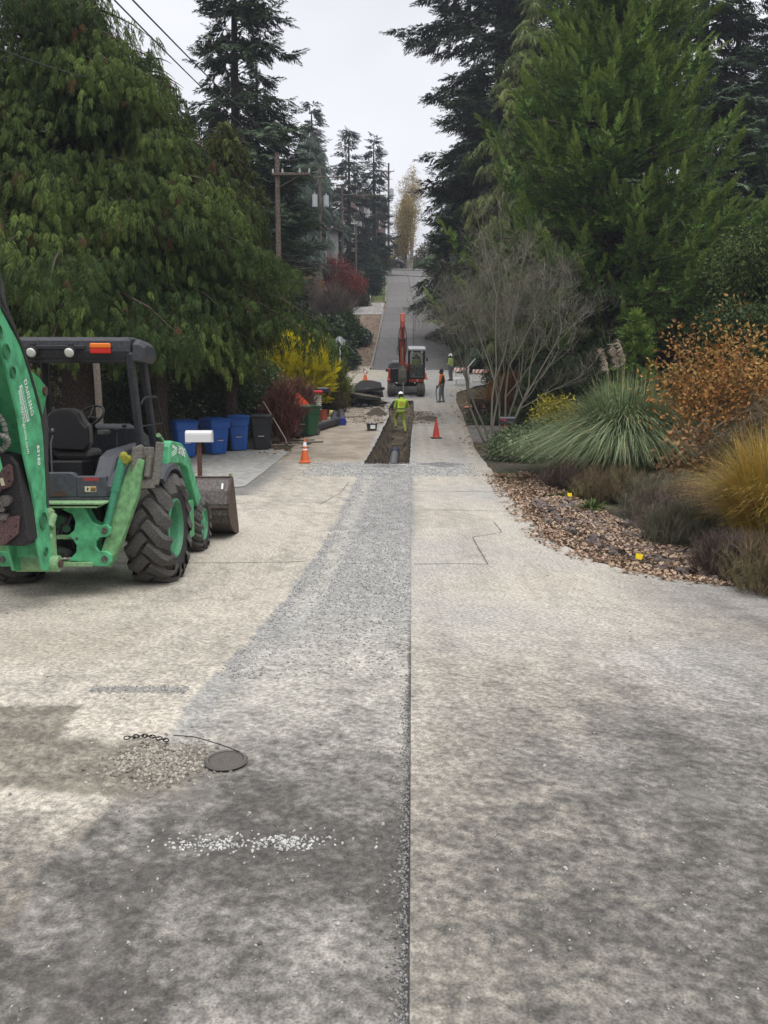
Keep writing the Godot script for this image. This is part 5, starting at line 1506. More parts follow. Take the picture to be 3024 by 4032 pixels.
	for path: Array in [[-0.4, 1.70, 2.05, -0.22, 1.98, 2.12, -0.1, 2.09, 2.14, 0.0, 1.99, 2.12, 0.0, 1.80, 2.08, -0.1, 1.66, 2.0], [-0.5, 1.60, 2.15, -0.3, 1.78, 2.2, -0.08, 1.86, 2.2, 0.045, 1.83, 2.16, 0.0, 1.74, 2.12, -0.2, 1.66, 2.12, -0.4, 1.6, 2.15]]:
		var sp := smooth_path(pts3(path), 8)
		mb.tube(sp, 0.026, 8)
		mb.col = Color(0.15, 0.15, 0.15)
		for i in range(0, sp.size() - 1, 2):
			mb.tube([sp[i], sp[i].lerp(sp[i + 1], 0.3)], 0.029, 8)
		mb.col = Color.WHITE
	part("guarded_hose", mb, hose_grey, co)
	mb = Mb.new()
	mb.leaf(Vector3(-0.2, 1.70, 2.14), Vector3(0.18, 0.1, 0.02), Vector3(0, 0.4, 1), 0.09)
	mb.leaf(Vector3(-0.3, 1.66, 2.14), Vector3(0.25, 0.02, 0.02), Vector3(0, 0.5, 1), 0.07)
	part("dead_leaf", mb, mat("dead_leaf", Color(0.33, 0.17, 0.08), 0.8), co)
	# stabilizers
	for s: float in [1.0, -1.0]:
		var sl := Node3D.new()
		sl.name = "stabilizer"
		t.add_child(sl, true)
		var a := Vector3(0.56 * s, 0.47, 1.05)
		var b := Vector3(0.90 * s, 1.58, 0.80)
		var dir := (b - a).normalized()
		var sd := dir.cross(Vector3(0, 0, 1)).normalized()
		mb = Mb.new()
		var bs := Basis(sd, dir, sd.cross(dir))
		mb.prism(pv([-0.07, -0.08, 0.06, -0.10, 0.11, 0.2, 0.12, 0.75, 0.07, 1.16, -0.07, 1.16, -0.10, 0.7, -0.07, 0.3]), 0.13, Transform3D(bs, a), 0.01)
		part("leg", mb, worn, sl)
		mb = Mb.new()
		mb.tube([Vector3(0.575 * s, 0.80, 1.10), Vector3(0.66 * s, 1.2, 1.0)], 0.042, 12)
		mb.tube([Vector3(0.66 * s, 1.2, 1.0), Vector3(0.74 * s, 1.56, 0.92)], 0.05, 12)
		part("cylinder", mb, mat("blue_green_paint", Color(0.045, 0.27, 0.15), 0.5, 0, "mottle", 3.0), sl)
		mb = Mb.new()
		mb.prism(pv([-0.055, -0.26, 0.055, -0.26, 0.06, 0.25, 0.03, 0.27, -0.03, 0.23, -0.06, 0.25]), 0.05, Transform3D(Basis(Vector3.UP, 0.5 * s) * Basis(Vector3.BACK, -0.14 * s), Vector3(0.86 * s, 1.46, 0.86)), 0.01)
		mb.prism(pv([-0.04, -0.24, 0.05, -0.22, 0.06, 0.27, -0.03, 0.27]), 0.05, Transform3D(Basis(Vector3.UP, 0.5 * s) * Basis(Vector3.BACK, -0.14 * s), Vector3(1.06 * s, 1.48, 0.74)), 0.01)
		mb.box(Vector3(0.95 * s, 1.27, 0.80), Vector3(0.2, 0.1, 0.05), 0.008, Basis(Vector3.UP, 0.5 * s))
		mb.box(Vector3(0.95 * s, 1.48, 0.77), Vector3(0.2, 0.42, 0.03), 0.005, Basis(Vector3.UP, 0.5 * s))
		mb.bar(Vector3(0.97 * s, 1.36, 0.83), Vector3(1.0 * s, 1.60, 0.80), 0.035, 10)
		part("foot_pad", mb, pad, sl)
		mb = Mb.new()
		mb.col = Color(1.0, 0.9, 0.25)
		mb.ball(Vector3(0.75 * s, 1.56, 0.92), Vector3(0.06, 0.09, 0.05), 6, 10)
		mb.bar(Vector3(0.78 * s, 1.56, 0.98), Vector3(0.79 * s, 1.56, 0.86), 0.045, 8)
		part("knuckle", mb, mat("yellow_green", Color(0.36, 0.4, 0.12), 0.7, 0, "grime", 4.0), sl)
	# rear console and mudguards
	mb = Mb.new()
	mb.prism(pv([-0.60, 1.14, 0.245, 1.14, 0.245, 1.37, 0.22, 1.41, 0.17, 1.42, -0.60, 1.42]), 0.10, Transform3D(Basis.IDENTITY, Vector3(0, 0, 0.97)), 0.012)
	mb.box(Vector3(0.41, 1.26, 0.97), Vector3(0.33, 0.235, 0.11), 0.012)
	mb.box(Vector3(0.1, 1.125, 0.92), Vector3(1.0, 0.03, 0.2), 0.005)
	part("rear_panel", mb, greyp, t)
	mb = Mb.new()
	mb.box(Vector3(0.41, 1.345, 1.0265), Vector3(0.17, 0.035, 0.003))
	part("red_marking", mb, mat("red_marking", Color(0.30, 0.03, 0.035), 0.7), t)
	var sg := Node3D.new()
	sg.name = "warning_sticker"
	t.add_child(sg, true)
	mb = Mb.new()
	mb.box(Vector3(0.40, 1.235, 1.0265), Vector3(0.125, 0.062, 0.003))
	part("plate", mb, mat("cream_sticker", Color.WHITE), sg)
	mb = Mb.new()
	mb.box(Vector3(0.43, 1.235, 1.029), Vector3(0.055, 0.05, 0.002))
	mb.prism(pv([0.358, 1.222, 0.375, 1.218, 0.378, 1.235, 0.386, 1.25, 0.372, 1.246, 0.366, 1.256, 0.362, 1.24]), 0.002, Transform3D(Basis.IDENTITY, Vector3(0, 0, 1.029)))
	part("print", mb, black, sg)
	mb = Mb.new()
	mb.box(Vector3(0.43, 1.254, 1.0308), Vector3(0.055, 0.012, 0.002))
	for k in 3: mb.box(Vector3(0.43, 1.24 - 0.009 * k, 1.0308), Vector3(0.045, 0.003, 0.002))
	part("lines", mb, mat("sticker_orange", Color(0.55, 0.28, 0.06), 0.7), sg)
	mb = Mb.new()
	mb.box(Vector3(0.0, 1.18, 1.0268), Vector3(0.24, 0.05, 0.002))
	part("rust_patch", mb, mat("rust_patch", Color(0.13, 0.065, 0.04), 0.85, 0, "grime", 6.0), t)
	for s: float in [1.0, -1.0]:
		mb = Mb.new() # mudguard: an arch over the rear wheel and the side console
		var prev := []
		for i in 17:
			var a := lerpf(-0.62, 2.0, i / 16.0)
			var c := Vector3(0, 0.655, 0.05)
			var o := Vector3(0, cos(a), -sin(a))
			var cur := [c + o * 0.80 + Vector3(0.58 * s, 0, 0), c + o * 0.80 + Vector3(1.07 * s, 0, 0), c + o * 0.74 + Vector3(1.09 * s, 0, 0), c + o * 0.74 + Vector3(0.60 * s, 0, 0)]
			if prev.size():
				mb.quad(prev[0], prev[1], cur[1], cur[0], o)
				mb.quad(prev[1], prev[2], cur[2], cur[1], Vector3(s, 0, 0))
				mb.quad(prev[2], prev[3], cur[3], cur[2], -o)
				mb.quad(prev[3], prev[0], cur[0], cur[3], Vector3(-s, 0, 0))
			else:
				mb.quad(cur[0], cur[1], cur[2], cur[3], Vector3(0, -1, 1))
			prev = cur
		mb.quad(prev[0], prev[1], prev[2], prev[3], Vector3(0, -1, -1))
		part("mudguard", mb, greyp, t)
		mb = Mb.new()
		mb.prism(pv([1.0, 1.15, 1.02, 1.28, 0.84, 1.44, 0.72, 1.58, 0.5, 1.64, -0.55, 1.70, -0.62, 1.5, -0.5, 1.1, 0.6, 1.1]), 0.2, yz(0.50 * s), 0.02)
		mb.prism(pv([1.0, 1.15, 1.02, 1.26, 0.86, 1.40, 0.70, 1.46, 0.6, 1.3]), 0.14, yz(0.62 * s), 0.02)
		part("side_console", mb, greyp, t)
	# cab floor, seat, levers, wheel
	mb = Mb.new()
	mb.box(Vector3(0, 1.08, 0.1), Vector3(0.9, 0.06, 1.7), 0.01)
	mb.box(Vector3(-0.14, 1.3, 0.12), Vector3(0.4, 0.42, 0.42), 0.02)
	part("cab_floor", mb, black, t)
	var seat := Node3D.new()
	seat.name = "seat"
	t.add_child(seat, true)
	mb = Mb.new()
	mb.prism(pv([-0.38, 1.64, -0.41, 1.82, -0.38, 1.9, -0.37, 2.05, -0.33, 2.10, -0.22, 2.125, -0.08, 2.12, 0.0, 2.08, 0.04, 1.98, 0.10, 1.91, 0.10, 1.7, 0.06, 1.62]), 0.09, Transform3D(Basis(Vector3.RIGHT, 0.06), Vector3(0, 0.0, 0.06)), 0.025)
	part("backrest", mb, black, seat)
	mb = Mb.new()
	mb.prism(pv([-0.40, 1.66, -0.43, 1.82, -0.40, 1.92, -0.39, 2.06, -0.34, 2.12, -0.22, 2.145, -0.07, 2.14, 0.02, 2.10, 0.06, 2.0, 0.12, 1.93, 0.12, 1.72, 0.08, 1.64]), 0.08, Transform3D(Basis(Vector3.RIGHT, 0.06), Vector3(0, 0.0, -0.02)), 0.03)
	part("backrest_cushion", mb, mat("worn_seat", Color(0.15, 0.145, 0.125), 0.8, 0, "grime", 5.0), seat)
	mb = Mb.new()
	mb.box(Vector3(-0.14, 1.58, -0.12), Vector3(0.46, 0.12, 0.46), 0.04)
	mb.box(Vector3(0.2, 1.84, -0.08), Vector3(0.08, 0.07, 0.3), 0.02)
	part("cushion", mb, mat("worn_seat", Color.WHITE), seat)
	mb = Mb.new()
	for q: Array in [[-0.33, 2.0], [-0.06, 2.0], [-0.37, 1.69], [0.05, 1.69]]:
		mb.ball(Vector3(q[0], q[1], 0.12), Vector3(0.012, 0.012, 0.008), 4, 6)
	part("bolt", mb, white, seat)
	for i in 3:
		mb = Mb.new()
		var x := -0.32 + 0.06 * i
		mb.tube([Vector3(x + 0.02, 1.3, 0.62), Vector3(x, 1.72, 0.56), Vector3(x + 0.02, 1.82, 0.54)], 0.011, 6)
		mb.ball(Vector3(x + 0.02, 1.87, 0.54), Vector3(0.024, 0.034, 0.024), 5, 8)
		part("lever", mb, mat("lever_grey", Color(0.09, 0.09, 0.095), 0.45, 0.4), t)
	for i in 2:
		mb = Mb.new()
		mb.tube([Vector3(0.34 + 0.1 * i, 1.55, -0.1 - 0.1 * i), Vector3(0.32 + 0.1 * i, 1.84 + 0.06 * i, -0.2)], 0.012, 6)
		mb.box(Vector3(0.32 + 0.1 * i, 1.86 + 0.06 * i, -0.2), Vector3(0.06, 0.03, 0.04), 0.01)
		part("lever", mb, black, t)
	mb = Mb.new()
	var ring := []
	var wt := Basis(Vector3.RIGHT, 0.75) * Basis(Vector3.BACK, 0.25)
	for i in 25: ring.append(Vector3(-0.1, 2.04, -0.48) + wt * (Vector3(cos(TAU * i / 24), 0, sin(TAU * i / 24)) * 0.19))
	mb.tube(ring, 0.016, 8, false)
	for i in 3: mb.bar(Vector3(-0.1, 2.03, -0.48), ring[i * 8 + 2], 0.012, 6)
	mb.bar(Vector3(-0.1, 2.03, -0.48), Vector3(-0.1, 1.6, -0.75), 0.035, 8)
	part("steering_wheel", mb, black, t)
	mb = Mb.new()
	mb.prism(pv([-0.62, 1.1, -0.62, 1.88, -0.7, 1.94, -0.95, 1.94, -1.5, 1.84, -2.1, 1.66, -2.35, 1.55, -2.42, 1.0, -1.0, 0.9]), 0.72, yz(-0.03), 0.07)
	mb.box(Vector3(0.0, 1.5, -0.62), Vector3(1.0, 0.8, 0.1), 0.02)
	part("hood", mb, dark, t)
	mb = Mb.new()
	mb.tube(smooth_path(pts3([-0.36, 1.7, -1.6, -0.365, 2.2, -1.6, -0.375, 2.72, -1.6, -0.40, 2.84, -1.6, -0.48, 2.88, -1.6])), 0.048, 12)
	part("exhaust_pipe", mb, mat("exhaust", Color(0.27, 0.22, 0.185), 0.6, 0.3, "grime", 3.0), t)
	# canopy
	var ca := Node3D.new()
	ca.name = "canopy"
	t.add_child(ca, true)
	mb = Mb.new()
	mb.prism(pv([0.52, 2.70, 0.56, 2.78, 0.55, 2.90, 0.50, 2.945, 0.3, 2.96, -0.3, 2.96, -0.48, 2.90, -0.5, 2.78, -0.45, 2.74, 0.40, 2.74]), 1.5, yz(0.0), 0.02)
	for s: float in [1.0, -1.0]:
		mb.prism(pv([0.52, 2.68, 0.5, 2.86, 0.35, 2.93, 0.0, 2.92, -0.12, 2.82, -0.1, 2.68]), 0.18, yz(0.80 * s), 0.06)
	part("roof", mb, dark, ca)
	mb = Mb.new()
	mb.box(Vector3(0, 2.70, 0.48), Vector3(1.46, 0.1, 0.06), 0.01)
	mb.box(Vector3(-0.05, 2.82, 0.565), Vector3(0.6, 0.05, 0.03), 0.008)
	part("fascia", mb, black, ca)
	for s: float in [1.0, -1.0]:
		for q: Array in [[0.19, 0.50], [-0.40, 0.0]]:
			mb = Mb.new()
			var a := Vector3(0.73 * s, 1.55, q[0] - 0.04)
			var b := Vector3(0.73 * s, 2.78, q[1])
			var up := (b - a).normalized()
			mb.box(a.lerp(b, 0.5), Vector3(0.085, (b - a).length(), 0.11), 0.02, Basis(Vector3.RIGHT, up, Vector3.RIGHT.cross(up)))
			part("post", mb, dark, ca)
	mb = Mb.new()
	mb.box(Vector3(-0.62, 2.15, -0.42), Vector3(0.09, 1.3, 0.1), 0.02)
	part("front_post", mb, black, ca)
	for x: float in [-0.34, 0.09]:
		var wl := Node3D.new()
		wl.name = "work_lamp"
		ca.add_child(wl, true)
		mb = Mb.new()
		mb.lathe([Vector2(0.0, -0.09), Vector2(0.05, -0.08), Vector2(0.068, 0.0), Vector2(0.07, 0.03), Vector2(0.055, 0.035)], 16, Transform3D(Basis(Vector3.RIGHT, PI * 0.5 + 0.25), Vector3(x, 2.765, 0.60)))
		mb.box(Vector3(x, 2.84, 0.57), Vector3(0.06, 0.06, 0.04), 0.005)
		part("housing", mb, black, wl)
		mb = Mb.new()
		mb.lathe([Vector2(0.055, 0.0), Vector2(0.04, 0.016), Vector2(0.0, 0.022)], 16, Transform3D(Basis(Vector3.RIGHT, PI * 0.5 + 0.25), Vector3(x, 2.758, 0.632)))
		part("lens", mb, mat("lamp_lens", Color(0.55, 0.55, 0.5), 0.15), wl)
	var tl := Node3D.new()
	tl.name = "tail_lamp"
	ca.add_child(tl, true)
	mb = Mb.new()
	mb.box(Vector3(0.43, 2.84, 0.585), Vector3(0.23, 0.055, 0.05), 0.01)
	part("amber_lens", mb, mat("amber_lens", Color(0.75, 0.18, 0.02), 0.25), tl)
	mb = Mb.new()
	mb.box(Vector3(0.43, 2.78, 0.585), Vector3(0.23, 0.06, 0.05), 0.01)
	part("red_lens", mb, mat("red_lens", Color(0.5, 0.02, 0.015), 0.25), tl)
	mb = Mb.new()
	mb.box(Vector3(0.62, 2.62, -0.4), Vector3(0.03, 0.16, 0.12), 0.02)
	mb.bar(Vector3(0.62, 2.66, -0.4), Vector3(0.5, 2.74, -0.4), 0.01, 6)
	part("mirror", mb, black, ca)
	# loader arms, cylinders, bucket
	for s: float in [1.0, -1.0]:
		mb = Mb.new()
		mb.prism(pv([-0.12, 1.45, -0.15, 1.66, -0.30, 1.73, -0.82, 1.68, -1.02, 1.61, -1.32, 1.41, -1.87, 0.88, -2.35, 0.52, -2.50, 0.30, -2.38, 0.22, -2.2, 0.36, -1.62, 0.78, -1.30, 1.12, -1.1, 1.34, -0.75, 1.42]), 0.11, yz(0.93 * s), 0.012)
		part("loader_arm", mb, green, t)
		mb = Mb.new()
		mb.bar(Vector3(0.80 * s, 0.95, -0.9), Vector3(0.80 * s, 1.25, -1.35), 0.05, 10)
		mb.bar(Vector3(0.80 * s, 1.80, -0.35), Vector3(0.70 * s, 1.35, -1.7), 0.03, 8)
		mb.bar(Vector3(0.70 * s, 1.35, -1.7), Vector3(0.6 * s, 0.7, -2.6), 0.02, 8)
		part("loader_cylinder", mb, lime, t)
	var side := Basis(Vector3(0, 0, -1), Vector3(0, 1, 0), Vector3(1, 0, 0))
	var slope := side * Basis(Vector3.BACK, -0.2)
	text("lettering", "310G", 0.36, mat("black_ink", Color(0.02, 0.02, 0.02), 0.7), t, Transform3D(slope, Vector3(0.987, 1.565, -0.78)), true)
	text("lettering", "310G", 0.35, white, t, Transform3D(slope, Vector3(0.99, 1.57, -0.785)), true)
	text("lettering", "DARLING", 0.22, white, t, Transform3D(slope, Vector3(0.987, 1.64, -0.42)), false)
	mb = Mb.new()
	for k in 3: mb.box(Vector3(0.986, 1.60 - 0.025 * k, -0.40), Vector3(0.003, 0.008, 0.26), 0, Basis(Vector3.RIGHT, 0.15))
	part("stripe", mb, white, t)
	var bk := Node3D.new()
	bk.name = "bucket"
	t.add_child(bk, true)
	var shell := pts3([0, 1.05, -2.98, 0, 1.02, -2.80, 0, 0.86, -2.66, 0, 0.66, -2.57, 0, 0.48, -2.56, 0, 0.34, -2.66, 0, 0.20, -2.95, 0, 0.04, -3.40])
	mb = Mb.new()
	for i in shell.size() - 1:
		var a: Vector3 = shell[i]
		var b: Vector3 = shell[i + 1]
		var o := Vector3(0, (a.z - b.z), (b.y - a.y)).normalized() * -1.0
		for th: float in [0.0, 0.03]:
			mb.quad(Vector3(-1.22, a.y, a.z - th), Vector3(1.26, a.y, a.z - th), Vector3(1.26, b.y, b.z - th), Vector3(-1.22, b.y, b.z - th), Vector3(0, 0, 1) if th == 0.0 else Vector3(0, 0, -1))
	part("shell", mb, mat("bucket_steel", Color(0.15, 0.13, 0.12), 0.55, 0.35, "grime", 1.5, "rough", 0.3), bk)
	mb = Mb.new()
	for x: float in [-1.23, 1.27]:
		if x > 0: mb = Mb.new()
		mb.prism(pv([-2.98, 1.06, -2.79, 1.03, -2.64, 0.87, -2.55, 0.66, -2.54, 0.48, -2.64, 0.32, -2.95, 0.17, -3.42, 0.02, -3.40, 0.2, -3.12, 0.8]), 0.035, yz(x), 0.006)
		part("end_plate", mb, rust, bk)
	mb = Mb.new()
	mb.box(Vector3(0.02, 0.035, -3.42), Vector3(2.6, 0.03, 0.22), 0.008, Basis(Vector3.RIGHT, 0.25))
	mb.box(Vector3(0.02, 1.055, -2.96), Vector3(2.52, 0.03, 0.06), 0.008)
	mb.box(Vector3(0.02, 0.60, -2.55), Vector3(2.46, 0.03, 0.03), 0.006)
	part("cutting_edge", mb, rust, bk)
	mb = Mb.new()
	for x: float in [-0.75, -0.45, 0.45, 0.72]:
		mb.prism(pv([-2.82, 1.05, -2.62, 0.90, -2.50, 0.7, -2.46, 0.5, -2.54, 0.40, -2.6, 0.6, -2.7, 0.86]), 0.03, yz(x), 0.004)
	mb.box(Vector3(0.58, 0.82, -2.55), Vector3(0.3, 0.04, 0.1), 0.005)
	part("rib", mb, rust, bk)
	mb = Mb.new()
	mb.box(Vector3(1.25, 1.09, -2.95), Vector3(0.05, 0.06, 0.05), 0.01)
	part("yellow_clamp", mb, mat("yellow_green", Color.WHITE), bk)
	mb = Mb.new()
	mb.box(Vector3(1.16, 0.93, -2.69), Vector3(0.03, 0.1, 0.006), 0.0, Basis(Vector3.RIGHT, -0.55))
	part("white_sticker", mb, white, bk)
	# step box, guard rail
	mb = Mb.new()
	mb.box(Vector3(0.90, 0.60, -1.15), Vector3(0.2, 0.52, 0.4), 0.008)
	part("step_box", mb, mat("fresh_green", Color.WHITE), t)
	mb = Mb.new()
	for q: Array in [[0.795, 0.6, 0.02, 0.56], [1.005, 0.6, 0.02, 0.56], [0.90, 0.87, 0.23, 0.02], [0.90, 0.33, 0.23, 0.02]]:
		mb.box(Vector3(q[0], q[1], -0.945), Vector3(q[2], q[3], 0.02), 0.003)
	part("step_frame", mb, mat("cream_edge", Color(0.6, 0.66, 0.45), 0.6), t)
	mb = Mb.new()
	mb.tube(smooth_path(pts3([0.76, 2.18, 0.22, 0.78, 2.26, 0.12, 0.80, 2.28, -0.25, 0.80, 2.22, -0.38, 0.80, 1.62, -0.80])), 0.014, 6)
	mb.tube([Vector3(0.76, 1.92, 0.25), Vector3(0.8, 1.95, -0.58)], 0.01, 6)
	part("guard_rail", mb, black, t)

# ---------- the works: trench, excavator, pipes, cones, spoil ----------
func cone(label: String, x: float, d: float, h: float, collars: bool, turn: float, group: String, col := Color(0.85, 0.16, 0.03)) -> Node3D:
	var up := road_up(x, d) if x > -4.2 else 0.02
	var t := thing("traffic_cone", label, "traffic cone", P(x, d, up), turn, group)
	var om := mat("cone_orange" if collars else "cone_red", col, 0.6, 0, "mottle", 4.0)
	var mb := Mb.new()
	var R := h * 0.19
	var rad := func(f: float) -> float: return lerpf(R, R * 0.2, f)
	mb.lathe([Vector2(R * 1.15, 0.035), Vector2(R, 0.06), Vector2(R * 0.2, h * 0.97), Vector2(R * 0.15, h), Vector2(0, h)], 22)
	part("body", mb, om, t)
	mb = Mb.new()
	mb.box(Vector3(0, 0.02, 0), Vector3(h * 0.5, 0.04, h * 0.5), 0.012)
	part("base", mb, om if collars else mat("cone_base", Color(0.02, 0.02, 0.02), 0.8), t)
	if collars:
		for q: Array in [[0.42, 0.58], [0.68, 0.86]]:
			mb = Mb.new()
			var a: float = q[0]
			var b: float = q[1]
			mb.lathe([Vector2(rad.call(a) + 0.003, a * h), Vector2(rad.call(b) + 0.003, b * h)], 22)
			part("reflective_collar", mb, mat("collar_white", Color(0.75, 0.76, 0.78), 0.4), t)
	return t

func pipe(called: String, label: String, a: Vector3, b: Vector3, r: float, cap: Material) -> void:
	var t := thing(called, label, "pipe", a)
	var mb := Mb.new()
	var e := b - a
	mb.tube([Vector3.ZERO, e], r, 20, false)
	mb.tube([e, Vector3.ZERO], r * 0.86, 20, false)
	part("barrel", mb, mat("black_pipe", Color(0.045, 0.045, 0.052), 0.55, 0, "grime", 3.0), t)
	mb = Mb.new()
	mb.tube([e * 0.0, e * 0.09], r * 1.13, 20, true)
	part("collar", mb, cap, t)
	mb = Mb.new()
	mb.tube([e * 0.40, e * 0.42], r * 1.03, 20, true)
	part("band", mb, mat("black_pipe", Color.WHITE), t)

func common() -> void:
	mat("black_pipe", Color(0.045, 0.045, 0.052), 0.55, 0, "grime", 3.0)
	mat("grey_wood", Color(0.3, 0.25, 0.19), 0.8, 0, "bark", 3.0)
	mat("white_trim", Color(0.7, 0.7, 0.68), 0.7)
	mat("flag_red", Color(0.5, 0.02, 0.04), 0.6)
	mat("stripe_orange", Color(0.62, 0.16, 0.05), 0.6)
	mat("chrome", Color(0.8, 0.8, 0.82), 0.12, 1.0)
	mat("sign_white", Color(0.85, 0.84, 0.88), 0.3)
	mat("sign_orange", Color(0.85, 0.10, 0.02), 0.6)
	mat("pale_wood", Color(0.42, 0.36, 0.29), 0.7, 0, "mottle", 6.0)

func works() -> void:
	rng.seed = 88
	common()
	var cg := "orange cones with two white collars"
	cone("white collared orange cone nearest the camera left of the trench", -3.16, 22.66, 0.71, true, 0.1, cg)
	cone("white collared cone standing beyond the pile of broken asphalt", -3.15, 52.3, 0.74, true, 0.5, cg)
	cone("white collared cone half hidden behind the excavator cab", 0.84, 53.0, 0.9, true, 0.2, cg)
	cone("white collared cone beside the stop sign post", -4.95, 50.8, 0.75, true, 0.7, cg)
	cone("plain red cone on the pavement right of the trench", 0.9, 28.8, 0.71, false, 0.25, "plain red cones", Color(0.75, 0.06, 0.035))
	cone("plain red cone beside the orange bucket by the green bin", -4.4, 33.4, 0.8, false, 0.0, "plain red cones", Color(0.75, 0.06, 0.035))
	var blue := mat("blue_cap", Color(0.015, 0.03, 0.22), 0.5)
	var blk := mat("black_pipe", Color.WHITE)
	var mb: Mb
	pipe("black_pipe", "long black pipe lying askew beside the green bin", P(-3.2, 33.0, 0.2), P(-4.45, 28.6, 0.17), 0.155, blk)
	pipe("black_pipe", "left one of two short pipes lying side by side with a blue end", P(-3.32, 32.7, 0.17), P(-3.6, 36.2, 0.17), 0.15, blue)
	pipe("black_pipe", "right one of two short pipes lying side by side with a blue end", P(-2.95, 32.9, 0.17), P(-3.4, 37.0, 0.17), 0.145, blue)
	pipe("buried_pipe", "grey pipe laid along the bottom of the trench", Vector3(-0.72, G(33.3) - 1.12, -33.3), Vector3(-0.72, G(22.6) - 1.12, -22.6), 0.17, mat("dark_blue_cap", Color(0.025, 0.03, 0.075), 0.5))
	get_node("buried_pipe/barrel").material_override = mat("grey_pipe", Color(0.2, 0.2, 0.22), 0.45, 0, "mottle", 2.0)
	# broken asphalt
	var am := mat("slab_asphalt", Color(1, 1, 1), 0.95, 0, "grime", 2.0, "rough", 1.5)
	var slabs := [
		["large tan topped asphalt slab lying on top at the front of the pile", -2.55, 40.9, 0.52, 1.5, 1.7, 0.20, Vector3(0.14, 0.55, -0.10), Color(0.17, 0.135, 0.1)],
		["dark asphalt slab under the large tan one", -2.9, 41.0, 0.22, 1.5, 1.3, 0.2, Vector3(-0.05, 0.3, 0.06), Color(0.035, 0.033, 0.033)],
		["small pale slab poking out at the right of the pile", -1.95, 41.0, 0.25, 0.9, 0.8, 0.16, Vector3(0.25, 0.9, 0.05), Color(0.12, 0.10, 0.075)],
		["long thin black slab lying across the middle of the pile", -2.5, 43.0, 0.62, 1.9, 0.5, 0.16, Vector3(0.0, 0.12, 0.12), Color(0.04, 0.036, 0.033)],
		["big black slab standing tilted at the back of the pile", -2.45, 43.8, 0.6, 1.7, 1.1, 0.2, Vector3(1.15, 0.1, 0.04), Color(0.085, 0.08, 0.076)],
		["black slab leaning on the tilted one from the right", -2.25, 43.3, 0.45, 1.2, 0.8, 0.18, Vector3(0.55, -0.2, -0.25), Color(0.10, 0.092, 0.085)],
		["dark flat slab at the right foot of the pile", -2.0, 41.9, 0.16, 1.0, 1.1, 0.18, Vector3(0.1, 0.5, -0.15), Color(0.04, 0.037, 0.035)],
		["dark chunk under the left end of the thin slab", -3.1, 42.3, 0.25, 0.9, 0.8, 0.3, Vector3(0.1, 0.8, 0.2), Color(0.03, 0.028, 0.028)]]
	for q: Array in slabs:
		mb = Mb.new()
		var poly := PackedVector2Array()
		for i in 9:
			var a := TAU * i / 9
			var r: float = 0.5 / max(abs(cos(a)), abs(sin(a))) * rf(0.82, 1.04)
			poly.append(Vector2(cos(a) * r * q[4], sin(a) * r * q[5]))
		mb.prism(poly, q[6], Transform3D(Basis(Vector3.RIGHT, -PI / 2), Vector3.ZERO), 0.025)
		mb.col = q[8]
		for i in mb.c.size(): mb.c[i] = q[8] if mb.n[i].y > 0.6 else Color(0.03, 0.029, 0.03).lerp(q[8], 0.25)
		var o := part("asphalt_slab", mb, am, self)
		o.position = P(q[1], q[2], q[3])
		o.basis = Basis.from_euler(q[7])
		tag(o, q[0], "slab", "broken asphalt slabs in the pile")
	mb = Mb.new()
	for i in 26:
		mb.col = Color(0.05, 0.046, 0.042) * rf(0.6, 2.0)
		mb.ball(Vector3(rf(-1.4, 1.3), rf(0, 0.08), rf(-1.3, 0.9)), Vector3(rf(0.05, 0.2), rf(0.04, 0.1), rf(0.05, 0.16)), 4, 6, Basis(Vector3.UP, rf(0, 6)), 0.2, i)
	var rub := part("asphalt_rubble", mb, am, self)
	rub.position = P(-2.1, 40.6, 0.02)
	tag(rub, "small black rubble at the foot of the slab pile", "rubble", "", "stuff")
	# spoil beside the trench
	for q: Array in [["low heap of brown earth on the pavement right of the trench", 0.75, 35.4, 0.55, 0.16, 0.9], ["scraped heap of earth along the left edge of the trench", -1.75, 38.0, 0.5, 0.18, 2.2], ["grey ridge of gravel across the pavement right of the trench end", 0.9, 22.3, 0.75, 0.08, 0.5], ["gravel lip at the near end of the trench", -0.75, 21.9, 0.7, 0.06, 0.4]]:
		mb = Mb.new()
		var gr: bool = q[0].begins_with("g")
		var nseg := 22
		for j in 9:
			for i in nseg:
				var ring := []
				for e: Array in [[i, j], [i + 1, j], [i + 1, j + 1], [i, j + 1]]:
					var a: float = TAU * e[0] / nseg
					var f: float = e[1] / 9.0
					var r: float = f * (1.0 + 0.25 * sin(a * 3.0 + q[2]) + 0.12 * sin(a * 7.0))
					ring.append(Vector3(cos(a) * r * q[3], q[4] * pow(1.0 - f, 1.2) * (1.0 + 0.5 * sin(a * 5.0 + f * 9.0) * f) - 0.015 * f, sin(a) * r * q[5]))
				mb.col = (Color(0.42, 0.415, 0.40) if gr else Color(0.14, 0.11, 0.075)) * rf(0.75, 1.25)
				mb.quad(ring[0], ring[1], ring[2], ring[3], Vector3.UP)
		var o := part("gravel_heap" if gr else "earth_heap", mb, mat("earth", Color.WHITE), self)
		o.position = P(q[1], q[2], 0.02)
		o.rotation.x = atan((G(q[2] + 1) - G(q[2] - 1)) / 2.0)
		tag(o, q[0], "heap")
	excavator()
	# tool box beside the trench
	var tb := thing("tool_tub", "small black tub of bottles beside the trench", "tub", P(-1.62, 31.2, 0.03), 0.2)
	mb = Mb.new()
	mb.prism(pv([-0.17, 0, 0.17, 0, 0.2, 0.26, -0.2, 0.26]), 0.3, Transform3D.IDENTITY, 0.01)
	mb.box(Vector3(0, 0.265, 0), Vector3(0.44, 0.02, 0.34), 0.005)
	part("tub", mb, mat("tub_black", Color(0.02, 0.02, 0.022), 0.5), tb)
	mb = Mb.new()
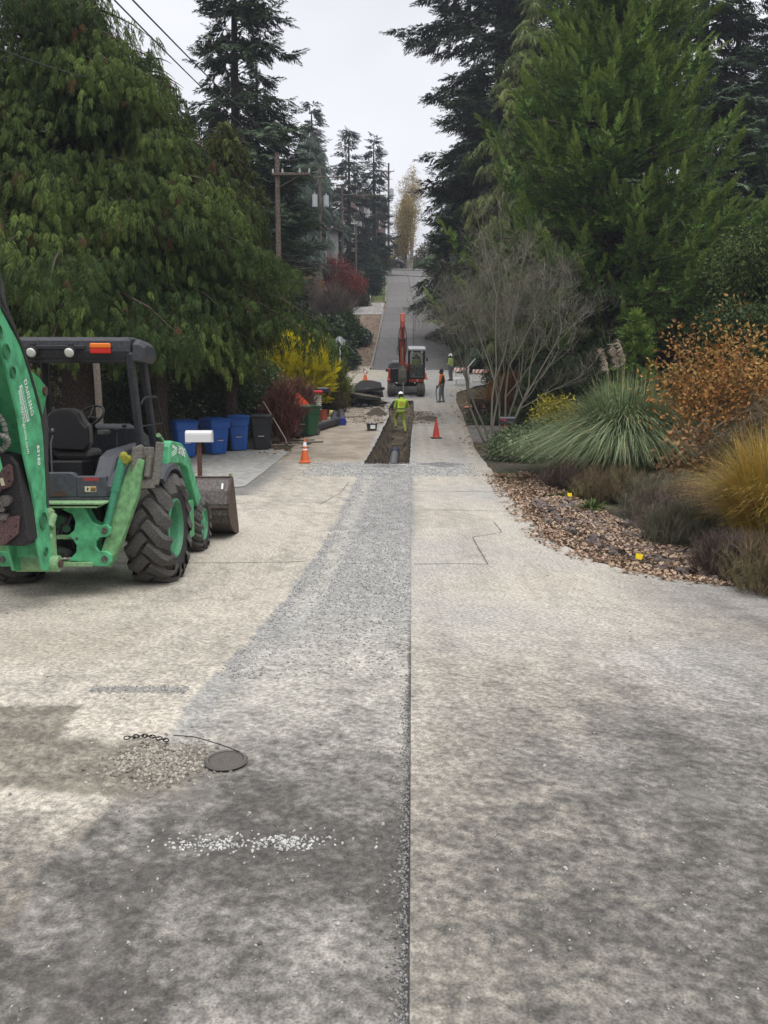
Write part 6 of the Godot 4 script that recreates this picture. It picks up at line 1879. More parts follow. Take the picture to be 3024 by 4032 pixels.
	mb.box(Vector3(0.02, 0.14, 0.153), Vector3(0.2, 0.15, 0.006))
	part("label_plate", mb, mat("white_decal", Color.WHITE), tb)
	mb = Mb.new()
	mb.bar(Vector3(-0.08, 0.2, 0), Vector3(-0.08, 0.36, 0), 0.05, 10)
	mb.bar(Vector3(0.08, 0.2, 0.03), Vector3(0.09, 0.33, 0.03), 0.04, 10)
	part("bottle", mb, mat("pale_plastic", Color(0.6, 0.62, 0.68), 0.4), tb)
	var bu := thing("bucket", "round orange bucket behind the plain red cone", "bucket", P(-4.0, 35.0, 0.02))
	mb = Mb.new()
	mb.lathe([Vector2(0.0, 0.01), Vector2(0.15, 0.01), Vector2(0.19, 0.42), Vector2(0.21, 0.42), Vector2(0.21, 0.46), Vector2(0.18, 0.46), Vector2(0.14, 0.03)], 18)
	part("pail", mb, mat("bucket_orange", Color(0.55, 0.12, 0.05), 0.6, 0, "grime", 4.0), bu)
	bu = thing("bucket", "orange bucket to the left of the plain red cone", "bucket", P(-4.75, 34.2, 0.02))
	mb = Mb.new()
	mb.lathe([Vector2(0.0, 0.01), Vector2(0.15, 0.01), Vector2(0.19, 0.42), Vector2(0.21, 0.42), Vector2(0.21, 0.46), Vector2(0.18, 0.46), Vector2(0.14, 0.03)], 18)
	part("pail", mb, mat("bucket_orange", Color.WHITE), bu)
	mb = Mb.new()
	mb.ball(Vector3(0, 0.14, 0), Vector3(0.2, 0.16, 0.18), 7, 10, Basis.IDENTITY, 0.2, 2.0)
	var hb := part("yellow_bag", mb, mat("bag_yellow", Color(0.6, 0.55, 0.2), 0.6, 0, "mottle", 4.0), self)
	hb.position = P(-3.75, 36.4, 0.02)
	tag(hb, "crumpled pale yellow bag left of the two short pipes", "bag")
	# tools by the black bin
	var sh := thing("digging_bar", "pale wooden handled digging tool leaning on the red twig shrub", "tool", P(-4.3, 26.2, 0.05))
	mb = Mb.new()
	mb.tube([Vector3(-0.85, 1.55, -0.5), Vector3(0.0, 0.25, 0.0), Vector3(0.02, 0.12, 0.02)], 0.02, 8)
	part("handle", mb, mat("pale_wood", Color(0.42, 0.36, 0.29), 0.7, 0, "mottle", 6.0), sh)
	mb = Mb.new()
	mb.prism(pv([-0.06, 0.1, 0.0, 0.14, 0.12, 0.03, 0.28, -0.03, 0.1, 0.0]), 0.06, Transform3D.IDENTITY, 0.01)
	part("blade", mb, mat("rust_steel", Color.WHITE), sh)
	sh = thing("shovel", "shovel lying flat beside the bins with its blade towards the trench", "shovel", P(-4.9, 26.35, 0.06))
	mb = Mb.new()
	mb.bar(Vector3(-0.1, 0.03, 0.0), Vector3(1.1, 0.04, 0.1), 0.018, 8)
	part("handle", mb, mat("pale_wood", Color.WHITE), sh)
	mb = Mb.new()
	mb.prism(pv([-0.1, -0.02, 0.0, -0.13, 0.2, -0.12, 0.28, 0.0, 0.2, 0.12, 0.0, 0.13, -0.1, 0.02]), 0.02, Transform3D(Basis(Vector3.RIGHT, -PI / 2 + 0.25), Vector3(1.2, 0.08, 0.1)), 0.004)
	part("blade", mb, mat("black_steel", Color.WHITE), sh)
	for q: Array in [["short board lying behind the near cone", -3.95, 27.4, 1.6, 0.1, 0.15], ["second short board lying across the first", -4.0, 28.0, 1.2, 0.09, -0.6], ["thin lath lying left of the trench", -2.9, 35.9, 1.4, 0.05, 0.05]]:
		mb = Mb.new()
		mb.box(Vector3.ZERO, Vector3(q[3], 0.04, q[4]), 0.005)
		var o := part("board", mb, mat("grey_wood", Color(0.3, 0.25, 0.19), 0.8, 0, "bark", 3.0), self)
		o.position = P(q[1], q[2], 0.05)
		o.rotation = Vector3(0.08, q[5], 0.03)
		tag(o, q[0], "board")
	# manhole cover and chain in the foreground
	var mh := thing("utility_cover", "small round iron utility cover set in the dusty pavement", "manhole cover", P(-0.96, 3.785, 0.012))
	mh.scale = Vector3(0.93, 0.45, 0.93)
	mb = Mb.new()
	mb.lathe([Vector2(0.0, 0.016), Vector2(0.02, 0.017), Vector2(0.022, 0.013), Vector2(0.045, 0.013), Vector2(0.047, 0.018), Vector2(0.06, 0.018), Vector2(0.062, 0.013), Vector2(0.078, 0.013), Vector2(0.08, 0.019), Vector2(0.092, 0.019), Vector2(0.094, 0.010)], 40)
	part("lid", mb, mat("iron", Color(0.19, 0.172, 0.155), 0.75, 0.35, "grime", 14.0), mh)
	mb = Mb.new()
	mb.lathe([Vector2(0.096, 0.004), Vector2(0.097, 0.024), Vector2(0.112, 0.024), Vector2(0.122, 0.0)], 40)
	part("ring", mb, mat("iron", Color.WHITE), mh)
	mb = Mb.new()
	for i in 10:
		mb.box(Vector3(cos(i * 0.63) * 0.034, 0.0145, sin(i * 0.63) * 0.034), Vector3(0.012, 0.006, 0.006), 0.001, Basis(Vector3.UP, -i * 0.63))
	part("raised_studs", mb, mat("iron", Color.WHITE), mh)
	var ch := thing("chain", "dark iron chain lying at the edge of the dug patch", "chain", P(-1.57, 4.03, 0.03))
	for i in 11:
		mb = Mb.new()
		var lk := []
		for k in 13:
			var a := TAU * k / 12
			lk.append(Vector3(cos(a) * 0.017, sin(a) * 0.0105, 0))
		mb.tube(lk, 0.0034, 6, false)
		var o := part("link", mb, mat("chain_iron", Color(0.035, 0.03, 0.03), 0.6, 0.5), ch)
		o.transform = Transform3D(Basis.from_euler(Vector3(1.2 if i % 2 else 0.15, rf(-0.25, 0.25) + 0.1, 0)), Vector3(i * 0.0225, 0.006, -0.03 * sin(i * 0.4) + 0.01))
	mb = Mb.new()
	mb.tube(smooth_path(pts3([0.25, 0.01, -0.02, 0.36, 0.004, -0.02, 0.45, 0.006, 0.03, 0.56, 0.004, 0.09, 0.66, 0.006, 0.165])), 0.003, 5)
	part("tail_wire", mb, mat("chain_iron", Color.WHITE), ch)
	# survey flags on the verge
	for q: Array in [["yellow marker flag standing bent at the top of the rock border", 3.25, 16.2, 0.35], ["yellow marker flag lying on the fallen leaves", 3.18, 10.75, -0.6]]:
		var f := thing("marker_flag", q[0], "marker flag", P(q[1], q[2], 0.02), q[3])
		f.scale = Vector3.ONE * 0.7
		mb = Mb.new()
		var lie := 1.1 if q[2] < 12 else 0.4
		var tip := Vector3(0, cos(lie), sin(lie)) * 0.2
		mb.tube([Vector3(0, 0, -0.1), tip], 0.003, 4)
		part("wire", mb, mat("black_steel", Color.WHITE), f)
		mb = Mb.new()
		for i in 4:
			var a := i * 0.035
			mb.quad(tip + Vector3(a, 0.012 * sin(i * 1.8), 0), tip + Vector3(a + 0.035, 0.012 * sin(i * 1.8 + 1.8), 0), tip + Vector3(a + 0.04, 0.012 * sin(i * 1.8 + 2.1) + 0.1, -0.03), tip + Vector3(a + 0.005, 0.012 * sin(i * 1.8 + 0.4) + 0.1, -0.03))
		part("flag", mb, leafy("flag_yellow", Color(0.8, 0.6, 0.02), 0.6, 0.3), f)

func excavator() -> void:
	# own axes: z towards the camera (its front)
	var t := thing("excavator", "orange and grey crawler excavator facing down the street behind the trench", "excavator", P(-0.38, 46.3, 0.03), 0.03)
	t.rotation.x = 0.13
	var orange := mat("excavator_orange", Color(0.62, 0.085, 0.025), 0.45, 0, "mottle", 2.0)
	var grey := mat("excavator_grey", Color(0.12, 0.125, 0.135), 0.5, 0, "mottle", 2.0)
	var black := mat("black_steel", Color.WHITE)
	var mb: Mb
	for s: float in [-1.0, 1.0]:
		var tr := Node3D.new()
		tr.name = "track"
		t.add_child(tr, true)
		var x := 0.86 * s
		mb = Mb.new()
		var path := []
		for i in 28:
			var a := TAU * i / 28
			path.append(Vector2(clampf(cos(a) * 1.9, -1.0, 1.0) * 1.05 + cos(a) * 0.32, 0.36 + sin(a) * 0.34))
		mb.prism(PackedVector2Array(path), 0.44, yz(x), 0.03)
		mb.col = Color(0.5, 0.5, 0.5)
		for i in mb.c.size(): mb.c[i] = mb.col
		part("belt", mb, mat("tyre_rubber", Color.WHITE), tr)
		mb = Mb.new()
		mb.col = Color(1, 1, 1)
		for i in path.size():
			for h in 2:
				var a: Vector2 = path[i].lerp(path[(i + 1) % path.size()], 0.5 * h)
				var e: Vector2 = (path[(i + 1) % path.size()] - path[i]).normalized()
				var up := Vector3(0, -e.x, e.y)
				var fw := Vector3(0, e.y, e.x)
				for c: float in [-1.0, 1.0]:
					var bs := Basis(Vector3.RIGHT, up, Vector3.RIGHT.cross(up)).rotated(up.normalized(), 0.35 * c)
					mb.box(Vector3(x + 0.105 * c, a.y, a.x) + up * 0.018, Vector3(0.2, 0.04, 0.05), 0.006, bs)
		part("tread_lugs", mb, mat("tyre_rubber", Color.WHITE), tr)
		mb = Mb.new()
		mb.box(Vector3(x * 0.72, 0.42, 0), Vector3(0.1, 0.3, 2.0), 0.02)
		for z: float in [-1.05, -0.5, 0.0, 0.5, 1.05]: mb.bar(Vector3(x - 0.23, 0.33, z), Vector3(x + 0.23, 0.33, z), 0.13 if abs(z) < 1 else 0.24, 12)
		part("rollers", mb, grey, tr)
	mb = Mb.new()
	mb.box(Vector3(0, 0.45, 0), Vector3(1.3, 0.26, 1.1), 0.04)
	mb.bar(Vector3(0, 0.5, 0), Vector3(0, 0.74, 0), 0.5, 20)
	part("undercarriage", mb, black, t)
	mb = Mb.new()
	mb.prism(pv([1.42, 0.22, 1.52, 0.26, 1.55, 0.42, 1.52, 0.58, 1.46, 0.58, 1.48, 0.42]), 1.25, yz(0.0), 0.01)
	mb.box(Vector3(0.35, 0.42, 1.1), Vector3(0.12, 0.14, 0.9), 0.02)
	mb.box(Vector3(-0.35, 0.42, 1.1), Vector3(0.12, 0.14, 0.9), 0.02)
	part("blade", mb, mat("blade_steel", Color(0.2, 0.2, 0.2), 0.5, 0.3, "grime", 2.0), t)
	mb = Mb.new()
	mb.box(Vector3(-0.1, 0.84, -0.25), Vector3(2.0, 0.22, 1.9), 0.06)
	mb.box(Vector3(0.62, 0.86, 0.62), Vector3(0.84, 0.24, 0.2), 0.03)
	mb.box(Vector3(-0.98, 1.15, 0.25), Vector3(0.14, 0.75, 0.7), 0.04)
	part("upper_frame", mb, orange, t)
	mb = Mb.new()
	mb.prism(pv([-1.05, 0.95, -1.05, 1.6, -0.98, 1.8, -0.80, 1.92, -0.30, 1.94, -0.22, 1.9, -0.22, 0.95]), 1.3, Transform3D(Basis.IDENTITY, Vector3(0, 0, -0.2)), 0.07)
	part("engine_cover", mb, grey, t)
	mb = Mb.new()
	mb.prism(pv([-0.92, 0.74, -0.92, 1.5, -0.86, 1.56, -0.05, 1.56, 0.12, 1.4, 0.18, 0.74]), 0.34, Transform3D(Basis.IDENTITY, Vector3(0, 0, 0.62)), 0.04)
	mb.box(Vector3(-1.12, 1.42, 0.5), Vector3(0.14, 0.16, 0.1), 0.02)
	part("front_cover", mb, black, t)
	mb = Mb.new()
	mb.prism(pv([-0.75, 1.0, -0.75, 1.75, -0.2, 1.9, 0.4, 1.5, 0.4, 1.0]), 1.9, Transform3D(Basis.IDENTITY, Vector3(0, 0, -1.0)), 0.08)
	part("counterweight", mb, orange, t)
	# cab
	var cb := Node3D.new()
	cb.name = "cab"
	t.add_child(cb, true)
	mb = Mb.new()
	for q: Array in [[0.18, 0.72], [1.06, 0.72], [0.18, -0.7], [1.06, -0.7]]:
		mb.box(Vector3(q[0], 1.74, q[1]), Vector3(0.08, 1.6, 0.08), 0.02)
	mb.box(Vector3(0.62, 1.0, 0.72), Vector3(0.96, 0.1, 0.08), 0.02)
	mb.box(Vector3(0.62, 2.5, 0.72), Vector3(0.96, 0.08, 0.08), 0.02)
	mb.box(Vector3(0.62, 1.72, 0.735), Vector3(0.84, 0.035, 0.03), 0.005)
	mb.box(Vector3(0.62, 1.3, -0.72), Vector3(0.96, 0.7, 0.05), 0.01)
	mb.box(Vector3(0.62, 0.98, 0.0), Vector3(0.94, 0.06, 1.4), 0.01)
	part("cab_frame", mb, black, cb)
	mb = Mb.new()
	mb.prism(pv([0.82, 2.54, 0.84, 2.64, 0.70, 2.74, -0.6, 2.76, -0.78, 2.66, -0.78, 2.54]), 1.0, yz(0.62), 0.03)
	part("roof", mb, mat("roof_grey", Color(0.36, 0.37, 0.385), 0.5), cb)
	for q: Array in [[Vector3(0.62, 2.1, 0.72), Vector3(0.82, 0.74, 0.006)], [Vector3(0.62, 1.37, 0.72), Vector3(0.82, 0.66, 0.006)], [Vector3(0.18, 1.8, 0.0), Vector3(0.006, 1.4, 1.3)], [Vector3(1.06, 1.8, 0.0), Vector3(0.006, 1.4, 1.3)]]:
		mb = Mb.new()
		mb.box(q[0], q[1])
		var gm := mat("cab_glass", Color(0.05, 0.09, 0.08), 0.05)
		gm.transparency = BaseMaterial3D.TRANSPARENCY_ALPHA
		gm.albedo_color.a = 0.22
		part("window", mb, gm, cb)
	mb = Mb.new()
	for x: float in [0.34, 0.9]: mb.box(Vector3(x, 2.47, 0.79), Vector3(0.12, 0.09, 0.06), 0.02)
	part("lamp", mb, mat("lamp_lens", Color.WHITE), cb)
	mb = Mb.new()
	mb.box(Vector3(0.62, 1.35, -0.2), Vector3(0.5, 0.14, 0.5), 0.04)
	mb.box(Vector3(0.62, 1.75, -0.45), Vector3(0.5, 0.8, 0.12), 0.04)
	for x: float in [0.40, 0.84]: mb.tube([Vector3(x, 1.2, 0.2), Vector3(x, 1.5, 0.2)], 0.02, 6)
	part("seat", mb, black, cb)
	mb = Mb.new()
	mb.box(Vector3(1.2, 2.05, 0.75), Vector3(0.1, 0.2, 0.05), 0.015)
	mb.bar(Vector3(1.06, 2.2, 0.72), Vector3(1.2, 2.12, 0.75), 0.012, 6)
	part("mirror", mb, black, cb)
	text("lettering", "K", 0.09, mat("white_decal", Color.WHITE), t, Transform3D(Basis.IDENTITY, Vector3(0.66, 0.87, 0.723)))
	# boom, stick, bucket: folded in the middle
	mb = Mb.new()
	mb.prism(pv([0.75, 1.15, 1.0, 1.2, 1.25, 2.2, 1.5, 3.2, 1.75, 4.3, 1.72, 4.62, 1.52, 4.66, 1.25, 4.1, 0.9, 2.6, 0.66, 1.6]), 0.24, yz(-0.24), 0.02)
	part("boom", mb, orange, t)
	mb = Mb.new()
	mb.prism(pv([1.50, 4.5, 1.78, 4.62, 1.95, 4.2, 2.05, 3.0, 2.02, 1.75, 1.86, 1.70, 1.76, 3.0, 1.66, 3.9]), 0.19, yz(-0.24), 0.015)
	part("stick", mb, orange, t)
	mb = Mb.new()
	mb.bar(Vector3(-0.38, 1.7, 1.05), Vector3(-0.38, 3.3, 1.45), 0.055, 10)
	mb.bar(Vector3(-0.10, 1.7, 1.05), Vector3(-0.10, 3.3, 1.45), 0.055, 10)
	mb.box(Vector3(-0.24, 3.2, 1.98), Vector3(0.36, 0.16, 0.2), 0.02)
	part("boom_cylinder", mb, mat("dark_red_steel", Color(0.16, 0.04, 0.03), 0.5, 0.2, "grime", 3.0), t)
	mb = Mb.new()
	mb.bar(Vector3(-0.24, 2.05, 2.14), Vector3(-0.24, 2.85, 2.1), 0.035, 10)
	part("cylinder_rod", mb, mat("chrome", Color(0.8, 0.8, 0.82), 0.12, 1.0), t)
	mb = Mb.new()
	mb.bar(Vector3(-0.24, 2.85, 2.1), Vector3(-0.24, 3.9, 2.02), 0.06, 10)
	part("stick_cylinder", mb, mat("dark_red_steel", Color.WHITE), t)
	mb = Mb.new()
	for k: float in [-1.0, 1.0]:
		mb.tube(smooth_path([Vector3(-0.24 + 0.14 * k, 2.2, 1.6), Vector3(-0.24 + 0.24 * k, 2.8, 1.9), Vector3(-0.24 + 0.2 * k, 3.5, 1.85), Vector3(-0.24 + 0.1 * k, 4.0, 1.8)]), 0.022, 6)
	mb.tube(smooth_path([Vector3(-0.38, 2.3, 1.9), Vector3(-0.55, 2.5, 1.95), Vector3(-0.52, 2.8, 1.9), Vector3(-0.36, 2.9, 1.8)]), 0.018, 6)
	part("hydraulic_hoses", mb, black, t)
	mb = Mb.new()
	mb.prism(pv([1.80, 1.75, 2.06, 1.78, 2.16, 1.5, 2.22, 1.12, 2.18, 0.86, 2.05, 0.74, 1.86, 0.80, 1.72, 1.0, 1.66, 1.3]), 0.46, yz(-0.24), 0.03)
	mb.box(Vector3(-0.38, 1.78, 2.02), Vector3(0.08, 0.34, 0.2), 0.02)
	mb.box(Vector3(-0.10, 1.78, 2.02), Vector3(0.08, 0.34, 0.2), 0.02)
	part("bucket", mb, mat("bucket_khaki", Color(0.17, 0.155, 0.12), 0.65, 0.3, "grime", 2.0), t)
	mb = Mb.new()
	for i in 4: mb.box(Vector3(-0.42 + 0.12 * i, 0.78, 1.76), Vector3(0.05, 0.05, 0.18), 0.01, Basis(Vector3.RIGHT, -0.5))
	part("teeth", mb, mat("rust_steel", Color.WHITE), t)

# ---------- bins, boxes, poles, signs, houses, car ----------
func bin(label: String, x: float, d: float, turn: float, col: Color, key: String, group: String, tilt := 0.0) -> void:
	var t := thing("wheeled_bin", label, "wheeled bin", P(x, d, 0.05), turn, group)
	t.rotation.x = tilt
	var m := mat("bin_" + key, col, 0.5, 0, "mottle", 3.0)
	var mb := Mb.new()
	var zs := [[0.0, 0.235, 0.27], [0.08, 0.245, 0.28], [0.62, 0.295, 0.33], [0.80, 0.30, 0.345], [0.82, 0.325, 0.365], [0.98, 0.335, 0.38], [1.0, 0.35, 0.39], [1.03, 0.35, 0.39]]
	var prev := []
	for q: Array in zs:
		var r := 0.06
		var cur := []
		for i in 16:
			var a := TAU * (i + 0.5) / 16
			var sx := signf(cos(a))
			var sz := signf(sin(a))
			cur.append(Vector3(sx * (q[1] - r) + cos(a) * r * 1.2, q[0], sz * (q[2] - r) + sin(a) * r * 1.2))
		if prev.size():
			for i in 16:
				var o: Vector3 = cur[i] + cur[(i + 1) % 16]
				mb.quad(prev[i], prev[(i + 1) % 16], cur[(i + 1) % 16], cur[i], Vector3(o.x, 0, o.z))
		prev = cur
	part("body", mb, m, t)
	mb = Mb.new()
	mb.prism(pv([-0.41, 1.03, 0.42, 1.03, 0.44, 1.06, 0.38, 1.10, 0.1, 1.14, -0.3, 1.13, -0.41, 1.10]), 0.74, yz(0.0), 0.03)
	mb.prism(pv([-0.25, 1.11, 0.2, 1.11, 0.15, 1.155, -0.2, 1.155]), 0.4, yz(0.0), 0.02)
	mb.bar(Vector3(-0.33, 1.08, -0.42), Vector3(0.33, 1.08, -0.42), 0.02, 8)
	part("lid", mb, m, t)
	mb = Mb.new()
	mb.prism(pv([-0.26, 0.80, -0.2, 0.76, 0.2, 0.76, 0.26, 0.80, 0.2, 0.83, -0.2, 0.83]), 0.04, Transform3D(Basis.IDENTITY, Vector3(0, 0, 0.355)), 0.01)
	for x2: float in [-0.15, 0.15]: mb.prism(pv([-0.02, 0.02, 0.02, 0.02, 0.045, 0.3, 0.0, 0.42, -0.02, 0.42]), 0.035, Transform3D(Basis(Vector3.RIGHT, 0.08).scaled_local(Vector3(signf(x2), 1, 1)), Vector3(x2, 0.0, 0.285)), 0.006)
	part("moulding", mb, m, t)
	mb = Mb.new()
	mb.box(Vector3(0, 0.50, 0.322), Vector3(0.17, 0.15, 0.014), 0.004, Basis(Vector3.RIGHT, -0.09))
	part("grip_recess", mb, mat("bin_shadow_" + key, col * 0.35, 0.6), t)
	mb = Mb.new()
	mb.bar(Vector3(-0.095, 0.415, 0.335), Vector3(0.095, 0.415, 0.335), 0.014, 8)
	part("grip_bar", mb, mat("grip_bar", Color(0.5, 0.52, 0.55), 0.4), t)
	mb = Mb.new()
	mb.box(Vector3(0, 0.665, 0.336), Vector3(0.15, 0.05, 0.006), 0.0, Basis(Vector3.RIGHT, -0.09))
	part("number_plate", mb, mat("white_decal", Color.WHITE), t)
	text("number", "60328" if key == "blue" else "49211", 0.11, mat("black_ink", Color.WHITE), t, Transform3D(Basis(Vector3.RIGHT, -0.09), Vector3(0, 0.665, 0.341)))
	for x2: float in [-0.26, 0.26]:
		mb = Mb.new()
		mb.bar(Vector3(x2 - 0.03, 0.12, -0.28), Vector3(x2 + 0.03, 0.12, -0.28), 0.12, 16)
		part("wheel", mb, mat("tyre_rubber", Color.WHITE), t)

func mailbox(label: String, x: float, d: float, turn: float, size: float, h: float, bm: Material, pm: Material, flag: bool) -> Node3D:
	var t := thing("mailbox", label, "mailbox", P(x, d, -0.1), turn)
	var mb := Mb.new()
	mb.box(Vector3(0, h * 0.5, 0), Vector3(0.1, h, 0.1), 0.008)
	part("post", mb, pm, t)
	mb = Mb.new()
	var k := size
	var pf := [-0.19, 0.0, 0.19, 0.0, 0.19, 0.3]
	for i in range(1, 8):
		var a := PI * i / 8
		pf.append(cos(a) * 0.19); pf.append(0.3 + sin(a) * 0.17)
	pf.append(-0.19); pf.append(0.3)
	for i in pf.size(): pf[i] *= k
	mb.prism(pv(pf), k * 1.04, Transform3D(Basis(Vector3.UP, PI / 2), Vector3(0, h, 0)), 0.012)
	part("box", mb, bm, t)
	mb = Mb.new()
	mb.prism(pv(pf), 0.012, Transform3D(Basis(Vector3.UP, PI / 2).scaled_local(Vector3(1.05, 1.04, 1)), Vector3(k * 0.535, h - 0.005, 0)), 0.003)
	part("door", mb, bm, t)
	if flag:
		mb = Mb.new()
		mb.box(Vector3(-k * 0.28, h + k * 0.28, k * 0.2), Vector3(k * 0.32, k * 0.05, 0.01))
		mb.box(Vector3(-k * 0.18, h + k * 0.24, k * 0.2), Vector3(k * 0.14, k * 0.13, 0.01))
		part("flag", mb, mat("flag_red", Color(0.5, 0.02, 0.04), 0.6), t)
	return t

func utility_pole(label: String, x: float, d: float, h: float, r: float, arms: Array, pots: Array, lamp := 0.0) -> void:
	var t := thing("utility_pole", label, "utility pole", P(x, d, -0.2), 0.0, "utility poles along the left side")
	var mb := Mb.new()
	mb.tube([Vector3.ZERO, Vector3(0, h * 0.5, 0), Vector3(0, h, 0)], [r, r * 0.86, r * 0.7], 12)
	part("pole", mb, mat("pole_wood", Color(0.23, 0.175, 0.135), 0.9, 0, "bark", 1.0, "bark", 2.0), t)
	for a: Array in arms: # [height, half length, offset]
		var ar := Node3D.new()
		ar.name = "cross_arm"
		t.add_child(ar, true)
		mb = Mb.new()
		mb.box(Vector3(a[2], a[0], r), Vector3(a[1] * 2.0, 0.12, 0.1), 0.01)
		mb.bar(Vector3(a[2] + a[1] * 0.6, a[0], r), Vector3(0, a[0] - 0.7, r), 0.025, 5)
		part("beam", mb, mat("pole_wood", Color.WHITE), ar)
		for k: float in [-0.95, -0.45, 0.45, 0.95]:
			mb = Mb.new()
			mb.bar(Vector3(a[2] + a[1] * k, a[0] + 0.06, r), Vector3(a[2] + a[1] * k, a[0] + 0.26, r), 0.05, 8)
			part("insulator", mb, mat("porcelain", Color(0.45, 0.46, 0.48), 0.3), ar)
	for q: Array in pots:
		mb = Mb.new()
		mb.bar(Vector3(q[0], q[1], r + 0.25), Vector3(q[0], q[1] + q[2], r + 0.25), q[3], 14)
		mb.bar(Vector3(q[0], q[1] + q[2], r + 0.25), Vector3(q[0], q[1] + q[2] + 0.25, r + 0.25), 0.05, 8)
		part("transformer", mb, mat("transformer_grey", Color(0.38, 0.4, 0.42), 0.5), t)
	if lamp > 0.0:
		mb = Mb.new()
		mb.tube(smooth_path([Vector3(0, lamp - 0.9, 0), Vector3(1.2, lamp - 0.15, 0), Vector3(2.4, lamp, 0)]), 0.05, 6)
		mb.box(Vector3(2.75, lamp + 0.02, 0), Vector3(0.8, 0.18, 0.3), 0.06)
		part("street_lamp", mb, mat("transformer_grey", Color.WHITE), t)

func wire(label: String, a: Vector3, b: Vector3, sag: float, r: float, group := "overhead wires") -> void:
	var mb := Mb.new()
	var p := []
	for i in 25:
		var t := i / 24.0
		p.append((b - a) * t - Vector3(0, sag * 4.0 * t * (1.0 - t), 0))
	mb.tube(p, r, 5)
	var o := part("overhead_wire", mb, mat("wire_black", Color(0.03, 0.03, 0.035), 0.6), self)
	o.position = a
	tag(o, label, "wire", group)

func house(label: String, x: float, d: float, w: float, h: float, dp: float, up: float, turn: float, wall: Color, roof: Color, wins: Array) -> void:
	var t := thing("house", label, "house", P(x, d, up), turn)
	var mb := Mb.new()
	mb.box(Vector3(0, h * 0.5 - 1.0, 0), Vector3(w, h + 2.0, dp))
	mb.prism(pv([-w * 0.5, 0, w * 0.5, 0, 0, w * 0.22]), dp - 0.02, Transform3D(Basis.IDENTITY, Vector3(0, h - 0.002, 0)))
	part("wall", mb, mat("house_%d" % int(x * 10), wall, 0.85, 0, "mottle", 0.4), t)
	mb = Mb.new()
	for s: float in [-1.0, 1.0]:
		var n := Vector2(w * 0.5 + 0.5, -(w * 0.5 + 0.5) * 0.44)
		mb.prism(pv([0, w * 0.22 + 0.2, 0, w * 0.22 + 0.02, s * n.x, w * 0.22 + n.y, s * n.x, w * 0.22 + n.y + 0.18]), dp + 0.9, Transform3D(Basis.IDENTITY, Vector3(0, h, 0)))
	part("roof", mb, mat("roof_%d" % int(x * 10), roof, 0.9, 0, "grime", 0.6), t)
	for q: Array in wins:
		var wd := Node3D.new()
		wd.name = "window"
		t.add_child(wd, true)
		mb = Mb.new()
		for e: Array in [[0, q[3] * 0.5, q[2] + 0.2, 0.1], [0, -q[3] * 0.5, q[2] + 0.2, 0.1], [q[2] * 0.5, 0, 0.1, q[3]], [-q[2] * 0.5, 0, 0.1, q[3]], [0, 0, 0.07, q[3]]]:
			mb.box(Vector3(q[0] + e[0], q[1] + e[1], dp * 0.5 + 0.05), Vector3(e[2], e[3], 0.08))
		part("frame", mb, mat("white_trim", Color(0.7, 0.7, 0.68), 0.7), wd)
		mb = Mb.new()
		mb.box(Vector3(q[0], q[1], dp * 0.5 + 0.02), Vector3(q[2], q[3], 0.03))
		part("pane", mb, mat("dark_pane", Color(0.03, 0.035, 0.04), 0.08), wd)

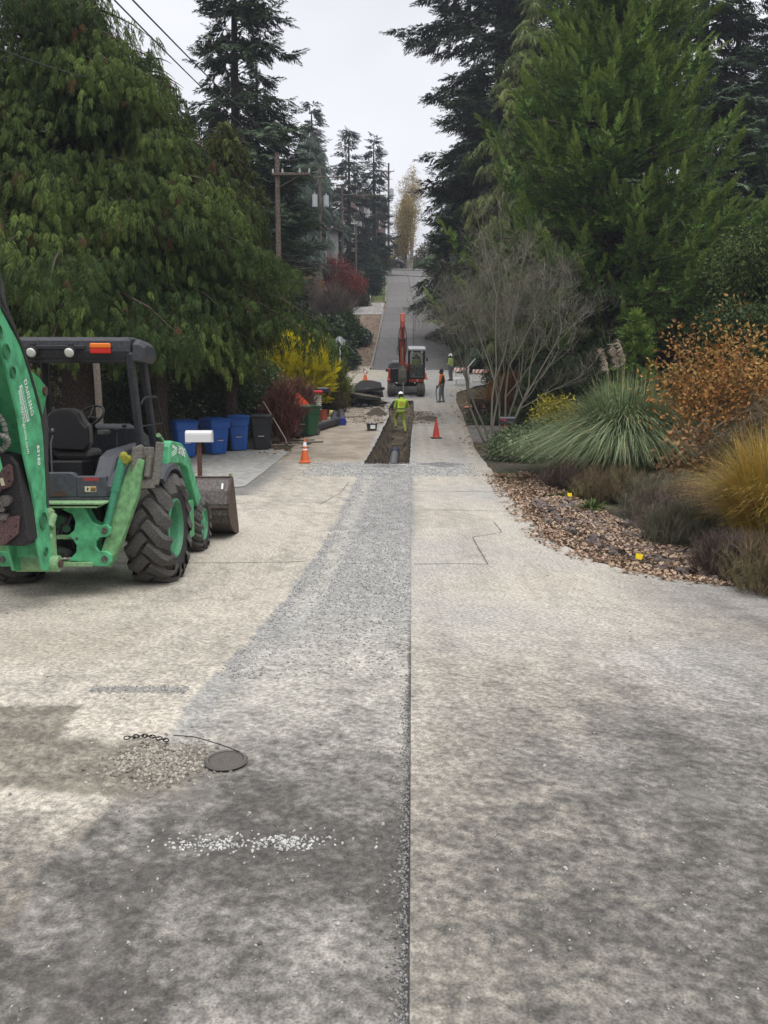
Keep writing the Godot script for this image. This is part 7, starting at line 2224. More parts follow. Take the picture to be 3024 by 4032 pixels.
func street_things() -> void:
	rng.seed = 5
	var bl := Color(0.016, 0.125, 0.50)
	var g := "blue recycling bins under the cedar"
	bin("blue bin at the left end of the row tilted towards the backhoe", -7.05, 23.75, 0.55, bl, "blue", g, -0.04)
	bin("blue bin with a small red sticker half behind the white mailbox", -6.3, 24.55, 0.75, bl, "blue", g)
	bin("blue bin at the right end of the row beside the black bin", -5.75, 25.5, 0.22, bl, "blue", g)
	bin("black bin standing right of the three blue ones", -5.03, 25.75, 0.12, Color(0.02, 0.022, 0.025), "black", "")
	bin("dark green bin standing alone beside the red twig shrub", -3.98, 29.5, -0.5, Color(0.018, 0.095, 0.04), "green", "")
	var mb := Mb.new()
	mb.box(Vector3(0.3, 0.88, 0.345), Vector3(0.09, 0.09, 0.006))
	part("red_sticker", mb, mat("flag_red", Color(0.5, 0.02, 0.04), 0.6), get_node("wheeled_bin_001"))
	mailbox("large white mailbox on a brown post between the backhoe and the bins", -5.12, 18.4, 0.1, 0.60, 1.17, mat("mailbox_white", Color(0.6, 0.6, 0.6), 0.45), mat("brown_post", Color(0.16, 0.065, 0.03), 0.8, 0, "bark", 2.0), false)
	var yp := mat("cedar_post", Color(0.42, 0.22, 0.09), 0.75, 0, "bark", 2.0)
	var m2 := mailbox("black mailbox with a red flag on a wooden post in the ivy", 3.05, 25.0, 0.05, 0.50, 1.05, mat("mailbox_black", Color(0.035, 0.037, 0.045), 0.4, 0.2), yp, true)
	mb = Mb.new()
	mb.box(Vector3(-0.12, 0.94, 0), Vector3(0.06, 0.3, 0.06), 0.005, Basis(Vector3.BACK, 0.8))
	part("brace", mb, yp, m2)
	var m3 := thing("mailbox", "dark wooden mailbox with a slatted lid farther up the right side", "mailbox", P(2.75, 33.6, -0.1))
	mb = Mb.new()
	mb.box(Vector3(0, 0.5, 0), Vector3(0.1, 1.0, 0.1), 0.006)
	mb.box(Vector3(-0.14, 0.92, 0), Vector3(0.06, 0.34, 0.06), 0.005, Basis(Vector3.BACK, 0.7))
	part("post", mb, mat("dark_wood", Color(0.075, 0.035, 0.022), 0.8, 0, "bark", 2.0), m3)
	mb = Mb.new()
	mb.box(Vector3(0, 1.10, 0), Vector3(0.52, 0.17, 0.3), 0.01)
	part("box", mb, mat("dark_wood", Color.WHITE), m3)
	mb = Mb.new()
	for i in 3: mb.box(Vector3(0, 1.20, -0.1 + 0.1 * i), Vector3(0.58, 0.025, 0.08), 0.004)
	mb.box(Vector3(-0.2, 1.25, 0.0), Vector3(0.07, 0.07, 0.1), 0.006)
	part("lid", mb, mat("grey_wood", Color.WHITE), m3)
	# roadside box with slats on the left
	var m4 := thing("mailbox", "black mailbox with a red newspaper tube and white slats on a grey post", "mailbox", P(-4.45, 35.2, -0.05))
	mb = Mb.new()
	mb.box(Vector3(-0.2, 0.75, 0), Vector3(0.28, 1.7, 0.14), 0.01)
	part("post", mb, mat("grey_wood", Color.WHITE), m4)
	mb = Mb.new()
	mb.box(Vector3(0.42, 1.38, -0.1), Vector3(0.6, 0.26, 0.3), 0.06)
	part("box", mb, mat("mailbox_black", Color.WHITE), m4)
	mb = Mb.new()
	mb.box(Vector3(0.18, 1.30, 0.14), Vector3(0.46, 0.14, 0.16), 0.04)
	part("newspaper_tube", mb, mat("flag_red", Color.WHITE), m4)
	for i in 9:
		mb = Mb.new()
		mb.box(Vector3(0.15, 1.12 - 0.085 * i, 0.1), Vector3(0.38, 0.05, 0.03), 0.004)
		part("slat", mb, mat("white_trim", Color(0.7, 0.7, 0.68), 0.7), m4)
	# folding warning sign with its white neighbour, seen through the twigs
	var ws := thing("warning_sign", "orange diamond warning sign seen through the red twigs", "road sign", P(-4.62, 31.2, 0.05), 0.1)
	mb = Mb.new()
	mb.box(Vector3(0, 0.86, 0), Vector3(0.91, 0.91, 0.01), 0.0, Basis(Vector3.BACK, PI / 4))
	part("panel", mb, mat("sign_orange", Color(0.85, 0.10, 0.02), 0.6), ws)
	mb = Mb.new()
	mb.bar(Vector3(0, 0, -0.03), Vector3(0, 1.5, -0.03), 0.02, 6)
	mb.bar(Vector3(-0.6, 0.02, -0.03), Vector3(0.6, 0.02, -0.03), 0.02, 6)
	part("stand", mb, mat("black_steel", Color.WHITE), ws)
	ws = thing("white_sign", "white glossy sign with pink lettering behind the red twigs", "road sign", P(-5.0, 30.6, 0.05), 0.15)
	mb = Mb.new()
	mb.prism(pv([-0.42, 0.78, 0.42, 0.82, 0.42, 1.16, -0.42, 1.14]), 0.01)
	mb.prism(pv([-0.12, 0.4, 0.12, 0.42, 0.2, 0.78, -0.25, 0.78]), 0.01)
	part("panel", mb, mat("sign_white", Color(0.85, 0.84, 0.88), 0.3), ws)
	mb = Mb.new()
	for i in 9: mb.box(Vector3(-0.36 + 0.09 * i, 1.0 + 0.04 * (i % 2), 0.008), Vector3(0.035, 0.14, 0.004), 0, Basis(Vector3.BACK, 0.2 * (i % 3)))
	part("pink_print", mb, mat("sign_pink", Color(0.6, 0.2, 0.3), 0.6), ws)
	# stop sign from behind
	var ss := thing("stop_sign", "grey back of an eight sided road sign on a pale post", "road sign", P(-5.1, 55.0, 0.25))
	mb = Mb.new()
	var oc := []
	for i in 8: oc.append(cos(TAU * (i + 0.5) / 8) * 0.40); oc.append(sin(TAU * (i + 0.5) / 8) * 0.40)
	mb.prism(pv(oc), 0.01, Transform3D(Basis.IDENTITY, Vector3(0, 2.2, 0)))
	part("panel", mb, mat("sign_back", Color(0.42, 0.44, 0.46), 0.5, 0.4), ss)
	mb = Mb.new()
	mb.box(Vector3(0, 1.25, 0.06), Vector3(0.1, 2.6, 0.08), 0.01)
	part("post", mb, mat("white_trim", Color.WHITE), ss)
	# barricades
	for b in 2:
		var t := thing("a_frame_barricade", ["striped barricade left of the other one", "striped barricade leaning by the olive shrub"][b], "barricade", P(3.15 + 1.1 * b, 49.8 - 0.9 * b, 0.03), -0.25 + 0.2 * b, "striped folding barricades")
		for e: float in [-1.0, 1.0]:
			mb = Mb.new()
			for x: float in [-0.42, 0.42]:
				mb.box(Vector3(x, 0.55, 0.24 * e), Vector3(0.05, 1.16, 0.03), 0.004, Basis(Vector3.RIGHT, -0.42 * e))
			part("legs", mb, mat("white_trim", Color.WHITE), t)
			for k in 2:
				var y: float = [0.98, 0.42][k]
				var z: float = e * lerpf(0.47, 0.03, y / 1.1)
				var bd := Node3D.new()
				bd.name = "board"
				t.add_child(bd, true)
				bd.transform = Transform3D(Basis(Vector3.RIGHT, -0.42 * e), Vector3(0, y, z + 0.02 * e))
				mb = Mb.new()
				mb.box(Vector3.ZERO, Vector3(0.95, 0.26 if k == 0 else 0.2, 0.02), 0.003)
				part("plank", mb, mat("white_trim", Color.WHITE), bd)
				mb = Mb.new()
				if k == 0:
					for i in 4: mb.prism(pv([-0.45 + 0.24 * i, -0.125, -0.34 + 0.24 * i, -0.125, -0.22 + 0.24 * i, 0.125, -0.33 + 0.24 * i, 0.125]), 0.004, Transform3D(Basis.IDENTITY, Vector3(0, 0, 0.0125 * e)))
				if mb.v.size(): part("stripe", mb, mat("stripe_orange", Color(0.62, 0.16, 0.05), 0.6), bd)
	var pd := thing("stop_paddle", "white pole of a hand held sign leaning on the barricade", "pole", P(3.7, 49.2, 0.0))
	mb = Mb.new()
	mb.tube([Vector3(-0.4, 1.0, 0.0), Vector3(0.25, 1.75, 0.1)], 0.035, 8)
	mb.tube([Vector3(-0.8, 0.3, 0.0), Vector3(-0.4, 1.0, 0.0)], 0.025, 8)
	part("pole", mb, mat("sign_white", Color.WHITE), pd)
	mb = Mb.new()
	mb.prism(pv([-0.75, -0.3, 0.6, -0.42, 0.8, 0.35, -0.5, 0.4]), 0.012, Transform3D(Basis(Vector3.RIGHT, -PI / 2 + 0.12), Vector3.ZERO))
	var mt := part("fallen_sign", mb, mat("pale_orange", Color(0.72, 0.25, 0.11), 0.6, 0, "mottle", 3.0), self)
	mt.position = P(3.35, 40.0, 0.08)
	tag(mt, "pale orange sign lying flat on the leaves behind the wooden mailbox", "road sign")
	# poles and wires
	utility_pole("nearest wooden utility pole showing beside the cedars", -7.12, 42.0, 13.2, 0.17, [[12.1, 1.0, 0.75]], [])
	var p1 := P(-7.12, 42.0)
	utility_pole("dark utility pole with two grey transformers above the red maple", -10.2, 87.5, 15.6, 0.2, [[14.6, 2.6, 0.2], [9.2, 1.4, 0.0]], [[-0.5, 11.4, 1.3, 0.3], [0.75, 11.4, 1.2, 0.28]])
	utility_pole("pole with one tall grey box and a wide cross arm", -9.3, 105.0, 13.8, 0.2, [[12.6, 4.2, 0.0], [13.8, 1.4, 0.6]], [[-1.3, 6.2, 3.0, 0.55]])
	utility_pole("slim pole with small transformers up the hill", -7.5, 120.0, 13.2, 0.18, [[12.4, 3.6, 0.0]], [[-0.5, 7.8, 1.6, 0.36], [0.7, 9.0, 1.6, 0.36]])
	utility_pole("pole that carries the street lamp", -5.6, 128.0, 12.4, 0.18, [[11.6, 1.8, 0.6]], [], 6.6)
	utility_pole("pale pole half hidden below the wires", -8.0, 112.0, 8.6, 0.16, [], [])
	utility_pole("far pole on the skyline beside the pointed fir", -4.2, 138.0, 18.0, 0.22, [[16.6, 1.6, -0.6]], [[0.5, 12.0, 1.6, 0.4]])
	wire("upper of the two wires rising to the top of the picture", p1 + Vector3(1.55, 12.3, 0), Vector3(-3.5, 5.85, -4.0), 0.25, 0.013)
	wire("lower of the two wires rising to the top of the picture", p1 + Vector3(0.0, 13.0, 0), Vector3(-3.56, 5.8, -4.0), 0.25, 0.013)
	wire("wire in front of the tall cedar at the upper left", Vector3(-9.86, 13.95, -30.0), Vector3(-6.6, 6.9, -10.5), 0.3, 0.012)
	wire("upper wire across the street below the crest", Vector3(-7.1, 9.95, -42.0), Vector3(6.0, 14.1, -68.0), 0.3, 0.018)
	wire("lower wire across the street below the crest", Vector3(-7.1, 9.7, -42.0), Vector3(6.0, 13.6, -68.0), 0.3, 0.018)
	for k in 3:
		var y: float = [14.7, 9.2, 7.6][k]
		var y2: float = [12.8, 8.0, 6.6][k]
		wire(["high", "middle", "low"][k] + " wire between the nearest pole and the dark one", p1 + Vector3(1.5 if k == 0 else 0.0, [12.8, 8.0, 7.2][k], 0), P(-10.2, 87.5, y), 1.2, 0.018)
		wire(["high", "middle", "low"][k] + " wire from the dark pole to the one with the tall box", P(-10.2 + (2.4 if k == 0 else 0.0), 87.5, y), P(-9.3 + (3.6 if k == 0 else 0.0), 105.0, y2), 1.1, 0.022)
		wire(["high", "middle", "low"][k] + " sagging wire from the pole with the tall box to the next", P(-9.3 + (3.6 if k == 0 else 0.0), 105.0, y2), P(-7.5 + (3.2 if k == 0 else 0.0), 120.0, y2 - 0.2), 1.3, 0.024)
	wire("sagging wire from the slim pole to the lamp pole", P(-7.5, 120.0, 12.4), P(-5.6, 128.0, 11.6), 0.9, 0.024)
	# houses behind the trees
	house("pale house half hidden by the blue grey cedar", -13.6, 98.0, 8.0, 4.4, 8.0, 2.0, 0.2, Color(0.36, 0.36, 0.355), Color(0.09, 0.085, 0.085), [[-1.8, 3.8, 1.6, 1.4], [1.8, 3.8, 1.6, 1.4], [1.6, 1.2, 1.8, 1.6], [-1.8, 1.2, 1.4, 1.6]])
	house("small gabled house behind the utility poles", -9.9, 134.0, 6.0, 4.6, 7.0, 3.0, 0.1, Color(0.52, 0.5, 0.48), Color(0.12, 0.07, 0.06), [[0, 3.0, 1.6, 1.6], [-1.8, 1.0, 1.0, 1.4]])
	house("brown house with a white gable high on the left slope", -8.6, 146.0, 7.0, 7.5, 8.0, 3.5, 0.0, Color(0.2, 0.15, 0.12), Color(0.42, 0.42, 0.43), [[0, 6.3, 2.2, 1.5], [-2.0, 3.5, 1.4, 1.4], [2.0, 3.5, 1.4, 1.4]])
	# dark car at the crest
	var cr := thing("parked_car", "dark hatchback crossing the crest at the top of the street", "car", P(-3.6, 146.0, 0.08), -0.3)
	mb = Mb.new()
	mb.prism(pv([-2.1, 0.28, -2.12, 0.62, -1.95, 0.85, -1.1, 0.98, -0.75, 1.05, 1.5, 1.05, 2.0, 1.0, 2.1, 0.7, 2.1, 0.28]), 1.75, Transform3D.IDENTITY, 0.08)
	part("body", mb, mat("car_dark", Color(0.012, 0.014, 0.02), 0.2, 0.3), cr)
	mb = Mb.new()
	mb.prism(pv([-1.0, 1.0, -0.25, 1.46, 0.1, 1.54, 1.3, 1.52, 1.75, 1.25, 1.95, 1.0]), 1.45, Transform3D.IDENTITY, 0.1)
	part("cabin", mb, mat("car_dark", Color.WHITE), cr)
	mb = Mb.new()
	mb.prism(pv([-0.75, 1.06, -0.15, 1.42, 0.35, 1.44, 0.35, 1.06]), 1.47, Transform3D.IDENTITY, 0.02)
	mb.prism(pv([0.45, 1.06, 0.45, 1.44, 1.2, 1.42, 1.5, 1.1]), 1.47, Transform3D.IDENTITY, 0.02)
	mb.quad(Vector3(-1.02, 1.03, -0.62), Vector3(-1.02, 1.03, 0.62), Vector3(-0.3, 1.45, 0.55), Vector3(-0.3, 1.45, -0.55), Vector3(-1, 1, 0))
	part("window", mb, mat("car_glass", Color(0.16, 0.18, 0.2), 0.05, 0.2), cr)
	for x: float in [-1.35, 1.35]:
		for z: float in [-0.8, 0.8]:
			mb = Mb.new()
			mb.bar(Vector3(x, 0.32, z - 0.11), Vector3(x, 0.32, z + 0.11), 0.32, 16)
			part("wheel", mb, mat("tyre_rubber", Color.WHITE), cr)
	mb = Mb.new()
	mb.box(Vector3(-2.06, 0.72, 0.62), Vector3(0.12, 0.14, 0.3), 0.02)
	mb.box(Vector3(-2.06, 0.72, -0.62), Vector3(0.12, 0.14, 0.3), 0.02)
	part("headlight", mb, mat("lamp_lens", Color.WHITE), cr)
	# small things by the upper kerb
	var fl := thing("lawn_flag", "orange flag on a stake at the edge of the far lawn", "flag", P(-6.6, 97.0))
	mb = Mb.new()
	mb.bar(Vector3.ZERO, Vector3(0, 2.2, 0), 0.02, 6)
	part("stake", mb, mat("white_trim", Color.WHITE), fl)
	mb = Mb.new()
	mb.prism(pv([0, 2.2, -1.0, 2.0, -0.75, 1.5, 0.0, 0.9]), 0.01)
	part("flag", mb, mat("sign_orange", Color.WHITE), fl)
	fl = thing("white_post", "short white post on the far lawn beside the upper driveway", "post", P(-5.2, 96.8))
	mb = Mb.new()
	mb.box(Vector3(0, 0.4, 0), Vector3(0.16, 0.85, 0.1), 0.02)
	part("post", mb, mat("white_trim", Color.WHITE), fl)
	fl = thing("street_sign", "slim brown sign post on the bank above the lawn", "post", P(-6.4, 101.0))
	mb = Mb.new()
	mb.bar(Vector3.ZERO, Vector3(0, 3.2, 0), 0.05, 6)
	mb.box(Vector3(0.05, 3.1, 0.06), Vector3(0.5, 0.2, 0.03))
	part("post", mb, mat("grey_wood", Color.WHITE), fl)

# ---------- people: one smooth body each, by surface nets ----------
func body(bones: Array, cell: float) -> Mb:
	# bones: [a, b, ra, rb, colour]
	var lo := Vector3.ONE * 1e9
	var hi := -lo
	for q: Array in bones:
		var r: float = max(q[2], q[3]) + cell * 3
		lo = lo.min(q[0] - Vector3.ONE * r).min(q[1] - Vector3.ONE * r)
		hi = hi.max(q[0] + Vector3.ONE * r).max(q[1] + Vector3.ONE * r)
	var nx := int((hi.x - lo.x) / cell) + 2
	var ny := int((hi.y - lo.y) / cell) + 2
	var nz := int((hi.z - lo.z) / cell) + 2
	var f := PackedFloat32Array()
	f.resize(nx * ny * nz)
	f.fill(1.0)
	var owner := PackedInt32Array()
	owner.resize(f.size())
	var best := PackedFloat32Array()
	best.resize(f.size())
	best.fill(9.0)
	var k := 0.035
	for bi in bones.size():
		var q: Array = bones[bi]
		var a: Vector3 = q[0]
		var ab: Vector3 = q[1] - a
		var l2: float = max(ab.length_squared(), 1e-6)
		var r: float = max(q[2], q[3]) + 0.06 + cell
		var l: Vector3 = (a.min(q[1]) - Vector3.ONE * r - lo) / cell
		var h: Vector3 = (a.max(q[1]) + Vector3.ONE * r - lo) / cell
		for z in range(max(0, int(l.z)), min(nz, int(h.z) + 2)):
			for y in range(max(0, int(l.y)), min(ny, int(h.y) + 2)):
				for x in range(max(0, int(l.x)), min(nx, int(h.x) + 2)):
					var p := lo + Vector3(x, y, z) * cell - a
					var t := clampf(p.dot(ab) / l2, 0, 1)
					var d: float = p.distance_to(ab * t) - lerpf(q[2], q[3], t)
					var i := (z * ny + y) * nx + x
					if d < best[i]:
						best[i] = d
						owner[i] = bi
					var o := f[i]
					var m := clampf(0.5 + 0.5 * (o - d) / k, 0, 1)
					f[i] = lerpf(o, d, m) - k * m * (1.0 - m)
	var vid := {}
	var vs := PackedVector3Array()
	var cs := PackedColorArray()
	var ns := PackedVector3Array()
	var corner := [0, 1, nx, nx + 1, nx * ny, nx * ny + 1, nx * ny + nx, nx * ny + nx + 1]
	for z in nz - 1:
		for y in ny - 1:
			for x in nx - 1:
				var i := (z * ny + y) * nx + x
				var mask := 0
				for c in 8:
					if f[i + corner[c]] < 0.0: mask |= 1 << c
				if mask == 0 or mask == 255: continue
				var sum := Vector3.ZERO
				var cnt := 0
				for e: Array in [[0, 1], [2, 3], [4, 5], [6, 7], [0, 2], [1, 3], [4, 6], [5, 7], [0, 4], [1, 5], [2, 6], [3, 7]]:
					var fa := f[i + corner[e[0]]]
					var fb := f[i + corner[e[1]]]
					if (fa < 0.0) == (fb < 0.0): continue
					var t := fa / (fa - fb)
					var pa := Vector3(e[0] & 1, (e[0] >> 1) & 1, e[0] >> 2)
					var pb := Vector3(e[1] & 1, (e[1] >> 1) & 1, e[1] >> 2)
					sum += pa.lerp(pb, t)
					cnt += 1
				vid[i] = vs.size()
				vs.append(lo + (Vector3(x, y, z) + sum / cnt) * cell)
				cs.append(bones[owner[i]][4])
				ns.append(Vector3(f[i + 1] - f[i] + f[i + corner[7]] - f[i + corner[6]], f[i + nx] - f[i] + f[i + corner[7]] - f[i + corner[5]], f[i + nx * ny] - f[i] + f[i + corner[7]] - f[i + corner[3]]).normalized())
	var mb := Mb.new()
	var st := [1, nx, nx * ny]
	for i: int in vid:
		for ax in 3:
			var s: int = st[ax]
			var fa := f[i]
			var fb := f[i + s]
			if (fa < 0.0) == (fb < 0.0): continue
			var u: int = st[(ax + 1) % 3]
			var w: int = st[(ax + 2) % 3]
			if not (vid.has(i - u) and vid.has(i - w) and vid.has(i - u - w)): continue
			var q := [vid[i], vid[i - u], vid[i - u - w], vid[i - w]]
			for tri: Array in [[0, 1, 2], [0, 2, 3]]:
				var a: int = q[tri[0]]
				var b: int = q[tri[1]]
				var c: int = q[tri[2]]
				mb.col = cs[a]
				mb.tri3(vs[a], vs[b], vs[c], ns[a], ns[b], ns[c])
	return mb

func hand(mb: Mb, at: Vector3, dir: Vector3, palm: Vector3, col: Color) -> void:
	# palm and five curled fingers, added to the body
	mb.col = col
	var d := dir.normalized()
	var pn := (palm - d * palm.dot(d)).normalized()
	var sd := d.cross(pn)
	mb.ball(at + d * 0.045, Vector3(0.042, 0.05, 0.018), 5, 8, Basis(sd, d, pn))
	for i in 4:
		var b := at + d * 0.085 + sd * (-0.03 + 0.02 * i)
		var l: float = [0.062, 0.075, 0.07, 0.055][i]
		mb.tube([b, b + d * l * 0.45 + pn * 0.008, b + d * l * 0.75 + pn * 0.03, b + d * l * 0.7 + pn * 0.055], [0.0095, 0.009, 0.0085, 0.007], 5)
	var tb := at + d * 0.03 - sd * 0.038
	mb.tube([tb, tb - sd * 0.02 + d * 0.025 + pn * 0.015, tb - sd * 0.012 + d * 0.05 + pn * 0.032], [0.011, 0.010, 0.008], 5)

func person(label: String, at: Vector3, turn: float, j: Dictionary, c: Dictionary) -> Node3D:
	# j: joints in metres, own axes, facing -z
	var t := thing("person", label, "person", at, turn)
	var skin := Color(0.42, 0.25, 0.18)
	var bones := []
	var pel: Vector3 = j.pelvis
	var ch: Vector3 = j.chest
	var nk: Vector3 = j.neck
	var hd: Vector3 = j.head
	var side: Vector3 = j.get("side", Vector3.RIGHT)
	bones.append([pel + side * 0.07, pel - side * 0.07, 0.125, 0.125, c.legs])
	bones.append([pel.lerp(ch, 0.15) + side * 0.05, ch + side * 0.08, 0.125, 0.125, c.torso])
	bones.append([pel.lerp(ch, 0.15) - side * 0.05, ch - side * 0.08, 0.125, 0.125, c.torso])
	bones.append([j.sr, j.sl, 0.08, 0.08, c.sleeve])
	bones.append([ch, nk, 0.11, 0.07, c.torso])
	bones.append([nk, hd, 0.058, 0.06, c.get("neck", skin)])
	bones.append([hd + Vector3(0, 0.05, 0.0), hd + Vector3(0, 0.09, 0.0), 0.092, 0.095, c.get("hair", skin)])
	var fw: Vector3 = j.get("look", Vector3(0, 0, -1)).normalized()
	bones.append([hd + fw * 0.035 + Vector3(0, 0.07, 0), hd + fw * 0.04 + Vector3(0, -0.02, 0), 0.078, 0.055, c.get("face", skin)])
	for s: String in ["r", "l"]:
		bones.append([j["s" + s], j["e" + s], 0.068, 0.055, c.sleeve])
		bones.append([j["e" + s], j["h" + s], 0.054, 0.040, c.sleeve])
		bones.append([pel + side * (0.09 if s == "r" else -0.09), j["k" + s], 0.105, 0.075, c.legs])
		bones.append([j["k" + s], j["f" + s], 0.075, 0.055, c.legs])
		var ft: Vector3 = j["f" + s]
		var td: Vector3 = j.get("toe" + s, Vector3(0, 0, -1))
		bones.append([ft + Vector3(0, -0.05, 0) - td * 0.04, ft + Vector3(0, -0.06, 0) + td * 0.14, 0.052, 0.042, c.boots])
	var mb := body(bones, 0.022)
	for s: String in ["r", "l"]:
		var dir: Vector3 = j["h" + s] - j["e" + s]
		hand(mb, j["h" + s] + dir.normalized() * 0.02, dir, j.get("palm", -side * (1.0 if s == "r" else -1.0)), c.get("hands", skin))
	var lr := fw.cross(Vector3.UP).normalized()
	mb.col = c.get("face", skin)
	mb.ball(hd + fw * 0.125 + Vector3(0, 0.035, 0), Vector3(0.014, 0.024, 0.02), 5, 6, Basis(lr, Vector3.UP, -fw))
	for s: float in [-1.0, 1.0]:
		mb.col = skin
		mb.ball(hd + lr * 0.092 * s + Vector3(0, 0.04, 0), Vector3(0.012, 0.032, 0.02), 5, 6)
		mb.col = Color(0.03, 0.03, 0.03)
		mb.ball(hd + fw * 0.112 + lr * 0.033 * s + Vector3(0, 0.06, 0), Vector3(0.012, 0.009, 0.009), 4, 6)
	mb.col = Color(0.25, 0.1, 0.08)
	mb.ball(hd + fw * 0.096 + Vector3(0, -0.02, 0), Vector3(0.022, 0.006, 0.008), 4, 6, Basis(lr, Vector3.UP, -fw))
	part("body", mb, mat("cloth", Color(1, 1, 1), 0.85, 0, "mottle", 6.0), t)
	if c.has("hat"):
		var hb := Mb.new()
		var tilt := Basis(lr, Vector3.UP, -fw)
		if c.hat == "helmet":
			hb.lathe([Vector2(0.155, 0.0), Vector2(0.125, 0.015), Vector2(0.122, 0.06), Vector2(0.10, 0.12), Vector2(0.05, 0.155), Vector2(0, 0.16)], 18, Transform3D(tilt, hd + Vector3(0, 0.09, 0)))
			part("hard_hat", hb, mat("helmet_white", Color(0.8, 0.8, 0.8), 0.35), t)
		else:
			hb.lathe([Vector2(0.112, 0.0), Vector2(0.118, 0.03), Vector2(0.112, 0.05), Vector2(0.105, 0.10), Vector2(0.07, 0.15), Vector2(0, 0.165)], 16, Transform3D(tilt, hd + Vector3(0, 0.075, 0.005)))
			part("knit_cap", hb, mat("knit_black", Color(0.012, 0.012, 0.015), 0.95), t)
	return t

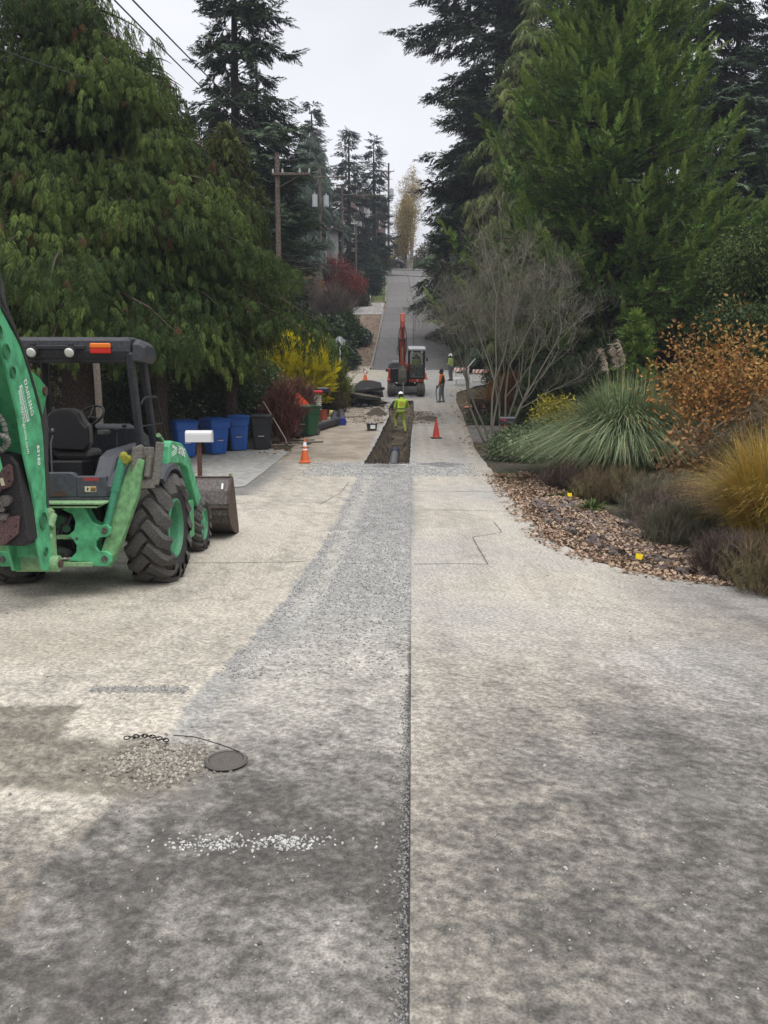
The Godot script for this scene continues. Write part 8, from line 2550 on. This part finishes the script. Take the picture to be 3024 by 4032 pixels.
func people() -> void:
	var lime := Color(0.50, 0.72, 0.05)
	var limep := Color(0.42, 0.55, 0.08)
	# worker stepping in the trench, seen from behind
	var fy := -0.62
	var p := person("worker in lime green rain suit and white hard hat stooping in the trench", Vector3(-0.52, G(35.4), -35.4), 0.0, {
		"pelvis": Vector3(0, 0.36, 0), "chest": Vector3(0.06, 0.74, -0.14), "neck": Vector3(0.03, 0.94, -0.22), "head": Vector3(0.0, 1.0, -0.28),
		"sr": Vector3(0.25, 0.84, -0.18), "sl": Vector3(-0.19, 0.84, -0.18), "er": Vector3(0.33, 0.60, -0.32), "el": Vector3(-0.27, 0.56, -0.22), "hr": Vector3(0.14, 0.52, -0.50), "hl": Vector3(-0.17, 0.36, -0.38),
		"kr": Vector3(0.14, -0.06, -0.08), "kl": Vector3(-0.24, 0.10, -0.30), "fr": Vector3(0.22, fy + 0.12, 0.10), "fl": Vector3(-0.22, fy + 0.32, -0.2), "look": Vector3(0, -0.5, -1)},
		{"torso": lime, "sleeve": lime, "legs": limep, "boots": Color(0.16, 0.13, 0.09), "hands": Color(0.1, 0.1, 0.1), "hair": Color(0.05, 0.06, 0.03), "neck": Color(0.08, 0.1, 0.03), "hat": "helmet"})
	var mb := Mb.new()
	for i in 6: mb.box(Vector3(0.05, 0.80 - i * 0.036, 0.02 + i * 0.018), Vector3(0.22, 0.014, 0.006), 0.0, Basis(Vector3.RIGHT, 0.42))
	part("back_print", mb, mat("stripe_orange", Color(0.75, 0.3, 0.08), 0.6), p)
	mb = Mb.new()
	mb.lathe([Vector2(0.165, -0.02), Vector2(0.175, 0.0), Vector2(0.17, 0.03)], 18, Transform3D(Basis(Vector3.RIGHT, -0.3).scaled_local(Vector3(1.12, 1, 0.9)), Vector3(0.0, 0.44, -0.01)))
	part("belt", mb, mat("belt_grey", Color(0.06, 0.08, 0.04), 0.8), p)
	var rd := thing("measuring_rod", "pole held upright by the worker in the trench", "pole", Vector3(-0.4, G(36) + 0.3, -36.0))
	mb = Mb.new()
	mb.tube([Vector3(0.02, -0.4, 0.0), Vector3(-0.02, 1.35, -0.3)], 0.02, 6)
	part("rod", mb, mat("pale_wood", Color.WHITE), rd)
	# man in the orange hoodie
	person("man in orange hoodie, dark vest and black knit cap standing right of the trench", P(1.62, 42.6, 0.02), 1.25, {
		"pelvis": Vector3(0, 0.93, 0), "chest": Vector3(0, 1.30, 0.0), "neck": Vector3(0, 1.50, 0.0), "head": Vector3(0, 1.57, -0.03),
		"sr": Vector3(0.20, 1.42, 0), "sl": Vector3(-0.20, 1.42, 0), "er": Vector3(0.27, 1.14, 0.06), "el": Vector3(-0.27, 1.14, -0.02), "hr": Vector3(0.25, 0.90, -0.02), "hl": Vector3(-0.24, 0.90, -0.12),
		"kr": Vector3(0.11, 0.50, 0.0), "kl": Vector3(-0.11, 0.50, -0.06), "fr": Vector3(0.12, 0.1, 0.08), "fl": Vector3(-0.11, 0.1, -0.08)},
		{"torso": Color(0.025, 0.025, 0.03), "sleeve": Color(0.85, 0.2, 0.02), "legs": Color(0.17, 0.19, 0.21), "boots": Color(0.2, 0.18, 0.15), "hands": Color(0.04, 0.04, 0.04), "neck": Color(0.8, 0.2, 0.03), "face": Color(0.30, 0.18, 0.13), "hair": Color(0.03, 0.02, 0.02), "hat": "cap"})
	var lv := thing("hand_tool", "long black tool hanging from the hand of the man in orange", "tool", P(1.33, 42.5, 0.1))
	mb = Mb.new()
	mb.tube([Vector3(0.02, 0.85, 0), Vector3(-0.03, 0.45, 0.03), Vector3(0.03, 0.0, 0.05)], [0.03, 0.022, 0.02], 8)
	part("shaft", mb, mat("black_steel", Color.WHITE), lv)
	mb = Mb.new()
	mb.bar(Vector3(0.0, 0.24, 0.05), Vector3(0.01, 0.36, 0.05), 0.035, 8)
	part("chrome_head", mb, mat("chrome", Color(0.8, 0.8, 0.82), 0.12, 1.0), lv)
	# flagger by the barricades
	person("flagger in pale lime jacket and white hard hat beside the barricades", P(2.55, 52.0, 0.03), 1.0, {
		"pelvis": Vector3(0, 0.90, 0), "chest": Vector3(0, 1.26, 0.02), "neck": Vector3(0, 1.45, 0.0), "head": Vector3(0, 1.52, -0.03),
		"sr": Vector3(0.19, 1.38, 0), "sl": Vector3(-0.19, 1.38, 0), "er": Vector3(0.25, 1.10, 0.0), "el": Vector3(-0.25, 1.10, 0.0), "hr": Vector3(0.08, 1.12, -0.24), "hl": Vector3(-0.08, 1.06, -0.24),
		"kr": Vector3(0.10, 0.48, 0.0), "kl": Vector3(-0.10, 0.48, -0.02), "fr": Vector3(0.11, 0.1, 0.04), "fl": Vector3(-0.10, 0.1, 0.02)},
		{"torso": Color(0.4, 0.52, 0.14), "sleeve": Color(0.45, 0.58, 0.18), "legs": Color(0.16, 0.16, 0.17), "boots": Color(0.08, 0.07, 0.06), "neck": Color(0.03, 0.03, 0.03), "hair": Color(0.03, 0.02, 0.02), "hat": "helmet"})
	# driver in the excavator cab
	var ex: Node3D = get_node("excavator")
	person("driver in lime green jacket sitting in the excavator cab", ex.transform * Vector3(0.62, 1.42, -0.15), PI + 0.03, {
		"pelvis": Vector3(0, 0.08, 0), "chest": Vector3(0, 0.44, 0.04), "neck": Vector3(0, 0.64, 0.02), "head": Vector3(0, 0.71, -0.02),
		"sr": Vector3(0.20, 0.55, 0.02), "sl": Vector3(-0.20, 0.55, 0.02), "er": Vector3(0.29, 0.28, -0.06), "el": Vector3(-0.29, 0.28, -0.06), "hr": Vector3(0.24, 0.16, -0.30), "hl": Vector3(-0.24, 0.16, -0.30),
		"kr": Vector3(0.14, 0.10, -0.42), "kl": Vector3(-0.14, 0.10, -0.42), "fr": Vector3(0.14, -0.3, -0.48), "fl": Vector3(-0.14, -0.3, -0.48)},
		{"torso": lime, "sleeve": lime, "legs": Color(0.04, 0.045, 0.05), "boots": Color(0.03, 0.03, 0.03), "neck": Color(0.04, 0.025, 0.02), "hair": Color(0.02, 0.015, 0.012), "face": Color(0.2, 0.12, 0.09)})
